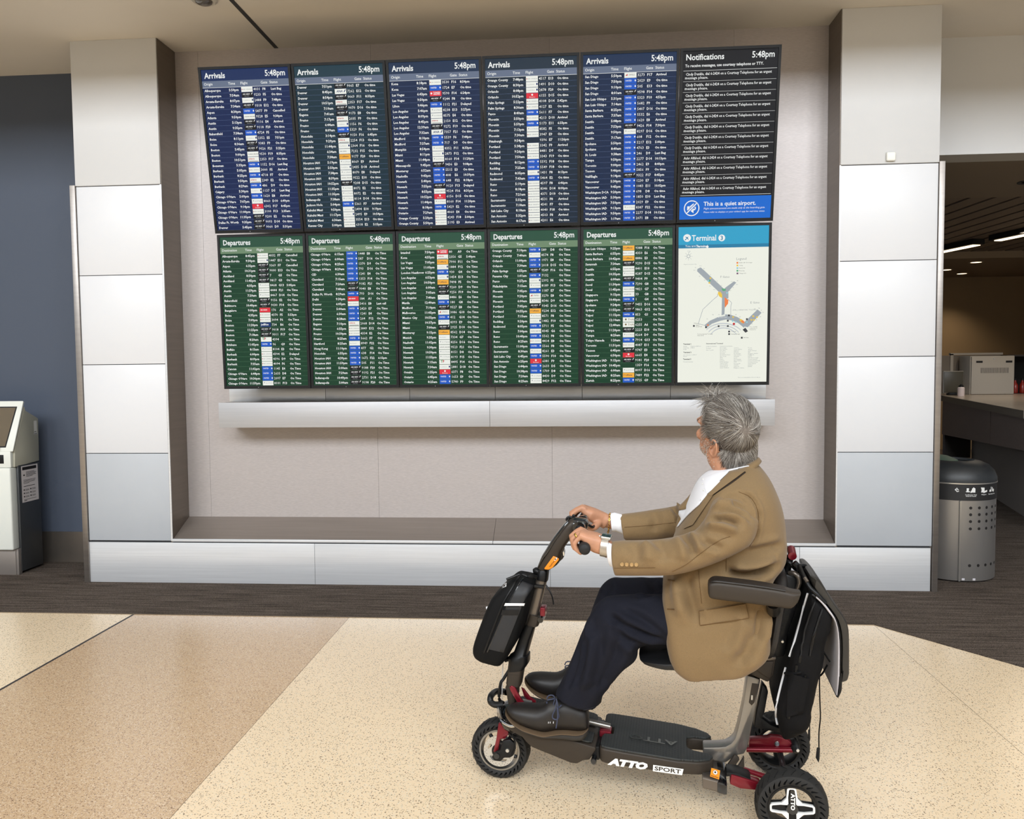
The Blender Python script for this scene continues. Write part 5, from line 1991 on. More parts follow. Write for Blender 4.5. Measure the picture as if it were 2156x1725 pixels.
# ================================================================= bag on the tiller
M_BAG = mat('black_bag_fabric', (13, 13, 14), 0.75, spec=0.2, bump=(900, 0.2, 0.001))
M_BAGC = mat('charcoal_bag_panel', (34, 35, 38), 0.55, bump=(600, 0.15, 0.001))
M_REFL = mat('reflective_strip', (224, 224, 226), 0.4)
M_LIN = mat('grey_lining', (196, 192, 196), 0.7)
fb = empty('handlebar_bag', tuple(SC_M @ S(cA(350, 1455), 0.0)), 0)
fb.matrix_world = SC_M
tag(fb, 'black zipped bag strapped to the front of the scooter tiller', 'bag')
rows = [(cA(462, 690), cA(600, 715), 0.060), (cA(430, 712), cA(640, 745), 0.080), (cA(340, 790), cA(640, 800), 0.098), (cA(262, 880), cA(620, 880), 0.102), (cA(190, 1050), cA(570, 1050), 0.104), (cA(122, 1240), cA(500, 1240), 0.104), (cA(106, 1320), cA(440, 1340), 0.100), (cA(118, 1370), cA(400, 1410), 0.094), (cA(150, 1400), cA(360, 1455), 0.084)]
fbody = ploft('bag_body', rows, 0.0, 0.1, M_BAG, fb, 32, 5.0, 3)
bv = bvh_of(fbody)
patch_on('side_panel', bv, [cA(500, 745), cA(625, 790), cA(500, 985), cA(395, 940)], M_BAGC, fb, 0.0, 0.004, 10, 8)
patch_on('side_panel', bv, [cA(375, 985), cA(510, 985), cA(345, 1400), cA(205, 1370)], M_BAGC, fb, 0.0, 0.004, 10, 12)
patch_on('reflective_band', bv, [cA(362, 950), cA(540, 952), cA(532, 975), cA(350, 975)], M_REFL, fb, 0.004, 0.003, 10, 2)
patch_on('hook_band', bv, [cA(335, 1012), cA(492, 1012), cA(478, 1060), cA(320, 1060)], M_BLK, fb, 0.004, 0.003, 10, 3)
tube_on('zip_piping', bv, [cA(490, 700), cA(430, 800), cA(340, 960), cA(250, 1180), cA(180, 1370), cA(170, 1400)], 0.0035, M_BLK, fb, 0.002)
tube_on('zip_piping', bv, [cA(520, 735), cA(460, 830), cA(370, 990), cA(285, 1190), cA(200, 1390)], 0.0025, M_BLKG, fb, 0.003)
tube('zip_pull', [S(cA(490, 688), -0.06), S(cA(430, 712), -0.07), S(cA(372, 736), -0.075)], 0.0045, M_BLK, fb, 8, 4)
patch_on('brand_patch', bv, [cA(345, 770), cA(374, 765), cA(370, 800), cA(330, 814)], M_REFL, fb, 0.001, 0.002, 4, 4)
patch_on('brand_mark', bv, [cA(349, 782), cA(362, 780), cA(358, 797), cA(343, 802)], M_INK, fb, 0.003, 0.002, 3, 3)
tube('tail_light_tag', [S(cA(190, 996), -0.03), S(cA(210, 992), -0.03)], 0.0055, M_REFL, fb, 10)
ploft('mount_strap', [(cA(495, 730), cA(505, 758), 0.05), (cA(560, 745), cA(560, 775), 0.05), (cA(650, 760), cA(650, 792), 0.036), (cA(722, 770), cA(722, 808), 0.030)], 0.0, 0.04, M_BLK, fb, 16, 4, 2)
tube('zip_cord', [S(cA(560, 712), -0.06), S(cA(600, 705), -0.05), S(cA(640, 720), -0.04)], 0.005, M_BLK, fb, 8, 4)
tube('zip_cord', [S(cA(520, 690), -0.05), S(cA(580, 712), -0.055), S(cA(650, 712), -0.035)], 0.005, M_BLK, fb, 8, 4)
ploft('lower_strap', [(cA(360, 1450), cA(372, 1478), 0.018), (cA(385, 1440), cA(395, 1470), 0.018), (cA(430, 1430), cA(440, 1470), 0.018)], 0.0, 0.02, M_BLK, fb, 12, 3)

# ================================================================= backpack on the seat back
bp = empty('backpack', (0, 0, 0), 0)
bp.matrix_world = SC_M
tag(bp, 'black backpack with open grey hood hung behind the scooter seat', 'backpack')
M_PACK = mat('black_pack_fabric', (14, 13, 14), 0.8, spec=0.2, noise=(9, 0.2), bump=(700, 0.25, 0.001))
M_HOOD = mat('hood_shell', (46, 43, 39), 0.45, noise=(20, 0.08))
rows = [(cK(815, 400), cK(900, 470), 0.085), (cK(840, 520), cK(980, 620), 0.120), (cK(850, 660), cK(1090, 770), 0.140), (cK(800, 850), cK(1190, 890), 0.150), (cK(730, 1100), cK(1140, 1100), 0.152), (cK(650, 1350), cK(1090, 1350), 0.152), (cK(590, 1600), cK(1060, 1600), 0.150), (cC(1300, 340), cC(1690, 340), 0.145), (cC(1332, 540), cC(1650, 540), 0.140), (cC(1350, 640), cC(1620, 630), 0.130), (cC(1370, 722), cC(1585, 668), 0.110)]
body = ploft('pack_body', rows, 0.0, 0.15, M_PACK, bp, 36, 4.6, 4)
# soft creases
for v_ in body.data.vertices:
    n_ = mnoise.noise(Vector((v_.co.x * 9, v_.co.y * 7, v_.co.z * 16))) + 0.5 * mnoise.noise(Vector((v_.co.x * 22, v_.co.y * 14, v_.co.z * 30)))
    v_.co += v_.normal * n_ * 0.006
bv = bvh_of(body)
tube_on('white_piping', bv, [cK(945, 730), cK(895, 900), cK(820, 1180), cK(760, 1400), cK(690, 1612)], 0.0034, M_REFL, bp, 0.003, 6, 1)
tube_on('white_piping', bv, [cC(1450, 130), cC(1420, 240), cC(1380, 400), cC(1352, 540), cC(1352, 640), cC(1366, 715)], 0.0034, M_REFL, bp, 0.003, 6, 2)
for k, pl_ in enumerate(([cK(1040, 800), cK(980, 1000), cK(900, 1250), cK(850, 1500), cK(820, 1690)], [cK(1130, 950), cK(1070, 1150), cK(1010, 1350), cK(960, 1600)], [cC(1560, 100), cC(1540, 250), cC(1500, 450), cC(1470, 650)], [cC(1640, 200), cC(1600, 400), cC(1560, 600)])):
    tube_on('seam_piping', bv, pl_, 0.0045, M_BLK, bp, 0.001)
patch_on('side_pocket', bv, [cC(1470, 180), cC(1690, 250), cC(1620, 600), cC(1450, 640)], M_PACK, bp, 0.002, 0.012, 8, 10)
for k, pl_ in enumerate(([cC(1450, 190), cC(1520, 190), cC(1600, 170)],)):
    tube_on('pocket_hem', bv, pl_, 0.005, M_PACK, bp, 0.004)
# hood: hard shell hanging open, with pale lining edge
outer = [cK(890, 350), cK(960, 362), cK(1060, 470), cK(1180, 680), cK(1330, 885), cK(1392, 1010), cK(1408, 1180), cK(1408, 1610), cC(2018, 40), cC(2000, 95), cC(1935, 150)]
inner = [cK(885, 400), cK(935, 520), cK(1040, 680), cK(1150, 800), cK(1240, 950), cK(1285, 1200), cK(1280, 1650), cC(1935, 0), cC(1930, 60), cC(1920, 110), cC(1905, 140)]
rows = [(o_, i_, 0.115 if k in (0, 10) else 0.135) for k, (o_, i_) in enumerate(zip(outer, inner))]
hood = ploft('hood_shell', rows, 0.0, 0.135, M_HOOD, bp, 28, 6.0, 3)
edge_o = [cK(900, 560), cK(965, 600), cK(1060, 690), cK(1170, 820), cK(1246, 950), cK(1290, 1200), cK(1284, 1650), cC(1940, 20), cC(1940, 180), cC(1905, 262)]
edge_i = [cK(895, 600), cK(950, 640), cK(1040, 720), cK(1140, 840), cK(1220, 965), cK(1258, 1200), cK(1250, 1650), cC(1905, 20), cC(1900, 180), cC(1880, 255)]
ploft('hood_edge', [(a_, b_) for a_, b_ in zip(edge_o, edge_i)], -0.004, 0.140, M_BLK, bp, 24, 6.0, 3)
lin_o = [cK(955, 600), cK(1040, 670), cK(1140, 790), cK(1225, 940), cK(1268, 1190), cK(1268, 1650), cC(1915, 20), cC(1908, 130), cC(1893, 240)]
lin_i = [cK(950, 632), cK(1030, 712), cK(1120, 830), cK(1205, 960), cK(1236, 1190), cK(1234, 1650), cC(1892, 20), cC(1886, 130), cC(1880, 240)]
ploft('hood_lining', [(a_, b_) for a_, b_ in zip(lin_o, lin_i)], -0.010, 0.138, M_LIN, bp, 24, 5.0, 3)
tube('top_zip', [S(cK(815, 345), -0.06), S(cK(850, 430), -0.09), S(cK(900, 530), -0.115), S(cK(960, 640), -0.13), S(cK(1060, 740), -0.14), S(cK(1180, 870), -0.14)], 0.007, M_BLK, bp, 10, 5)
tube('zip_pull', [S(cK(890, 510), -0.12), S(cK(930, 570), -0.13)], 0.006, M_TUBE, bp, 8)
tube('grab_loop', [S(cK(820, 345), -0.02), S(cK(860, 335), 0.0), S(cK(905, 350), 0.02)], 0.007, M_BLK, bp, 8, 4)
tube('shoulder_strap', [S(cK(740, 300), -0.05), S(cK(790, 350), -0.05), S(cK(830, 420), -0.06)], 0.010, M_BLK, bp, 8, 4)
# hanging straps
def strap(pix, v, w, name='hanging_strap'):
    bm = bmesh.new()
    add_tube(bm, catmull([S(p, v) for p in pix], 5), w, 8, True, (1.0, 0.45))
    return bm_obj(name, bm, M_BLK, bp, smooth=50)


strap([cC(1795, -60), cC(1795, 100), cC(1790, 250), cC(1795, 480), cC(1800, 640), cC(1785, 800), cC(1785, 960)], -0.10, 0.0046)
strap([cC(1735, 150), cC(1725, 300), cC(1715, 500), cC(1690, 640), cC(1690, 780)], -0.08, 0.0036)
strap([cC(1660, 480), cC(1690, 380), cC(1700, 250), cC(1760, 230), cC(1820, 190), cC(1870, 100)], -0.09, 0.0056)
plate('strap_end', [cC(1765, 955), cC(1797, 960), cC(1792, 1070), cC(1782, 1112), cC(1752, 1060)], -0.101, -0.097, M_BLK, bp, 0.0008)
plate('strap_end', [cC(1675, 770), cC(1695, 770), cC(1697, 860), cC(1690, 895), cC(1672, 850)], -0.081, -0.077, M_BLK, bp, 0.0008)
plate('strap_end', [cC(1665, 430), cC(1700, 440), cC(1700, 530), cC(1685, 565), cC(1662, 520)], -0.091, -0.086, M_BLK, bp, 0.0008)
plate('zip_tag', [cK(1068, 1350), cK(1130, 1350), cK(1116, 1590), cK(1060, 1580)], -0.130, -0.124, M_BAGC, bp, 0.002)
strap([cK(1110, 1180), cK(1105, 1260), cK(1095, 1350)], -0.127, 0.003, 'zip_cord')
strap([cK(1130, 1500), cK(1190, 1600), cK(1240, 1680)], -0.11, 0.006, 'hood_tie')
# ================================================================= the seated man
M_SKIN = mat('skin', (190, 138, 108), 0.5, noise=(28, 0.10), bump=(220, 0.25, 0.0008))
M_JKT = mat('camel_wool', (127, 103, 69), 0.85, noise=((700, 700, 900), 0.16), bump=(1100, 0.25, 0.0006), sheen=0.15)
M_JKTD = mat('camel_wool_seam', (104, 78, 46), 0.9)
M_TRS = mat('navy_charcoal_trouser', (25, 26, 35), 0.9, spec=0.2, noise=((600, 600, 600), 0.14))
M_SHIRT = mat('white_shirt', (238, 238, 242), 0.7)
M_SHOE = mat('dark_brown_leather', (28, 24, 22), 0.5, noise=(25, 0.2), bump=(60, 0.15, 0.001))
M_SOLE = mat('crepe_sole', (46, 41, 35), 0.8)
M_WELT = mat('tan_welt', (104, 84, 62), 0.7)
M_LACE = mat('navy_lace', (56, 62, 84), 0.7)
M_GOLD = mat('gold', (212, 170, 90), 0.25, 1.0)
M_BTN = mat('horn_button', (178, 146, 100), 0.35)


def remeshed(name, bm, voxel, m, parent, smooth_it=6, fac=0.5):
    o = bm_obj(name, bm, m, parent)
    r = o.modifiers.new('r', 'REMESH')
    r.mode = 'VOXEL'
    r.voxel_size = voxel
    r.use_smooth_shade = True
    if smooth_it:
        s = o.modifiers.new('s', 'SMOOTH')
        s.factor = fac
        s.iterations = smooth_it
    return apply_mods(o)


def add_ellipsoid(bm, c, rx, ry, rz, R3=None, seg=24, rings=16):
    R3 = R3 or Matrix.Identity(3)
    g = bmesh.ops.create_uvsphere(bm, u_segments=seg, v_segments=rings, radius=1.0)
    for v in g['verts']:
        v.co = Vector(c) + R3 @ Vector((v.co.x * rx, v.co.y * ry, v.co.z * rz))


def mesh_np(o):
    n = len(o.data.vertices)
    co = np.empty(n * 3)
    o.data.vertices.foreach_get('co', co)
    no = np.empty(n * 3)
    o.data.vertices.foreach_get('normal', no)
    return co.reshape(-1, 3), no.reshape(-1, 3)


def put_np(o, co):
    o.data.vertices.foreach_set('co', co.reshape(-1))
    o.data.update()


def folds(o, lines):
    """press creases (negative) or raise ridges (positive) along photo polylines: (pixels, width, height)"""
    bvh = bvh_of(o)
    co, no = mesh_np(o)
    disp = np.zeros(len(co))
    for pix, wd, ht in lines:
        pts = path_on(bvh, pix, 0.0, 6)
        if len(pts) < 2:
            continue
        P_ = np.array([tuple(p) for p in pts])
        # drop jumps to another layer
        dmin = np.full(len(co), 1e9)
        tpar = np.zeros(len(co))
        for i in range(len(P_) - 1):
            a, b = P_[i], P_[i + 1]
            if np.linalg.norm(b - a) > 0.06:
                continue
            ab = b - a
            t = np.clip(((co - a) @ ab) / max(ab @ ab, 1e-9), 0, 1)
            d = np.linalg.norm(co - (a + t[:, None] * ab), axis=1)
            k = d < dmin
            dmin[k] = d[k]
            tpar[k] = (i + t[k]) / (len(P_) - 1)
        taper = np.clip(np.minimum(tpar, 1 - tpar) * 5 + 0.15, 0, 1)
        prof = np.exp(-(dmin / wd) ** 2) - 0.45 * np.exp(-((dmin - wd * 1.7) / wd) ** 2)
        disp += 2.0 * ht * prof * taper
    put_np(o, co + no * disp[:, None])


# ---- legs, shoes (near side traced; far side mirrored with its own small shift)
LEG = [(cF(1330, 880), cF(1330, 1330), 0.095, -0.092), (cF(1120, 905), cF(1120, 1320), 0.094, -0.095), (cF(930, 915), cF(940, 1312), 0.092, -0.100), (cF(720, 912), cF(770, 1325), 0.088, -0.105),
       (cF(560, 918), cF(722, 1362), 0.086, -0.108), (cA(1275, 895), cF(720, 1415), 0.085, -0.108), (cA(1180, 965), cF(690, 1465), 0.084, -0.108), (cA(1120, 1070), cF(615, 1515), 0.083, -0.107),
       (cA(1060, 1200), cF(560, 1555), 0.082, -0.105), (cA(1000, 1345), cF(520, 1610), 0.081, -0.102), (cA(940, 1500), cF(490, 1672), 0.080, -0.100), (cA(880, 1640), cN(1960, 130), 0.079, -0.098), ((1169, 1458), (1256, 1487), 0.078, -0.096)]
bm = bmesh.new()
near_rings = []


def leg_rings(bm, far):
    A = catmull([S(r[0], r[3]) for r in LEG], 3)
    B = catmull([S(r[1], r[3]) for r in LEG], 3)
    W2 = np.interp(np.linspace(0, len(LEG) - 1, len(A)), range(len(LEG)), [r[2] for r in LEG])
    rings = []
    n = len(A)
    for i, (a, b) in enumerate(zip(A, B)):
        t = i / (n - 1)
        c = (a + b) / 2
        h = (a - b) / 2
        if far:
            k = max(0.0, (t - 0.35) / 0.65)
            c = Vector((c.x + 0.030 * k, -c.y, c.z + 0.038 * k))
        rings.append(sring(c, h, Vector((0, W2[i], 0)), 28, 2.15))
    add_rings(bm, rings)


leg_rings(bm, False)
leg_rings(bm, True)
# pelvis joins the legs
add_ploft(bm, [(cF(1250, 870), cF(1250, 1330), 0.17), (cF(1450, 860), cF(1480, 1330), 0.175), (cF(1650, 900), cF(1650, 1290), 0.16)], 0.0, 0.17, 28, 2.4, 2)
# ================= body: head, neck, hands and what clothes cover, one mesh
TH, PH = math.radians(45), math.radians(26)
fdir = Vector((-math.cos(TH) * math.cos(PH), math.sin(TH) * math.cos(PH), math.sin(PH)))
ldir = Vector((-math.sin(TH), -math.cos(TH), 0)).normalized()
# slight lean of the head onto its back
udir = fdir.cross(ldir).normalized()
RHO = math.radians(16)
ldir, udir = (ldir * math.cos(RHO) - udir * math.sin(RHO)), (udir * math.cos(RHO) + ldir * math.sin(RHO))
HR = Matrix((fdir, ldir, udir)).transposed()
ear_loc = Vector((-0.028, 0.075, -0.012))
HC = S((1505, 943), -0.052) - HR @ ear_loc


def H(x, y, z):
    return HC + HR @ Vector((x, y, z))


trousers_bm = bm
bm = bmesh.new()
add_ellipsoid(bm, H(-0.012, 0, 0.043), 0.095, 0.073, 0.088, HR, 32, 24)
add_ellipsoid(bm, H(0.030, 0, -0.010), 0.068, 0.066, 0.080, HR)
add_ellipsoid(bm, H(0.046, 0, -0.070), 0.048, 0.050, 0.045, HR)
add_ellipsoid(bm, H(0.072, 0, -0.098), 0.024, 0.026, 0.020, HR)
add_ellipsoid(bm, H(0.002, 0, -0.062), 0.055, 0.060, 0.042, HR)
for s in (-1, 1):
    add_ellipsoid(bm, H(0.070, 0.036 * s, -0.030), 0.022, 0.024, 0.022, HR, 16, 10)     # cheek
    add_ellipsoid(bm, H(0.084, 0.030 * s, 0.014), 0.012, 0.024, 0.009, HR, 16, 10)      # brow
    # ear: helix, lobe, shell
    e0 = Vector((-0.026, 0.072 * s, -0.012))
    hel = []
    for k in range(13):
        a = math.radians(-60 + k * 25)
        hel.append(H(e0.x - 0.002 - 0.0165 * math.sin(a) * 1.0, e0.y + s * (0.007 + 0.006 * max(0, math.sin(a))), e0.z + 0.027 * -math.cos(a)))
    add_tube(bm, hel, [0.0048] * 13, 8)
    add_ellipsoid(bm, H(e0.x - 0.002, e0.y + s * 0.004, e0.z - 0.027), 0.008, 0.005, 0.010, HR, 12, 8)
    add_ellipsoid(bm, H(e0.x - 0.006, e0.y, e0.z), 0.014, 0.004, 0.024, HR, 12, 8)
    add_tube(bm, [H(e0.x - 0.010, e0.y + s * 0.006, e0.z + 0.012), H(e0.x - 0.008, e0.y + s * 0.009, e0.z - 0.006), H(e0.x - 0.003, e0.y + s * 0.007, e0.z - 0.018)], 0.003, 6)
    add_ellipsoid(bm, H(e0.x + 0.010, e0.y + s * 0.002, e0.z - 0.003), 0.005, 0.004, 0.007, HR, 10, 8)
add_tube(bm, [H(0.088, 0, 0.018), H(0.110, 0, 0.000), H(0.129, 0, -0.017), H(0.100, 0, -0.036)], [0.009, 0.0105, 0.0125, 0.010], 12)
for s in (-1, 1):
    add_ellipsoid(bm, H(0.101, 0.011 * s, -0.030), 0.010, 0.008, 0.008, HR, 10, 8)
add_ellipsoid(bm, H(0.090, 0, -0.066), 0.010, 0.022, 0.005, HR, 12, 8)
add_ellipsoid(bm, H(0.088, 0, -0.077), 0.010, 0.020, 0.006, HR, 12, 8)
# neck into the shoulders
add_ploft(bm, [(cE(530, 960), (1590, 920), 0.056), (cE(565, 1080), (1591, 948), 0.060), (cE(625, 1190), (1587, 975), 0.064), (cE(640, 1330), cE(1060, 1260), 0.072), ((1490, 1050), (1600, 1030), 0.14), ((1475, 1120), (1620, 1120), 0.16), ((1450, 1230), (1605, 1230), 0.15), ((1450, 1330), (1600, 1340), 0.15)], 0.0, 0.06, 24, 2.2, 3)
# arms inside the sleeves
gN = lambda v: GN.lerp(n2, (v - GN.y) / (n2.y - GN.y))
gF = lambda v: f1.lerp(GF, (v - f1.y) / (GF.y - f1.y))
WN = gN(-0.215) + Vector((0.066, 0.0, -0.004))
WF = gF(0.175) + Vector((0.066, 0.0, -0.006))
ELN, SHN = S(cF(1150, 560), -0.238), S((1560, 1085), -0.17)
ELF, SHF = S(cF(1010, 310), 0.215), S((1540, 1070), 0.17)
add_tube(bm, catmull([WN, S((1305, 1166), -0.230), S(cF(780, 610), -0.240), ELN, SHN], 4), [0.0250] * 4 + [0.0235] * 4 + [0.024] * 4 + [0.028] * 5, 14)
add_tube(bm, catmull([WF, S((1318, 1107), 0.197), S(cF(820, 335), 0.208), ELF, SHF], 4), [0.0250] * 4 + [0.0235] * 4 + [0.024] * 4 + [0.028] * 5, 14)
# legs inside the trousers
for s in (-1, 1):
    k = 0 if s < 0 else 1
    kn = S(cF(560, 1110), -0.108)
    an = S(cN(1430, 470), -0.096)
    kn = Vector((kn.x, s * 0.108, kn.z))
    an = Vector((an.x + 0.030 * k, s * 0.096, an.z + 0.038 * k))
    hp = S((1520, 1300), -0.09)
    hp = Vector((hp.x, s * 0.09, hp.z))
    ft = S(cN(760, 560), -0.096)
    ft = Vector((ft.x + 0.030 * k, s * 0.096, ft.z + 0.038 * k))
    add_tube(bm, [hp, hp.lerp(kn, 0.5), kn, kn.lerp(an, 0.4), an, ft], [0.070, 0.056, 0.048, 0.046, 0.026, 0.020], 16)


def hand(bm, g, vs4, wrist, mcp, pip, dip, tip, palm_mid, thumb, sgn):
    """fingers wrap the grip centre line g(v); offsets are (du, dz) from it"""
    P2 = lambda o_, v: g(v) + Vector((o_[0], 0, o_[1]))
    vm = sum(vs4) / 4
    # palm: wrist ring -> middle -> knuckle row
    wv = wrist[2]
    cw = P2(wrist, wv)
    cm = P2(palm_mid[:2], vm)
    ck = P2(mcp, vm)
    ax1 = (ck - cw).normalized()
    nrm_ = Vector((0, 1, 0)).cross(ax1).normalized()
    add_rings(bm, [sring(cw + ax1 * -0.02, nrm_ * 0.0275, Vector((0, 0.0245, 0)), 20, 2.2), sring(cw, nrm_ * 0.0275, Vector((0, 0.025, 0)), 20, 2.2), sring(cw.lerp(cm, 0.55), nrm_ * palm_mid[2], Vector((0, 0.034, 0)), 20, 2.5), sring(cm, nrm_ * palm_mid[2] * 0.92, Vector((0, 0.041, 0)), 20, 2.7),
                   sring(cm.lerp(ck, 0.6), nrm_ * 0.0155, Vector((0, 0.043, 0)), 20, 2.8), sring(ck + ax1 * 0.003, nrm_ * 0.0105, Vector((0, 0.041, 0)), 20, 2.6)])
    for k, v in enumerate(vs4):
        f = (1.0, 1.06, 1.0, 0.84)[k]
        lift = (0.002, 0.004, 0.001, -0.005)[k]
        r = (0.0095, 0.0098, 0.0092, 0.0080)[k]
        m0 = P2((mcp[0], mcp[1] + lift), v)
        p0 = P2((pip[0] * f, pip[1] * f + lift), v)
        d0 = P2((dip[0] * f, dip[1] * f), v)
        t0_ = P2((tip[0], tip[1]), v)
        add_tube(bm, [m0 + Vector((0.012, 0, -0.006)), m0, m0.lerp(p0, 0.5) + Vector((-0.001, 0, 0.002)), p0, p0.lerp(d0, 0.5), d0, d0.lerp(t0_, 0.6), t0_], [r, r * 1.13, r * 0.98, r * 1.06, r * 0.93, r * 0.97, r * 0.88, r * 0.6], 12)
    tv = [P2((o_[0], o_[1]), o_[2]) for o_ in thumb]
    add_tube(bm, catmull(tv, 4), [float(x) for x in np.interp(np.linspace(0, 1, 4 * (len(tv) - 1) + 1), [0, 0.4, 0.75, 0.93, 1], [0.015, 0.0125, 0.0115, 0.0095, 0.006])], 12)


hand(bm, gN, (-0.168, -0.190, -0.212, -0.233), (0.064, -0.004, -0.213), (-0.010, 0.036), (-0.038, 0.016), (-0.032, -0.010), (-0.008, -0.0245), (0.026, 0.012, 0.031), ((0.040, 0.012, -0.180), (0.024, 0.002, -0.152), (0.006, -0.020, -0.140), (-0.012, -0.026, -0.136)), -1)
hand(bm, gF, (0.128, 0.150, 0.172, 0.193), (0.066, -0.006, 0.172), (-0.006, 0.036), (-0.044, 0.012), (-0.038, -0.014), (-0.012, -0.026), (0.026, 0.014, 0.026), ((0.050, -0.014, 0.150), (0.036, -0.028, 0.118), (0.016, -0.032, 0.104), (0.000, -0.035, 0.100)), 1)
person = remeshed('person', bm, 0.0034, M_SKIN, None, 3, 0.5)
person.matrix_world = SC_M
tag(person, 'grey-haired man in a camel jacket seated on the scooter, looking up at the boards', 'person')
# eye sockets and mouth line, pressed in
co, no = mesh_np(person)
for (c_, w_, h_) in ((H(0.096, 0.031, -0.004), 0.013, -0.006), (H(0.096, -0.031, -0.004), 0.013, -0.006)):
    d = np.linalg.norm(co - np.array(tuple(c_)), axis=1)
    co += no * (h_ * np.exp(-(d / w_) ** 2))[:, None]
# hollow of the ears
for s in (1, -1):
    c_ = np.array(tuple(H(-0.024, 0.082 * s, -0.010)))
    d = np.linalg.norm(co - c_, axis=1)
    co -= np.array(tuple(HR @ Vector((0, s, 0)))) * (0.011 * np.exp(-(d / 0.0085) ** 2))[:, None]
put_np(person, co)
bm = bmesh.new()
bm.from_mesh(person.data)
for s in (-1, 1):
    e0 = Vector((-0.026, 0.072 * s, -0.012))
    hel, ant = [], []
    for k in range(17):
        a = math.radians(-75 + k * 18)
        hel.append(H(e0.x - 0.003 - 0.0185 * math.sin(a), e0.y + s * (0.0095 + 0.005 * max(0, math.sin(a))), e0.z - 0.029 * math.cos(a) + 0.002))
    for k in range(9):
        a = math.radians(20 + k * 17)
        ant.append(H(e0.x - 0.002 - 0.0115 * math.sin(a), e0.y + s * (0.0100 + 0.003 * math.sin(a)), e0.z - 0.019 * math.cos(a)))
    add_tube(bm, hel, [0.002] + [0.0036] * 15 + [0.002], 8)
    add_tube(bm, ant, [0.001] + [0.0026] * 7 + [0.001], 8)
    add_ellipsoid(bm, H(e0.x + 0.009, e0.y + s * 0.009, e0.z - 0.002), 0.003, 0.003, 0.0055, HR, 10, 8)
    add_ellipsoid(bm, H(e0.x - 0.001, e0.y + s * 0.008, e0.z - 0.030), 0.0075, 0.004, 0.0085, HR, 12, 8)
bm.to_mesh(person.data)
bm.free()
person.data.polygons.foreach_set('use_smooth', [True] * len(person.data.polygons))
body_bvh = bvh_of(person)
M_EYE = mat('eye_white', (225, 220, 214), 0.2)
M_IRIS = mat('iris_dark', (50, 38, 28), 0.2)
for s in (-1, 1):
    bm = bmesh.new()
    add_ellipsoid(bm, H(0.078, 0.031 * s, -0.003), 0.0135, 0.0135, 0.011, HR, 16, 12)
    ey = bm_obj('eye', bm, M_EYE, person, smooth=True)
    bm = bmesh.new()
    add_ellipsoid(bm, H(0.0885, 0.031 * s, -0.002), 0.004, 0.0062, 0.0062, HR, 12, 8)
    bm_obj('iris', bm, M_IRIS, ey, smooth=True)

# ---- trousers
trs = remeshed('trousers', trousers_bm, 0.0065, M_TRS, person, 5, 0.5)
co, no = mesh_np(trs)
nz = np.array([mnoise.noise(Vector((c[0] * 7, c[1] * 6, c[2] * 9))) for c in co])
put_np(trs, co + no * (nz * 0.004)[:, None])
folds(trs, [([cF(480, 1080), cF(600, 1165), cF(780, 1245), cF(930, 1305)], 0.012, -0.011), ([cF(590, 1030), cF(740, 1110), cF(880, 1220), cF(945, 1290)], 0.014, -0.006),
            ([cF(700, 1300), cF(640, 1290), cF(570, 1230), cF(520, 1150)], 0.016, -0.008), ([cF(300, 1140), cF(330, 1350), cF(300, 1560), cF(230, 1700)], 0.02, 0.008),
            ([cF(560, 1250), cF(530, 1400), cF(470, 1560), cF(420, 1700)], 0.02, -0.009), ([cF(420, 1250), cF(400, 1450), cF(350, 1650)], 0.022, -0.006),
            ([cA(1160, 1130), cA(1110, 1350), cA(1060, 1550), cA(1000, 1710)], 0.016, -0.007), ([cF(700, 930), cF(790, 925), cF(830, 915)], 0.014, -0.008),
            ([cF(820, 770), cF(860, 840), cF(890, 890)], 0.018, -0.005), ([cF(440, 800), cF(470, 860), cF(420, 930)], 0.018, -0.006), ([cF(240, 1330), cF(200, 1500), cF(130, 1690)], 0.012, -0.005)])
for p_ in trs.data.polygons:
    p_.use_smooth = True
tb = bvh_of(trs)
tube_on('hem_stitch', tb, [cN(1150, 185), cN(1230, 320), cN(1400, 405), cN(1600, 425), cN(1785, 375)], 0.0012, mat('trouser_seam', (26, 26, 34), 0.9), trs, 0.0005)

# ---- jacket
bm = bmesh.new()
JR = [((1440, 1392), (1562, 1380), 0.205, 0, 7), ((1417, 1372), (1590, 1364), 0.214, 0, 7), ((1407, 1340), (1610, 1340), 0.222, 0, 7), ((1399, 1285), (1612, 1290), 0.222, 0, 7), ((1396, 1240), (1612, 1240), 0.218, 0, 6), ((1399, 1205), (1624, 1200), 0.208, 0, 4.5), ((1408, 1165), (1650, 1172), 0.203, 0, 3.2), ((1418, 1130), (1653, 1120), 0.205), ((1434, 1092), (1649, 1085), 0.212), ((1452, 1055), (1639, 1050), 0.210), ((1468, 1022), (1622, 1014), 0.182), ((1483, 1003), (1606, 990), 0.128), ((1500, 992), (1592, 974), 0.085)]
add_ploft(bm, JR, 0.0, 0.2, 64, 2.5, 3)
SL = [(cF(1400, 90), cF(1720, 300), 0.072, -0.175), (cF(1335, 150), cF(1700, 370), 0.078, -0.200), (cF(1280, 270), cF(1640, 495), 0.077, -0.220), (cF(1185, 385), cF(1470, 592), 0.074, -0.234), (cF(1060, 432), cF(1255, 680), 0.070, -0.242), (cF(900, 460), cF(1020, 737), 0.066, -0.244), (cF(720, 463), cF(780, 748), 0.061, -0.240), (cF(580, 463), cF(640, 752), 0.058, -0.235), (cF(497, 468), cF(528, 752), 0.055, -0.230)]
add_ploft(bm, SL, -0.2, 0.07, 30, 2.2, 3)
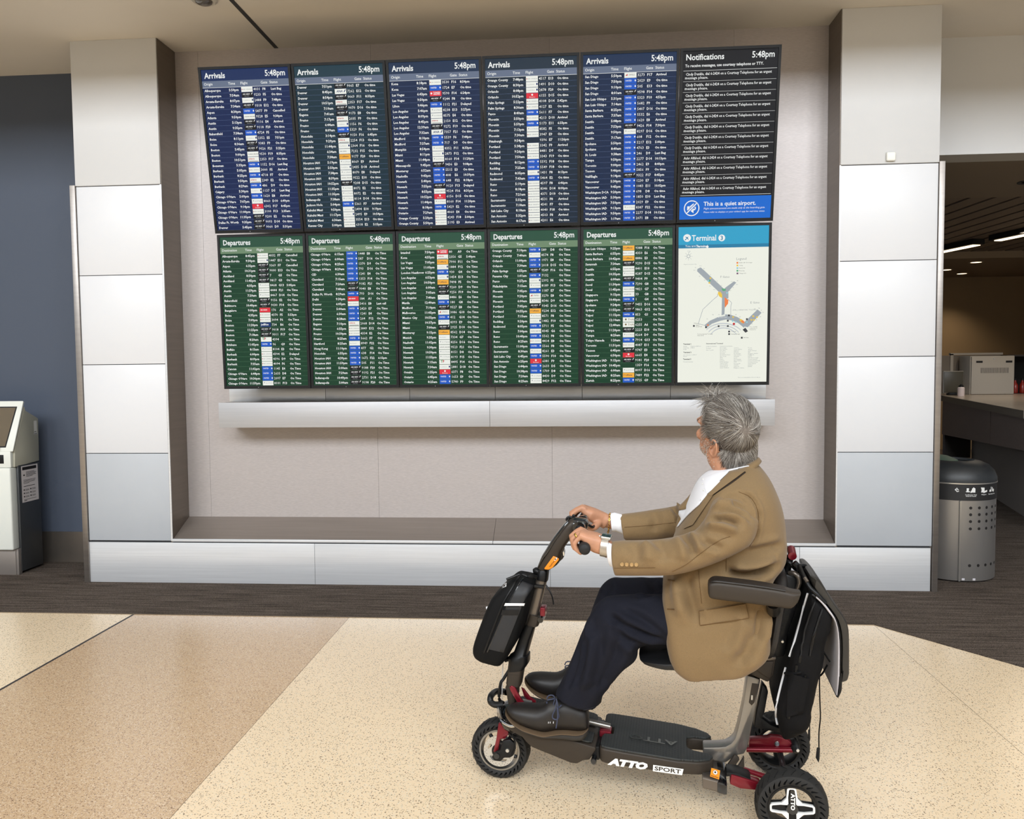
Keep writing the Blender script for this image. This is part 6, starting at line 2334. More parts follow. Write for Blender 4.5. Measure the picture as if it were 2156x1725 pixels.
SF = [(cF(1330, 20), cF(1330, 420), 0.072, 0.165), (cF(1180, 90), cF(1180, 425), 0.070, 0.195), (cF(1060, 175), cF(1050, 432), 0.066, 0.210), (cF(850, 212), cF(850, 455), 0.060, 0.212), (cF(700, 232), cF(720, 460), 0.056, 0.205), (cF(572, 248), cF(610, 464), 0.053, 0.195)]
add_ploft(bm, SF, 0.2, 0.07, 30, 2.2, 3)
jkt = remeshed('jacket', bm, 0.0062, M_JKT, person, 5, 0.5)
co, no = mesh_np(jkt)
nz = np.array([mnoise.noise(Vector((c[0] * 8, c[1] * 6, c[2] * 8))) for c in co])
put_np(jkt, co + no * (nz * 0.0035)[:, None])
folds(jkt, [([cF(1090, 415), cF(1150, 490), cF(1175, 590)], 0.014, -0.006), ([cF(1140, 410), cF(1200, 465), cF(1240, 560)], 0.014, 0.006), ([cF(1040, 440), cF(1090, 540), cF(1100, 640)], 0.016, 0.006),
            ([cF(1310, 290), cF(1430, 290), cF(1560, 330)], 0.011, -0.010), ([cF(1330, 230), cF(1450, 215), cF(1580, 240), cF(1650, 300)], 0.012, -0.008), ([cF(1290, 340), cF(1420, 350), cF(1540, 400)], 0.013, 0.007),
            ([cF(1350, 170), cF(1480, 150), cF(1600, 190)], 0.012, 0.006), ([cF(1230, 460), cF(1330, 500), cF(1420, 540)], 0.012, -0.006),
            ([cF(1460, 715), cF(1560, 748), cF(1700, 735), cF(1860, 665)], 0.013, -0.016), ([cF(1500, 660), cF(1650, 670), cF(1850, 600)], 0.016, 0.008), ([cF(1600, 560), cF(1750, 535), cF(1910, 500)], 0.013, -0.010), ([cF(1620, 610), cF(1760, 600), cF(1890, 570)], 0.012, -0.006),
            ([cF(1110, 760), cF(1130, 860), cF(1170, 1000), cF(1225, 1150)], 0.020, -0.008), ([cF(1040, 740), cF(1050, 900), cF(1080, 1100)], 0.022, 0.006), ([cF(1700, 1040), cF(1660, 1200), cF(1600, 1380), cF(1520, 1520)], 0.022, -0.010), ([cF(1640, 1120), cF(1600, 1260), cF(1540, 1420)], 0.022, 0.007), ([cF(1745, 1030), cF(1740, 1150), cF(1710, 1300)], 0.014, -0.012),
            ([cF(760, 480), cF(800, 540), cF(790, 640)], 0.020, 0.005), ([cF(880, 470), cF(930, 540), cF(950, 640)], 0.018, -0.006), ([cF(660, 480), cF(700, 560), cF(690, 660)], 0.02, -0.004),
            ([cF(1010, 190), cF(1050, 250), cF(1060, 330)], 0.010, -0.009), ([cF(1040, 170), cF(1080, 215), cF(1100, 260)], 0.010, 0.008), ([cF(840, 230), cF(870, 300), cF(840, 400)], 0.018, -0.005), ([cF(1550, 60), cF(1650, 110), cF(1710, 210), cF(1715, 330), cF(1690, 430), cF(1640, 510)], 0.007, -0.005)])
for p_ in jkt.data.polygons:
    p_.use_smooth = True
jb = bvh_of(jkt)
# seams
for pl_ in ([cF(1550, 62), cF(1650, 110), cF(1708, 215), cF(1714, 330), cF(1690, 430), cF(1640, 512)], [cF(1448, 610), cF(1446, 720)], [cF(1218, 700), cF(1228, 830), cF(1245, 985)],
            [cF(1000, 722), cF(1120, 660), cF(1250, 560), cF(1380, 470), cF(1480, 430)], [cF(525, 692), cF(700, 690), cF(860, 688)], [cF(605, 355), cF(800, 340), cF(1030, 315)]):
    tube_on('seam', jb, pl_, 0.0010, M_JKTD, jkt, 0.0005, 6, 12)
pf = patch_on('pocket_flap', jb, [cF(1220, 1046), cF(1608, 985), cF(1638, 1105), cF(1230, 1166)], M_JKT, jkt, 0.0015, 0.003, 24, 8)
pb2 = bvh_of(pf)
for pl_ in ([cF(1222, 1048), cF(1400, 1022), cF(1606, 988)], [cF(1232, 1164), cF(1420, 1140), cF(1634, 1104)], [cF(1222, 1050), cF(1231, 1160)], [cF(1608, 990), cF(1636, 1102)]):
    tube_on('flap_edge', pb2, pl_, 0.0011, M_JKTD, pf, 0.0)
for k, xx in enumerate((588, 627, 667, 706)):
    c_ = hit(jb, cF(xx, 660 + k), 0.001)
    d_ = (hit(jb, cF(xx, 660 + k), 0.004) - c_).normalized()
    q_ = d_.to_track_quat('Z', 'Y').to_matrix().to_4x4()
    lathe('cuff_button', [(0.0, 0.0022), (0.0030, 0.0020), (0.0042, 0.0034), (0.0054, 0.0034), (0.0060, 0.0020), (0.0058, -0.001)], Matrix.Translation(c_) @ q_, M_BTN, jkt, 16)
for pl_ in ([cF(962, 1030), cF(1022, 1034)], [cF(968, 788), cF(1022, 798)]):
    tube_on('buttonhole', jb, pl_, 0.0022, M_JKTD, jkt, 0.0)
plate('vent_flap', [(1592, 1255), (1604, 1258), (1609, 1300), (1617, 1349), (1603, 1355), (1586, 1362), (1584, 1310)], -0.196, -0.188, M_JKT, jkt, 0.002, -0.19)
# sleeve openings: dark lining, shirt cuffs
def ring_at(c, ax, ra, rb, e=2.2, n=28):
    ax = ax.normalized()
    bvec = Vector((0, 1, 0))
    bvec = (bvec - ax * bvec.dot(ax)).normalized()
    avec = bvec.cross(ax).normalized()
    return sring(c, avec * ra, bvec * rb, n, e)


axn = (S(cF(512, 610), -0.23) - S(cF(760, 605), -0.24)).normalized()
cn = S(cF(512, 610), -0.230)
bm = bmesh.new()
add_rings(bm, [ring_at(WN + (cn - WN) * 0.45, axn, 0.0335, 0.034), ring_at(WN + (cn - WN) * 0.60, axn, 0.037, 0.037), ring_at(cn + Vector((0.02, 0, 0)), axn, 0.040, 0.040)])
cuff = bm_obj('shirt_cuff', bm, M_SHIRT, person, smooth=60)
axf = (S(cF(590, 350), 0.2) - S(cF(850, 330), 0.21)).normalized()
cf_ = S(cF(590, 355), 0.197)
bm = bmesh.new()
add_rings(bm, [ring_at(S(cG(1225, 580), 0.185), axf, 0.0325, 0.033), ring_at(S(cG(1330, 570), 0.19), axf, 0.034, 0.034), ring_at(cf_ + Vector((0.03, 0, 0)), axf, 0.040, 0.038)])
bm_obj('shirt_cuff', bm, M_SHIRT, person, smooth=60)

# shirt front in the opening of the jacket, lapels along it
edge_pix = [cE(850, 1185), cE(700, 1330), cE(590, 1460), cE(480, 1590), cE(370, 1740), cF(1140, 310), cF(1085, 390), cF(1050, 440)]
ed = [h_ for h_ in path_on(jb, edge_pix, 0.0, 4)]
E_ = sorted([(p.z, -p.y) for p in ed])
ez = [e_[0] for e_ in E_]
ew = [max(0.004, min(e_[1], 0.030 + 1.1 * (e_[0] - E_[0][0]), 0.150)) for e_ in E_]
zmin, zmax = ez[0] + 0.012, ez[-1] + 0.02


def half_w(z):
    return float(np.interp(z, ez, ew))


def front_hit(v, z, off):
    o_ = Vector((-0.6, v, z))
    loc, n_, i_, d_ = jb.ray_cast(o_, Vector((1, 0, 0)))
    if loc is None:
        return None
    return loc + (n_ if n_.x < 0 else -n_) * off


def front_sheet(name, fa, fb_, off, m, nz_=24, nv_=10, z0=None, z1=None, thick=0.0):
    bm = bmesh.new()
    grid = []
    z0 = zmin if z0 is None else z0
    z1 = zmax if z1 is None else z1
    for j in range(nz_ + 1):
        z = z0 + (z1 - z0) * j / nz_
        a_, b_ = fa(z), fb_(z)
        row = []
        for i in range(nv_ + 1):
            v = a_ + (b_ - a_) * i / nv_
            p_ = front_hit(v, z, off)
            row.append(bm.verts.new(p_) if p_ is not None else None)
        grid.append(row)
    for j in range(nz_):
        for i in range(nv_):
            q_ = [grid[j][i], grid[j][i + 1], grid[j + 1][i + 1], grid[j + 1][i]]
            if None not in q_ and max((q_[k].co - q_[(k + 1) % 4].co).length for k in range(4)) < 0.06:
                bm.faces.new(q_)
    o = bm_obj(name, bm, m, person, smooth=70)
    sd = o.modifiers.new('t', 'SOLIDIFY')
    sd.thickness = 0.004 + thick
    sd.offset = 0.0
    return apply_mods(o)


shirt = front_sheet('shirt_front', lambda z: -half_w(z), lambda z: 0.012, 0.003, M_SHIRT, 30, 16)
lap1 = patch_on('lapel', jb, [cE(860, 1165), cE(1045, 1180), cE(600, 1505), cE(548, 1488)], M_JKT, jkt, 0.006, 0.005, 14, 12)
lap2 = patch_on('lapel', jb, [cE(560, 1470), cE(625, 1490), cF(1170, 335), cF(1098, 365)], M_JKT, jkt, 0.004, 0.005, 8, 14)
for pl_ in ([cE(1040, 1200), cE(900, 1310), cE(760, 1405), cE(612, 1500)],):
    tube_on('lapel_shade_tube', jb, pl_, 0.0032, mat('lapel_gap_shade', (44, 32, 20), 0.9), jkt, 0.0)  # dark-coloured tube painted in as the shade under the lifted lapel edge
ploft('lapel', [(cE(452, 1318), cE(472, 1300), 0.010), (cE(395, 1395), cE(462, 1380), 0.018), (cE(290, 1530), cE(418, 1500), 0.022), (cE(170, 1660), cE(345, 1640), 0.024), (cF(1066, 215), cF(1140, 225), 0.016), (cF(1040, 300), cF(1096, 310), 0.014), (cF(1034, 385), cF(1064, 390), 0.008)], 0.022, 0.02, M_JKT, jkt, 16, 2.4, 3)
for k, p_ in enumerate((cE(492, 1300), cE(490, 1360), cE(505, 1440), cE(470, 1560))):
    h_ = hit(bvh_of(shirt), p_, 0.003)
    if h_ is not None:
        bm = bmesh.new()
        add_ellipsoid(bm, h_ - Vector((-0.002, -0.001, 0)), 0.0028, 0.0028, 0.0028, None, 10, 8)
        bm_obj('shirt_button', bm, mat('pearl_button', (214, 212, 206), 0.3) if k == 0 else bpy.data.materials['pearl_button'], shirt, smooth=True)
# shirt collar and jacket collar around the neck
def collar(name, up, lo, m, gap, thick):
    """band between an upper and a lower loop (centre, ru, rv, tilt); open at the front by gap radians"""
    bm = bmesh.new()
    n = 40
    ra, rb = [], []
    for k in range(n + 1):
        a = PI + gap + (2 * PI - 2 * gap) * k / n
        def pt(L):
            c_, ru, rv, tl_ = L
            return Vector((c_.x + ru * math.cos(a), c_.y + rv * math.sin(a), c_.z + tl_ * math.cos(a)))
        ra.append(bm.verts.new(pt(up)))
        mid = (pt(up) + pt(lo)) / 2 + Vector((math.cos(a) * 0.004, math.sin(a) * 0.004, 0.004))
        rb.append((bm.verts.new(mid), bm.verts.new(pt(lo))))
    for k in range(n):
        bm.faces.new([ra[k], ra[k + 1], rb[k + 1][0], rb[k][0]])
        bm.faces.new([rb[k][0], rb[k + 1][0], rb[k + 1][1], rb[k][1]])
    o = bm_obj(name, bm, m, person, smooth=70)
    sd = o.modifiers.new('t', 'SOLIDIFY')
    sd.thickness = thick
    sd.offset = 0.0
    return apply_mods(o)


c_up, c_lo = S((1530, 990), 0.0), S((1520, 1016), 0.0)
collar('shirt_collar', (c_up, 0.064, 0.062, 0.030), (c_lo, 0.078, 0.080, 0.046), M_SHIRT, 0.10, 0.004)
patch_on('collar_leaf', bvh_of(person, jkt, shirt, *[o for o in person.children if o.name.startswith('shirt_collar')]), [cE(475, 1275), cE(690, 1190), cE(720, 1330), cE(545, 1480)], M_SHIRT, person, 0.003, 0.003, 8, 8)
c_up2, c_lo2 = S((1541, 990), 0.0), S((1540, 1010), 0.0)
collar('jacket_collar', (c_up2, 0.070, 0.076, 0.040), (c_lo2, 0.092, 0.104, 0.062), M_JKT, 0.95, 0.006)

# ---- shoes
UP = [((365, 385), (372, 425), 0.012), ((400, 352), (420, 490), 0.026), ((480, 330), (500, 560), 0.038), ((620, 326), (620, 635), 0.045), ((760, 335), (760, 685), 0.048), ((880, 335), (880, 725), 0.049), ((985, 295), (1000, 748), 0.048), ((1060, 245), (1100, 735), 0.046), ((1180, 225), (1220, 722), 0.043), ((1380, 240), (1400, 728), 0.041), ((1560, 300), (1560, 740), 0.040), ((1655, 380), (1660, 722), 0.034), ((1690, 470), (1692, 700), 0.020)]
SOL = [((354, 395), (360, 430), 0.014), ((372, 450), (385, 500), 0.028), ((470, 545), (480, 585), 0.041), ((620, 632), (620, 672), 0.0495), ((760, 682), (760, 722), 0.053), ((980, 742), (985, 782), 0.0535), ((1120, 728), (1120, 798), 0.051), ((1300, 718), (1300, 825), 0.047), ((1500, 738), (1500, 858), 0.045), ((1620, 728), (1600, 858), 0.040), ((1690, 690), (1665, 820), 0.024)]


def shoe(far, lab):
    e = empty('shoe', (0, 0, 0))
    e.parent = person
    e['label'] = lab

    def fix(o):
        if far:
            for v in o.data.vertices:
                v.co = Vector((v.co.x + 0.030, -v.co.y, v.co.z + 0.036))
            o.data.flip_normals()
        return o
    V0 = -0.096
    u_ = fix(ploft('shoe_upper', [(cN(*a), cN(*b), w) for a, b, w in UP], V0, 0.045, M_SHOE, e, 24, 2.3, 3))
    fix(ploft('shoe_sole', [(cN(*a), cN(*b), w) for a, b, w in SOL], V0, 0.045, M_SOLE, e, 24, 3.6, 3))
    fix(ploft('shoe_welt', [(cN(a[0], a[1] - 3), cN(a[0], a[1] + 16), w + 0.0015) for a, b, w in SOL], V0, 0.045, M_WELT, e, 24, 3.2, 3))
    # laces: crossings and a hanging bow
    lc = [([(1010, 290), (1020, 350), (1040, 390)], -0.115), ([(1140, 255), (1125, 310), (1118, 350)], -0.125), ([(1010, 245), (1040, 195), (1110, 190), (1140, 235), (1100, 250), (1020, 265)], -0.11),
          ([(1160, 240), (1185, 330), (1195, 460), (1205, 540), (1165, 582), (1110, 560), (1105, 510), (1150, 400), (1170, 280)], -0.148), ([(1180, 380), (1188, 480), (1180, 600), (1160, 722)], -0.152), ([(1205, 390), (1250, 345)], -0.142)]
    for pth, vv in lc:
        pts = [S(cN(*p), vv) for p in pth]
        fix(tube('lace', pts, 0.0022, M_LACE, e, 6, 4 if len(pts) > 2 else 0))
    for xx in (1038, 1066, 1118):
        p_ = S(cN(xx, 630), -0.1435)
        fix(box('eyelet_stitch', tuple(p_ + Vector((-0.0008, -0.002, -0.0025))), tuple(p_ + Vector((0.0008, 0.006, 0.0025))), M_REFL, e))
    return e


shoe(False, 'near dark brown leather lace-up shoe')
shoe(True, 'far dark brown leather lace-up shoe')

# ---- watch, bracelet, ring
wax = (WN - gN(-0.215)).normalized()
wc = S(cG(1078, 1168), -0.216)
wt = bpy.data.objects.new('wristwatch', None)
link(wt, person)
wt['label'] = 'square smartwatch on a silver mesh band'
axw = Vector((1, -0.06, -0.12)).normalized()
bm = bmesh.new()
add_rings(bm, [ring_at(wc - axw * 0.011, axw, 0.0295, 0.0285), ring_at(wc - axw * 0.011, axw, 0.0310, 0.0300), ring_at(wc + axw * 0.011, axw, 0.0322, 0.0312), ring_at(wc + axw * 0.011, axw, 0.0305, 0.0295)], cap=False)
bm_obj('mesh_band', bm, mat('mesh_steel', (190, 184, 176), 0.35, 0.9, bump=(900, 0.4, 0.0005)), wt, smooth=40)
upw = Vector((0, -0.08, 1)).normalized()
upw = (upw - axw * upw.dot(axw)).normalized()
sdw = axw.cross(upw)
Mw = Matrix((axw, sdw, upw)).transposed().to_4x4()
Mw.translation = wc + upw * 0.0315
box('watch_case', (-0.015, -0.018, -0.004), (0.018, 0.018, 0.006), M_SIL, wt, 0.004, 3, Mw)
box('watch_glass', (-0.0128, -0.0158, 0.0055), (0.0158, 0.0158, 0.0072), mat('watch_glass', (20, 46, 44), 0.08, coat=0.6), wt, 0.0015, 2, Mw)
lathe('watch_crown', [(0, 0), (0.003, 0), (0.003, 0.004), (0, 0.004)], Mw @ Matrix.Translation((-0.021, 0.006, 0.002)) @ Matrix.Rotation(PI / 2, 4, 'Y'), M_SIL, wt, 12)
# chain bracelet: links along a hanging loop
bl_ = bpy.data.objects.new('bracelet', None)
link(bl_, person)
bl_['label'] = 'gold chain bracelet'
bc = S(cG(1185, 560), 0.180)
loop = []
for k in range(30):
    a = 2 * PI * k / 30
    dz = 0.030 * math.cos(a)
    if math.cos(a) < -0.2:
        dz -= 0.020 * (-math.cos(a) - 0.2)
    loop.append(bc + Vector((0.002 - (0.010 * max(0, -math.cos(a) - 0.2)), 0.031 * math.sin(a), dz)))
for k in range(30):
    p_, q_ = loop[k], loop[(k + 1) % 30]
    d_ = (q_ - p_)
    R_ = d_.to_track_quat('X', 'Z').to_matrix().to_4x4() @ Matrix.Rotation(PI / 2 * (k % 2), 4, 'X')
    bm = bmesh.new()
    prof = [(0.0011 * math.cos(j * PI / 3), 0.0011 * math.sin(j * PI / 3)) for j in range(6)]
    nseg = 12
    rr = []
    for i in range(nseg):
        t = 2 * PI * i / nseg
        c0 = Vector((math.cos(t) * d_.length * 0.62, math.sin(t) * 0.0026, 0))
        o_ = Vector((math.cos(t), math.sin(t), 0))
        rr.append([bm.verts.new((p_ + q_) / 2 + R_.to_3x3() @ (c0 + o_ * pp[0] + Vector((0, 0, pp[1])))) for pp in prof])
    for i in range(nseg):
        for j in range(6):
            bm.faces.new([rr[i][j], rr[(i + 1) % nseg][j], rr[(i + 1) % nseg][(j + 1) % 6], rr[i][(j + 1) % 6]])
    bm_obj('chain_link', bm, M_GOLD, bl_, smooth=60)
fr = gN(-0.212) + Vector((-0.0240, 0, 0.0275))
fd_ = Vector((-0.027, 0, -0.019)).normalized()
bm = bmesh.new()
add_rings(bm, [ring_at(fr - fd_ * 0.003, fd_, 0.0098, 0.0098, 2, 20), ring_at(fr + fd_ * 0.003, fd_, 0.0098, 0.0098, 2, 20)], cap=False)
rg = bm_obj('finger_ring', bm, M_GOLD, person, smooth=40)
sd = rg.modifiers.new('t', 'SOLIDIFY')
sd.thickness = 0.002
sd.offset = 1
apply_mods(rg)

# ---- hair: strands growing out from the crown whorl
rnd = random.Random(5)


def hair_mat():
    m, nt, b = new_mat('grey_hair')
    at = nt.nodes.new('ShaderNodeAttribute')
    at.attribute_name = 'tone'
    nt.links.new(at.outputs['Color'], b.inputs['Base Color'])
    b.inputs['Roughness'].default_value = 0.5
    b.inputs['Specular IOR Level'].default_value = 0.35
    return m


M_HAIR = hair_mat()


def zlim(a):
    """hairline height by azimuth (0 front, pi back)"""
    return float(np.interp(abs(a), [0.0, 0.6, 0.95, 1.25, 1.50, 1.62, 1.72, 1.98, 2.12, 2.35, 2.7, PI], [0.084, 0.076, 0.052, 0.026, 0.004, -0.016, 0.020, 0.014, -0.020, -0.046, -0.066, -0.074]))


head_bvh = body_bvh


def scalp(a, z):
    """point and normal on the head at azimuth a, height z (head-local)"""
    c_ = H(-0.012, 0, min(z, 0.055))
    zz = max(0.0, z - 0.055) / 0.085
    d = HR @ Vector((math.cos(a) * math.cos(zz * PI / 2), math.sin(a) * math.cos(zz * PI / 2), math.sin(zz * PI / 2)))
    loc, n, i, dist = head_bvh.ray_cast(c_ + d * 0.2, -d)
    return loc, n


whorl = hit(head_bvh, cE(960, 600))
if whorl is None:
    whorl = H(-0.09, 0.02, 0.07)
strands = []
FR = HR @ Vector((1, 0, 0))
UPH = HR @ Vector((0, 0, 1))
LFH = HR @ Vector((0, 1, 0))
tries = 0
while len(strands) < 13500 and tries < 40000:
    tries += 1
    a = rnd.uniform(-PI, PI)
    z = rnd.uniform(-0.085, 0.14)
    lim = zlim(a) + rnd.uniform(-0.003, 0.004)
    if z < lim:
        continue
    if z > 0.055 and rnd.random() > math.cos((z - 0.055) / 0.085 * PI / 2) + 0.1:
        continue
    p, n = scalp(a, z)
    if p is None:
        continue
    hl = HR.transposed() @ (p - HC)
    if abs(hl.y) > 0.079:          # not on the ears
        continue
    d = p - whorl
    d = (d - n * d.dot(n))
    if d.length < 0.016:
        d = n.cross(Vector((rnd.uniform(-1, 1), rnd.uniform(-1, 1), rnd.uniform(-1, 1))))
        d = d - UPH * 0.6 * d.length + FR * 0.5 * d.length
    if d.length < 1e-4:
        continue
    d.normalize()
    # forward and top hair lifts and is combed across; sides fall; nape is clipped short
    low = max(0.0, min(1.0, (lim + 0.055 - z) / 0.045)) if abs(a) > 1.3 else 0.0
    top = max(0.0, min(1.0, (hl.z - 0.06) / 0.06))
    fwd = max(0.0, min(1.0, (hl.x - 0.02) / 0.07))
    L_ = (0.058 + 0.022 * top + 0.010 * fwd) * (1 - 0.52 * low) * rnd.uniform(0.75, 1.15)
    lift = (0.006 + 0.006 * top + 0.012 * top * fwd) * (1 - 0.75 * low) * rnd.uniform(0.5, 1.25)
    swirl = n.cross(d)
    wu_ = max(0.0, min(1.0, (hl.z - 0.005) / 0.07))
    d = d * 0.42 + FR * 0.75 * wu_ - UPH * 0.85 * (1 - wu_)
    d = (d - n * d.dot(n)).normalized()
    swirl = n.cross(d)
    d = (d + swirl * rnd.uniform(-0.14, 0.14) + swirl * (0.10 + 0.7 * math.exp(-((p - whorl).length / 0.03) ** 2) + 0.55 * mnoise.noise(p * 38.0)) ).normalized()
    if fwd > 0.25 and top > 0.1:
        d = (d * 0.45 + UPH * 0.36 + LFH * rnd.uniform(-0.1, 0.4) - FR * 0.45 * fwd).normalized()
    pts = []
    q_ = p.copy()
    for k in range(6):
        t = k / 5
        loc, nn, i_, dist = head_bvh.find_nearest(q_)
        off = lift * (1 - (1 - t) ** 2) + 0.0008
        if k > 0:
            base = loc + nn * max(off, (q_ - loc).dot(nn) if fwd > 0.4 else off)
        else:
            base = loc
        pts.append(base)
        d2 = d - nn * d.dot(nn) * (0.3 if fwd > 0.4 else 1.0)
        if d2.length > 1e-5:
            d = d2.normalized()
        q_ = base + d * (L_ / 5)
    g_ = min(0.999, max(0.0, 0.5 + 0.35 * mnoise.noise(p * 60.0) + rnd.uniform(-0.5, 0.5)))
    if low > 0.75 and abs(a) > 1.9:
        tone = (58, 46, 40) if g_ < 0.75 else (110, 100, 92)
    elif g_ < 0.34:
        tone = (104, 96, 89)
    elif g_ < 0.66:
        tone = (140, 133, 125)
    elif g_ < 0.88:
        tone = (174, 168, 160)
    else:
        tone = (212, 207, 200)
    strands.append((pts, rnd.uniform(0.0005, 0.0008), tone))
for k in range(6):                     # loose wisps at the front
    p, n = scalp(rnd.uniform(-0.5, 0.9), rnd.uniform(0.085, 0.12))
    if p is None:
        continue
    d = (UPH * 0.7 + FR * 0.35 + LFH * rnd.uniform(-0.4, 0.4)).normalized()
    pts = [p + d * 0.055 * t / 5 - UPH * 0.018 * (t / 5) ** 2.2 + FR * 0.012 * (t / 5) ** 2 for t in range(6)]
    strands.append((pts, 0.0006, (130, 122, 114)))


def strand_mesh(name, strands, m, parent):
    vs_, fs, cols = [], [], []
    for pts, r, tone in strands:
        b = len(vs_)
        for k, p in enumerate(pts):
            d = (pts[min(k + 1, len(pts) - 1)] - pts[max(k - 1, 0)])
            s, t = frame_of(d if d.length > 1e-7 else Vector((0, 0, 1)))
            rr = r * (1.0 - 0.75 * (k / (len(pts) - 1)) ** 2)
            for j in range(3):
                an_ = 2 * PI * j / 3
                vs_.append(p + s * math.cos(an_) * rr + t * math.sin(an_) * rr)
        c_ = srgb(*tone)
        for k in range(len(pts) - 1):
            for j in range(3):
                fs.append((b + k * 3 + j, b + k * 3 + (j + 1) % 3, b + (k + 1) * 3 + (j + 1) % 3, b + (k + 1) * 3 + j))
        cols += [c_] * (len(pts) * 3)
    me = bpy.data.meshes.new(name)
    me.from_pydata([tuple(v) for v in vs_], [], fs)
    at = me.color_attributes.new('tone', 'FLOAT_COLOR', 'POINT')
    at.data.foreach_set('color', [x for c in cols for x in c])
    me.materials.append(m)
    me.polygons.foreach_set('use_smooth', [True] * len(me.polygons))
    o = bpy.data.objects.new(name, me)
    return link(o, parent)


hair = strand_mesh('hair', strands, M_HAIR, person)
# under-layer hugging the scalp so no skin shows between strands
bm = bmesh.new()
NA, NZ = 64, 22
grid = []
for j in range(NZ + 1):
    row = []
    for i in range(NA):
        a = -PI + 2 * PI * i / NA
        z0_ = zlim(a)
        z = z0_ + (0.1395 - z0_) * (j / NZ)
        p, n = scalp(a, z)
        t = min(1.0, j / 3.0)
        row.append(bm.verts.new(p + n * (-0.003 + 0.0055 * t)) if p is not None else None)
    grid.append(row)
for j in range(NZ):
    for i in range(NA):
        q_ = [grid[j][i], grid[j][(i + 1) % NA], grid[j + 1][(i + 1) % NA], grid[j + 1][i]]
        if None not in q_:
            bm.faces.new(q_)
bm_obj('hair_underlayer', bm, mat('hair_base', (112, 104, 97), 0.8, noise=(160, 0.25)), hair, smooth=80)
# white stubble beard, brows
beard = []
for k in range(6500):
    x, y, z = rnd.uniform(0.0, 0.105), rnd.uniform(-0.062, 0.062), rnd.uniform(-0.125, -0.012)
    if z > -0.036 - 0.40 * max(0, x - 0.018) - 0.25 * max(0.0, 0.03 - x) * 0 and not (x < 0.034 and z > -0.06):
        continue
    d = HR @ Vector((x - 0.02, y, z * 0.3 + 0.0)).normalized()
    loc, n, i_, dist = head_bvh.ray_cast(H(0.02, 0, z) + d * 0.2, -d)
    if loc is None or (loc - HC).length > 0.17:
        continue
    d2 = (n * 0.5 - UPH * 0.8 + Vector((rnd.uniform(-.3, .3), rnd.uniform(-.3, .3), rnd.uniform(-.3, .3)))).normalized()
    beard.append(([loc + d2 * 0.004 * t / 2 for t in range(3)], 0.0005, (226, 216, 206) if rnd.random() < 0.8 else (170, 146, 128)))
bo = strand_mesh('beard', beard, M_HAIR, person)
brow = []
for s in (-1, 1):
    for k in range(140):
        y = s * rnd.uniform(0.014, 0.048)
        loc, n, i_, dist = head_bvh.ray_cast(H(0.25, y, 0.014 + rnd.uniform(-0.004, 0.004)), HR @ Vector((-1, 0, 0)))
        if loc is None:
            continue
        d2 = (LFH * s * 0.9 + UPH * 0.2 + n * 0.15).normalized()
        brow.append(([loc + d2 * 0.006 * t / 2 for t in range(3)], 0.0005, (120, 110, 100)))
strand_mesh('eyebrows', brow, M_HAIR, person)
# ================================================================= smaller things around the niche
# ---- occupancy sensor on the pillar
sn = empty('wall_sensor', (1.951, 0.0, 2.714))
tag(sn, 'small white rounded sensor box on the pillar near the waste bin', 'sensor')
box('sensor_body', (-0.027, -0.024, -0.027), (0.027, -0.0045, 0.027), mat('sensor_plastic', (236, 234, 226), 0.5), sn, 0.009, 4)
box('sensor_base', (-0.029, -0.0046, -0.029), (0.029, -0.0041, 0.029), mat('sensor_base', (190, 188, 182), 0.6), sn, 0.0)

# ---- dome camera under the ceiling
dc = empty('dome_camera', (-2.150, -0.515, ZC))
tag(dc, 'round glass dome camera mounted under the ceiling', 'camera')
lathe('camera_ring', [(0.045, 0.0), (0.075, 0.0), (0.075, -0.012), (0.062, -0.022), (0.045, -0.016)], Matrix.Identity(4), mat('camera_ring', (206, 202, 194), 0.5), dc, 32)
lathe('camera_dome', [(0.052, -0.012), (0.052, -0.014), (0.047, -0.026), (0.034, -0.034), (0.018, -0.039), (0.0, -0.040)], Matrix.Identity(4), mat('smoked_dome', (92, 88, 84), 0.06, 0.0, coat=0.8), dc, 32)

# ---- check-in kiosk at the edge of the blue wall
M_KW = mat('kiosk_white', (222, 224, 216), 0.45)
M_KS = mat('kiosk_side', (176, 174, 158), 0.5)
M_KD = mat('kiosk_dark_steel', (86, 88, 90), 0.35, 0.6)
M_KB = mat('kiosk_base_steel', (150, 142, 136), 0.4, 0.5)
ks = empty('check_in_kiosk', (-4.22, 0.30, 0.0))
tag(ks, 'white self-service check-in kiosk standing by the blue wall', 'kiosk')
KX0, KX1 = -4.52 + 4.22, -3.935 + 4.22


def kp(y, z, x=KX0):
    return (x, y - 0.30, z)


prism('kiosk_head', [kp(0.172, 0.893), kp(0.292, 1.195), kp(0.300, 1.165), kp(0.435, 1.100), kp(0.427, 0.788), kp(0.165, 0.772)], (KX1 - KX0, 0, 0), M_KS, ks, 0.004)
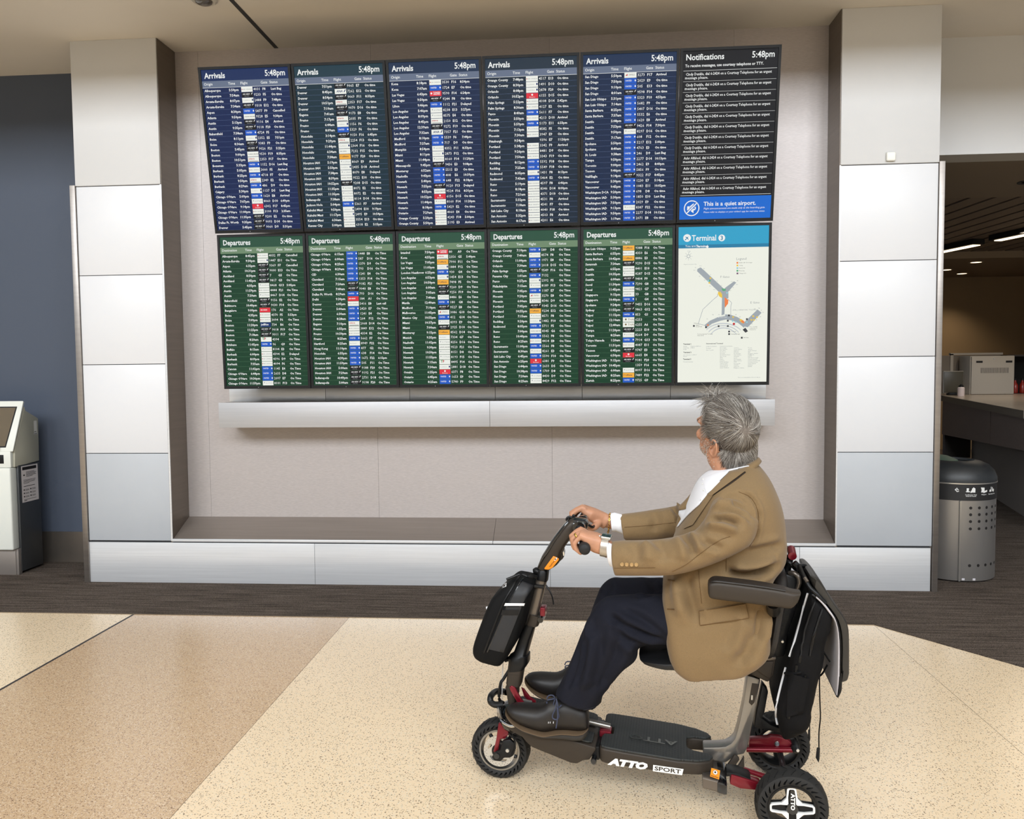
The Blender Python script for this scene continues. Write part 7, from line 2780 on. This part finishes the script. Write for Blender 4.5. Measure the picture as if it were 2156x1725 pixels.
# white face plate, tilted, with the touch screen set into it
fp = prism('face_plate', [kp(0.140, 0.886, KX0 - 0.01), kp(0.150, 0.882, KX0 - 0.01), kp(0.285, 1.226, KX0 - 0.01), kp(0.272, 1.236, KX0 - 0.01)], (KX1 - KX0 + 0.016, 0, 0), M_KW, ks, 0.004)
bm = bmesh.new()
dn = Vector((0, -0.350, 0.132)).normalized()
a_, b_ = Vector(kp(0.140, 0.886, 0)), Vector(kp(0.272, 1.236, 0))
scr = []
for (t, xx) in ((0.10, KX0 + 0.04), (0.10, KX1 - 0.058), (0.86, KX1 - 0.040), (0.86, KX0 + 0.04)):
    q_ = a_.lerp(b_, t)
    scr.append(Vector((xx, q_.y, q_.z)) + Vector((0, -0.0012, 0.0006)))
add_prism(bm, scr, (0, 0.006, -0.002))
bm_obj('touch_screen', bm, mat('kiosk_screen', (104, 92, 74), 0.12, coat=0.5), ks)
bm = bmesh.new()
fr_ = []
for (t, xx) in ((0.075, KX0 + 0.03), (0.075, KX1 - 0.050), (0.885, KX1 - 0.030), (0.885, KX0 + 0.03)):
    q_ = a_.lerp(b_, t)
    fr_.append(Vector((xx, q_.y, q_.z)) + Vector((0, -0.0006, 0.0003)))
add_prism(bm, fr_, (0, 0.005, -0.002))
bm_obj('screen_frame', bm, M_BLK, ks)
# lower mouth with readers
box('reader_panel', (KX0 - 0.01, 0.140 - 0.30, 0.772), (KX1 - 0.012, 0.170 - 0.30, 0.886), M_KW, ks, 0.004)
box('card_slot', (KX1 - 0.16, 0.1385 - 0.30, 0.800), (KX1 - 0.062, 0.1405 - 0.30, 0.862), M_BLK, ks, 0.003)
bm = bmesh.new()
add_tube(bm, [(KX1 - 0.30, 0.134 - 0.30, 0.905), (KX1 - 0.092, 0.134 - 0.30, 0.905)], 0.016, 14)
bm_obj('reader_pad', bm, M_BLK, ks, smooth=50)
bm = bmesh.new()
add_tube(bm, [(KX1 - 0.30, 0.126 - 0.30, 0.906), (KX1 - 0.105, 0.126 - 0.30, 0.906)], 0.010, 14)
bm_obj('reader_light', bm, M_KS, ks, smooth=50)
# pedestal: white curved front, dark steel side, steel foot
box('front_cover', (KX0 - 0.005, 0.128 - 0.30, 0.185), (KX1 - 0.012, 0.200 - 0.30, 0.770), M_KW, ks, 0.012, 3)
box('pedestal', (KX0 + 0.02, 0.195 - 0.30, 0.02), (KX1 + 0.002, 0.425 - 0.30, 0.780), M_KD, ks, 0.003)
box('foot', (KX0, 0.160 - 0.30, 0.0), (KX1 - 0.02, 0.200 - 0.30, 0.186), M_KB, ks, 0.002)
box('foot_trim', (KX1 - 0.022, 0.165 - 0.30, 0.0), (KX1 - 0.002, 0.20 - 0.30, 0.186), M_KB, ks, 0.001)
# notice sheet on the side panel
PX = KX1 + 0.0035
s_ = Sheet()
PAPER = mat('notice_paper', (214, 206, 204), 0.7)
s_.quad(0.0, 0.0, 0.178, 0.262, 0.0, PAPER)
s_.quad(0.012, 0.232, 0.162, 0.254, 0.0006, M_INK)
for k in range(5):
    s_.quad(0.05, 0.214 - k * 0.008, 0.05 + (0.09, 0.11, 0.10, 0.108, 0.07)[k], 0.217 - k * 0.008, 0.0006, M_INK)
s_.quad(0.02, 0.190, 0.036, 0.200, 0.0006, M_INK)
for k in range(4):
    s_.quad(0.02, 0.158 - k * 0.008, 0.02 + (0.13, 0.125, 0.12, 0.06)[k], 0.1605 - k * 0.008, 0.0006, M_INK)
s_.quad(0.02, 0.112, 0.14, 0.116, 0.0006, M_INK)
for j in range(3):
    for i in range(2):
        s_.quad(0.018 + i * 0.07, 0.084 - j * 0.024, 0.030 + i * 0.07, 0.094 - j * 0.024, 0.0006, M_INK)
        for k in range(2):
            s_.quad(0.036 + i * 0.07, 0.090 - j * 0.024 - k * 0.007, 0.036 + i * 0.07 + 0.04, 0.0925 - j * 0.024 - k * 0.007, 0.0006, M_INK)
s_.quad(0.02, 0.018, 0.15, 0.0205, 0.0006, M_INK)
s_.quad(0.02, 0.010, 0.05, 0.014, 0.0006, M_INK)
Mn = Matrix(((0, 0, 1), (1, 0, 0), (0, 1, 0))).to_4x4()
Mn.translation = Vector((PX, 0.222 - 0.30, 0.508))
s_.build('notice_sheet', ks, Mn)
s_ = Sheet()
s_.quad(0.0, 0.012, 0.034, 0.100, 0.0, mat('sticker_grey', (196, 194, 188), 0.6))
s_.quad(-0.004, 0.0, 0.040, 0.010, 0.0, bpy.data.materials['sticker_grey'])
s_.quad(0.004, 0.018, 0.024, 0.022, 0.0006, M_INK)
s_.quad(0.002, 0.003, 0.034, 0.006, 0.0006, M_INK)
Mn = Mn.copy()
Mn.translation = Vector((KX1 + 0.0012, 0.380 - 0.30, 0.985))
s_.build('asset_sticker', ks, Mn)

# ---- waste bin beside the pillar
BR = 0.258
bn = empty('waste_bin', (2.573, 0.47, 0.0))
tag(bn, 'round brushed steel waste bin with black lid beside the pillar', 'waste bin')
M_BIN = mat('bin_steel', (176, 174, 172), 0.36, 0.85, aniso=0.5, noise=((3, 3, 1.2), 0.08))
M_LID = mat('bin_lid_black', (38, 40, 42), 0.45)
lathe('bin_body', [(0.0, 0.012), (BR - 0.004, 0.012), (BR, 0.016), (BR, 0.545), (0.0, 0.545)], Matrix.Identity(4), M_BIN, bn, 72)
lathe('bin_plinth', [(0.0, 0.0), (BR - 0.02, 0.0), (BR - 0.02, 0.013), (0.0, 0.013)], Matrix.Identity(4), M_BLK, bn, 48)
lathe('sign_band', [(0.0, 0.545), (BR + 0.001, 0.545), (BR + 0.001, 0.652), (0.0, 0.652)], Matrix.Identity(4), mat('bin_band_black', (34, 33, 33), 0.5), bn, 72)
lathe('rim', [(0.0, 0.652), (BR + 0.006, 0.652), (BR + 0.006, 0.660), (0.0, 0.660)], Matrix.Identity(4), M_SIL, bn, 72)
lathe('lid', [(0.125, 0.770), (0.120, 0.775), (0.128, 0.790), (0.170, 0.782), (0.215, 0.762), (0.245, 0.728), (BR + 0.004, 0.685), (BR + 0.004, 0.660), (0.10, 0.660), (0.10, 0.74)], Matrix.Identity(4), M_LID, bn, 64, closed=True)
lathe('opening', [(0.0, 0.700), (0.124, 0.700), (0.124, 0.702), (0.0, 0.702)], Matrix.Identity(4), M_INK, bn, 40)
# divider post between the two halves and a green recycling flap behind
box('seam_post', (-0.070, -0.262, 0.014), (-0.058, -0.240, 0.545), M_SIL, bn)
lathe('back_flap', [(0.0, 0.0), (0.15, 0.0), (0.155, 0.01), (0.14, 0.04), (0.08, 0.065), (0.0, 0.075)], Matrix.Translation((-0.06, 0.14, 0.735)), mat('green_flap', (66, 84, 72), 0.5), bn, 32)
bm = bmesh.new()
for z in (0.498, 0.454, 0.409, 0.361, 0.118):
    for k in range(-1, 8):
        a = -PI / 2 + math.radians(12.8 * k)
        if k == -1:
            continue
        c_ = Vector((math.cos(a), math.sin(a), 0))
        t_ = Vector((-math.sin(a), math.cos(a), 0))
        ring = [Vector((0, 0, z)) + c_ * (BR - 0.006) + t_ * 0.0098 * math.cos(2 * PI * j / 12) + Vector((0, 0, 0.0098 * math.sin(2 * PI * j / 12))) for j in range(12)]
        add_prism(bm, ring, c_ * 0.0068)
ho = bm_obj('vent_holes', bm, M_INK, bn)
ho['kind'] = 'stuff'


def on_band(pts, z0, a0):
    return [Vector(((BR + 0.0022) * math.cos(-PI / 2 + a0 + x / BR), (BR + 0.0022) * math.sin(-PI / 2 + a0 + x / BR), z0 + y)) for x, y in pts]


bm = bmesh.new()
def band_poly(pts, z0, a0):
    bm.faces.new([bm.verts.new(p) for p in on_band(pts, z0, a0)])


I1 = [[(-.028, 0), (-.016, 0), (-.014, .02), (-.028, .02)], [(-.034, 0), (-.006, 0), (-.010, -.006), (-.030, -.006)], [(.004, -.008), (.026, -.008), (.026, .018), (.014, .026), (.004, .016)], [(-.006, -.01), (.002, -.01), (.006, .006), (0, .006)]]
I2 = [[(-.022, -.008), (.004, -.010), (.004, .022), (-.024, .024), (-.018, .008)], [(-.004, -.014), (.026, -.006), (.026, .006), (-.002, -.002)]]
I3 = [[(-.026, -.008), (-.004, -.008), (-.008, .006), (-.022, .006)], [(-.010, .004), (-.004, .004), (-.004, .024), (-.010, .024)], [(.002, -.006), (.012, -.006), (.012, .020), (.004, .020)], [(.014, -.010), (.028, -.010), (.028, .008), (.014, .008)]]
I4 = [[(-.012, -.014), (.010, -.014), (.013, .014), (-.015, .014)], [(-.017, .016), (.015, .016), (.013, .021), (-.014, .021)]]
for I_, a0 in ((I1, 0.0), (I2, 0.34), (I3, 0.62), (I4, 1.30)):
    for pl_ in I_:
        band_poly(pl_, 0.608, a0)
ic = bm_obj('band_icons', bm, M_WHT, bn)
ic['kind'] = 'stuff'
bm = bmesh.new()
for tx_, a0, z_ in (('Condiments, Utens\nStraw & Utensils', 0.0, 0.582), ('Wrappers', 0.34, 0.582), ('Plastic Bag & Wipes', 0.64, 0.582), ('e', -0.33, 0.602)):
    v_, f_ = text_mesh(tx_, 0.0095 if tx_ != 'e' else 0.06, align='CENTER', offset=0.0002, res=1)
    base_ = [bm.verts.new(p) for p in on_band([(p[0], p[1]) for p in v_], z_, a0)]
    for q_ in f_:
        try:
            bm.faces.new([base_[i] for i in q_])
        except ValueError:
            pass
bl2 = bm_obj('band_lettering', bm, M_WHT, bn)
bl2['kind'] = 'stuff'
bm = bmesh.new()
bm.faces.new([bm.verts.new(p) for p in on_band([(0, 0), (0.085, 0), (0.085, 0.014), (0, 0.014)], 0.020, -0.18)])
bm_obj('maker_label', bm, M_LIN, bn)

# ---- service counter in the hall beyond
ct = empty('service_counter', (3.9, 3.0, 0.0))
tag(ct, 'long dark service counter with pale stone top in the hall beyond the bin', 'counter')
OFS = Vector((3.9, 3.0, 0.0))
M_STONE = mat('counter_stone', (196, 178, 156), 0.25, noise=(8, 0.05))
M_EDGE = mat('counter_edge', (120, 112, 102), 0.4, 0.3)
M_MESH = mat('perforated_panel', (118, 104, 98), 0.5, 0.2, noise=((260, 260, 260), 0.5), bump=(260, 0.4, 0.003))
top = [(4.40, 4.85), (3.64, 1.62), (5.1, 1.35), (6.4, 5.6), (4.6, 5.6)]
prism('counter_top', [Vector((x, y, 1.018)) - OFS for x, y in top], (0, 0, 0.032), M_STONE, ct)
dirc = Vector((3.64 - 4.40, 1.62 - 4.85, 0)).normalized()
nrmc = Vector((dirc.y, -dirc.x, 0))
A0, B0 = Vector((4.40, 4.85, 0)), Vector((3.64, 1.62, 0))
for (s0, s1) in ((0.0, 0.664), (0.668, 1.0)):
    P_, Q_ = A0.lerp(B0, s0), A0.lerp(B0, s1)
    zb0, zb1 = 0.58 + 0.14 * s0, 0.58 + 0.14 * s1
    i_ = nrmc * -0.02 if nrmc.x > 0 else nrmc * 0.02
    inw = Vector((0.02, 0, 0))
    prism('front_panel', [P_ + inw + Vector((0, 0, 0.985)) - OFS, Q_ + inw + Vector((0, 0, 0.985)) - OFS, Q_ + inw + Vector((0, 0, zb1)) - OFS, P_ + inw + Vector((0, 0, zb0)) - OFS], (0.03, 0, 0), M_MESH, ct)
prism('edge_band', [A0 + Vector((-0.004, 0, 0.985)) - OFS, B0 + Vector((-0.004, 0, 0.985)) - OFS, B0 + Vector((-0.004, 0, 1.049)) - OFS, A0 + Vector((-0.004, 0, 1.049)) - OFS], (0.02, 0, 0), M_EDGE, ct)
prism('plinth', [A0 + Vector((0.32, -0.1, 0.0)) - OFS, B0 + Vector((0.32, 0.1, 0.0)) - OFS, B0 + Vector((0.32, 0.1, 1.018)) - OFS, A0 + Vector((0.32, -0.1, 1.018)) - OFS], (0.5, 0, 0), mat('counter_plinth', (130, 122, 116), 0.6), ct)
prism('end_panel', [A0 + Vector((0.03, -0.05, 0.30)) - OFS, A0 + Vector((0.03, 0.0, 0.30)) - OFS, A0 + Vector((0.03, 0.0, 0.99)) - OFS, A0 + Vector((0.03, -0.05, 0.99)) - OFS], (0.3, 0, 0), mat('counter_end', (80, 76, 74), 0.6), ct)

cb = empty('equipment_cabinet', (5.07, 5.0, 1.05))
tag(cb, 'pale grey metal equipment cabinet standing on the service counter', 'cabinet')
M_CAB = mat('cabinet_grey', (186, 178, 166), 0.5)
box('cabinet_body', (-0.262, 0.02, 0.0), (0.256, 0.30, 0.47), M_CAB, cb, 0.006)
box('cabinet_door', (-0.252, 0.0, 0.004), (0.246, 0.022, 0.462), M_CAB, cb, 0.005)
for x_ in (-0.20, 0.145):
    box('grip_slot', (x_, -0.001, 0.385), (x_ + 0.075, 0.003, 0.410), M_INK, cb)
for k in range(24):
    box('vent_slot', (-0.145 + k * 0.0138, -0.001, 0.26), (-0.140 + k * 0.0138, 0.003, 0.325), M_GAP, cb)
lathe('cabinet_lock', [(0, 0), (0.007, 0), (0.008, 0.006), (0, 0.006)], Matrix.Translation((0.006, -0.005, 0.435)) @ Matrix.Rotation(-PI / 2, 4, 'X'), M_SIL, cb, 12)
pt = empty('counter_partition', (4.9, 5.35, 1.05))
tag(pt, 'low grey framed partition screen behind the equipment cabinet', 'partition')
box('partition_panel', (-0.30, 0.0, 0.0), (0.45, 0.03, 0.48), mat('partition_grey', (130, 120, 108), 0.6), pt)
box('partition_frame', (-0.18, -0.012, 0.0), (-0.145, 0.002, 0.50), M_CAB, pt)
box('partition_rail', (-0.18, -0.012, 0.485), (0.45, 0.035, 0.51), M_CAB, pt)
mo = empty('counter_monitor', (4.55, 4.86, 1.05))
tag(mo, 'dark square monitor seen from behind on the service counter', 'monitor')
box('monitor_back', (-0.11, 0.0, 0.03), (0.11, 0.03, 0.285), mat('monitor_olive', (74, 68, 54), 0.35), mo, 0.004)
box('monitor_edge', (-0.115, 0.01, 0.025), (0.115, 0.036, 0.29), M_CAB, mo, 0.004)
box('monitor_foot', (-0.06, -0.02, 0.0), (0.06, 0.06, 0.03), M_BLK, mo, 0.004)
bo_ = empty('water_bottle', (4.515, 4.60, 1.05))
tag(bo_, 'small pale pink bottle with a black cap on the service counter', 'bottle')
lathe('bottle_body', [(0.0, 0.0), (0.036, 0.0), (0.038, 0.006), (0.038, 0.095), (0.030, 0.106), (0.0, 0.106)], Matrix.Identity(4), mat('bottle_pink', (224, 206, 200), 0.4), bo_, 24)
lathe('bottle_cap', [(0.0, 0.106), (0.027, 0.106), (0.027, 0.122), (0.014, 0.128), (0.014, 0.136), (0.0, 0.136)], Matrix.Identity(4), M_BLK, bo_, 20)
rk_ = empty('dark_shelf_unit', (5.55, 5.2, 1.05))
tag(rk_, 'dark open shelf unit at the frame edge holding red bottles', 'shelf unit')
box('shelf_back', (-0.20, 0.28, 0.0), (0.5, 0.30, 0.47), M_DARKVOID, rk_)
box('shelf_side', (-0.22, 0.0, 0.0), (-0.20, 0.30, 0.48), mat('shelf_dark', (52, 44, 40), 0.5), rk_)
box('shelf_board', (-0.20, 0.0, 0.46), (0.5, 0.30, 0.48), bpy.data.materials['shelf_dark'], rk_)
box('shelf_board', (-0.20, 0.0, 0.0), (0.5, 0.30, 0.004), bpy.data.materials['shelf_dark'], rk_)
for k in range(3):
    b_ = empty('red_bottle', (5.40 + k * 0.085, 5.30, 1.0545))
    tag(b_, ('red bottle on the dark shelf unit, nearest its side panel', 'red bottle on the dark shelf unit, between two others', 'red bottle on the dark shelf unit, furthest from its side panel')[k], 'bottle', 'red bottles on the dark shelf unit')
    lathe('bottle_body', [(0.0, 0.0), (0.03, 0.0), (0.032, 0.006), (0.032, 0.10), (0.014, 0.135), (0.012, 0.16), (0.0, 0.16)], Matrix.Identity(4), mat('bottle_red', (150, 42, 30), 0.25) if k == 0 else bpy.data.materials['bottle_red'], b_, 18)
    lathe('bottle_cap', [(0.0, 0.16), (0.014, 0.16), (0.014, 0.18), (0.0, 0.18)], Matrix.Identity(4), M_BLK, b_, 14)

# ---- lamps of the hall beyond: slot lights between the slats, downlights
M_LAMP = emis('lamp_glow', (255, 226, 186), 3.0)
for k, (p_, q_, wd) in enumerate((((4.62, 5.6), (4.78, 4.95), 0.10), ((4.86, 4.62), (5.12, 3.55), 0.09))):
    e = empty('slot_light', (p_[0], p_[1], 2.855))
    tag(e, ('short slot light in the slatted ceiling close to the pillar', 'long bright slot light in the slatted ceiling at the frame edge')[k], 'ceiling light', 'slot lights in the slatted ceiling')
    d = Vector((q_[0] - p_[0], q_[1] - p_[1], 0))
    n_ = Vector((-d.y, d.x, 0)).normalized() * wd
    prism('light_lens', [Vector((0, 0, -0.012)), d + Vector((0, 0, -0.012)), d + n_ + Vector((0, 0, -0.012)), n_ + Vector((0, 0, -0.012))], (0, 0, 0.008), M_LAMP, e)
    prism('light_housing', [-n_ * 0.3 - d * 0.05, d * 1.05 - n_ * 0.3, d * 1.05 + n_ * 1.3, n_ * 1.3 - d * 0.05], (0, 0, 0.06), M_DARKVOID, e)
DL = [(5.571, 6.534), (6.057, 8.0), (5.565, 7.424)]
LB = ('recessed downlight in the far ceiling, largest and highest of three', 'recessed downlight in the far ceiling, lowest of three', 'recessed downlight in the far ceiling, partly behind the pillar')
for k, (x_, y_) in enumerate(DL):
    e = empty('downlight', (x_, y_, 2.83))
    tag(e, LB[k], 'ceiling light', 'downlights in the far ceiling')
    lathe('light_trim', [(0.070, 0.0), (0.092, 0.0), (0.092, -0.006), (0.070, -0.006)], Matrix.Identity(4), M_CAB, e, 24, closed=True)
    lathe('light_lens', [(0.0, -0.002), (0.07, -0.002), (0.07, -0.004), (0.0, -0.004)], Matrix.Identity(4), M_LAMP, e, 24)
    l = bpy.data.lights.new('downlight_lamp', 'SPOT')
    l.energy = 48
    l.color = (1.0, 0.80, 0.56)
    l.spot_size = math.radians(110)
    l.spot_blend = 0.8
    l.shadow_soft_size = 0.06
    lo_ = bpy.data.objects.new('downlight_lamp', l)
    link(lo_, e)
    lo_.location = (0, 0, -0.02)
l = bpy.data.lights.new('slot_lamp', 'AREA')
l.shape = 'RECTANGLE'
l.size, l.size_y = 0.1, 1.0
l.energy = 18
l.color = (1.0, 0.86, 0.68)
lo_ = bpy.data.objects.new('slot_lamp', l)
link(lo_, None)
lo_.location = (4.98, 4.1, 2.87)
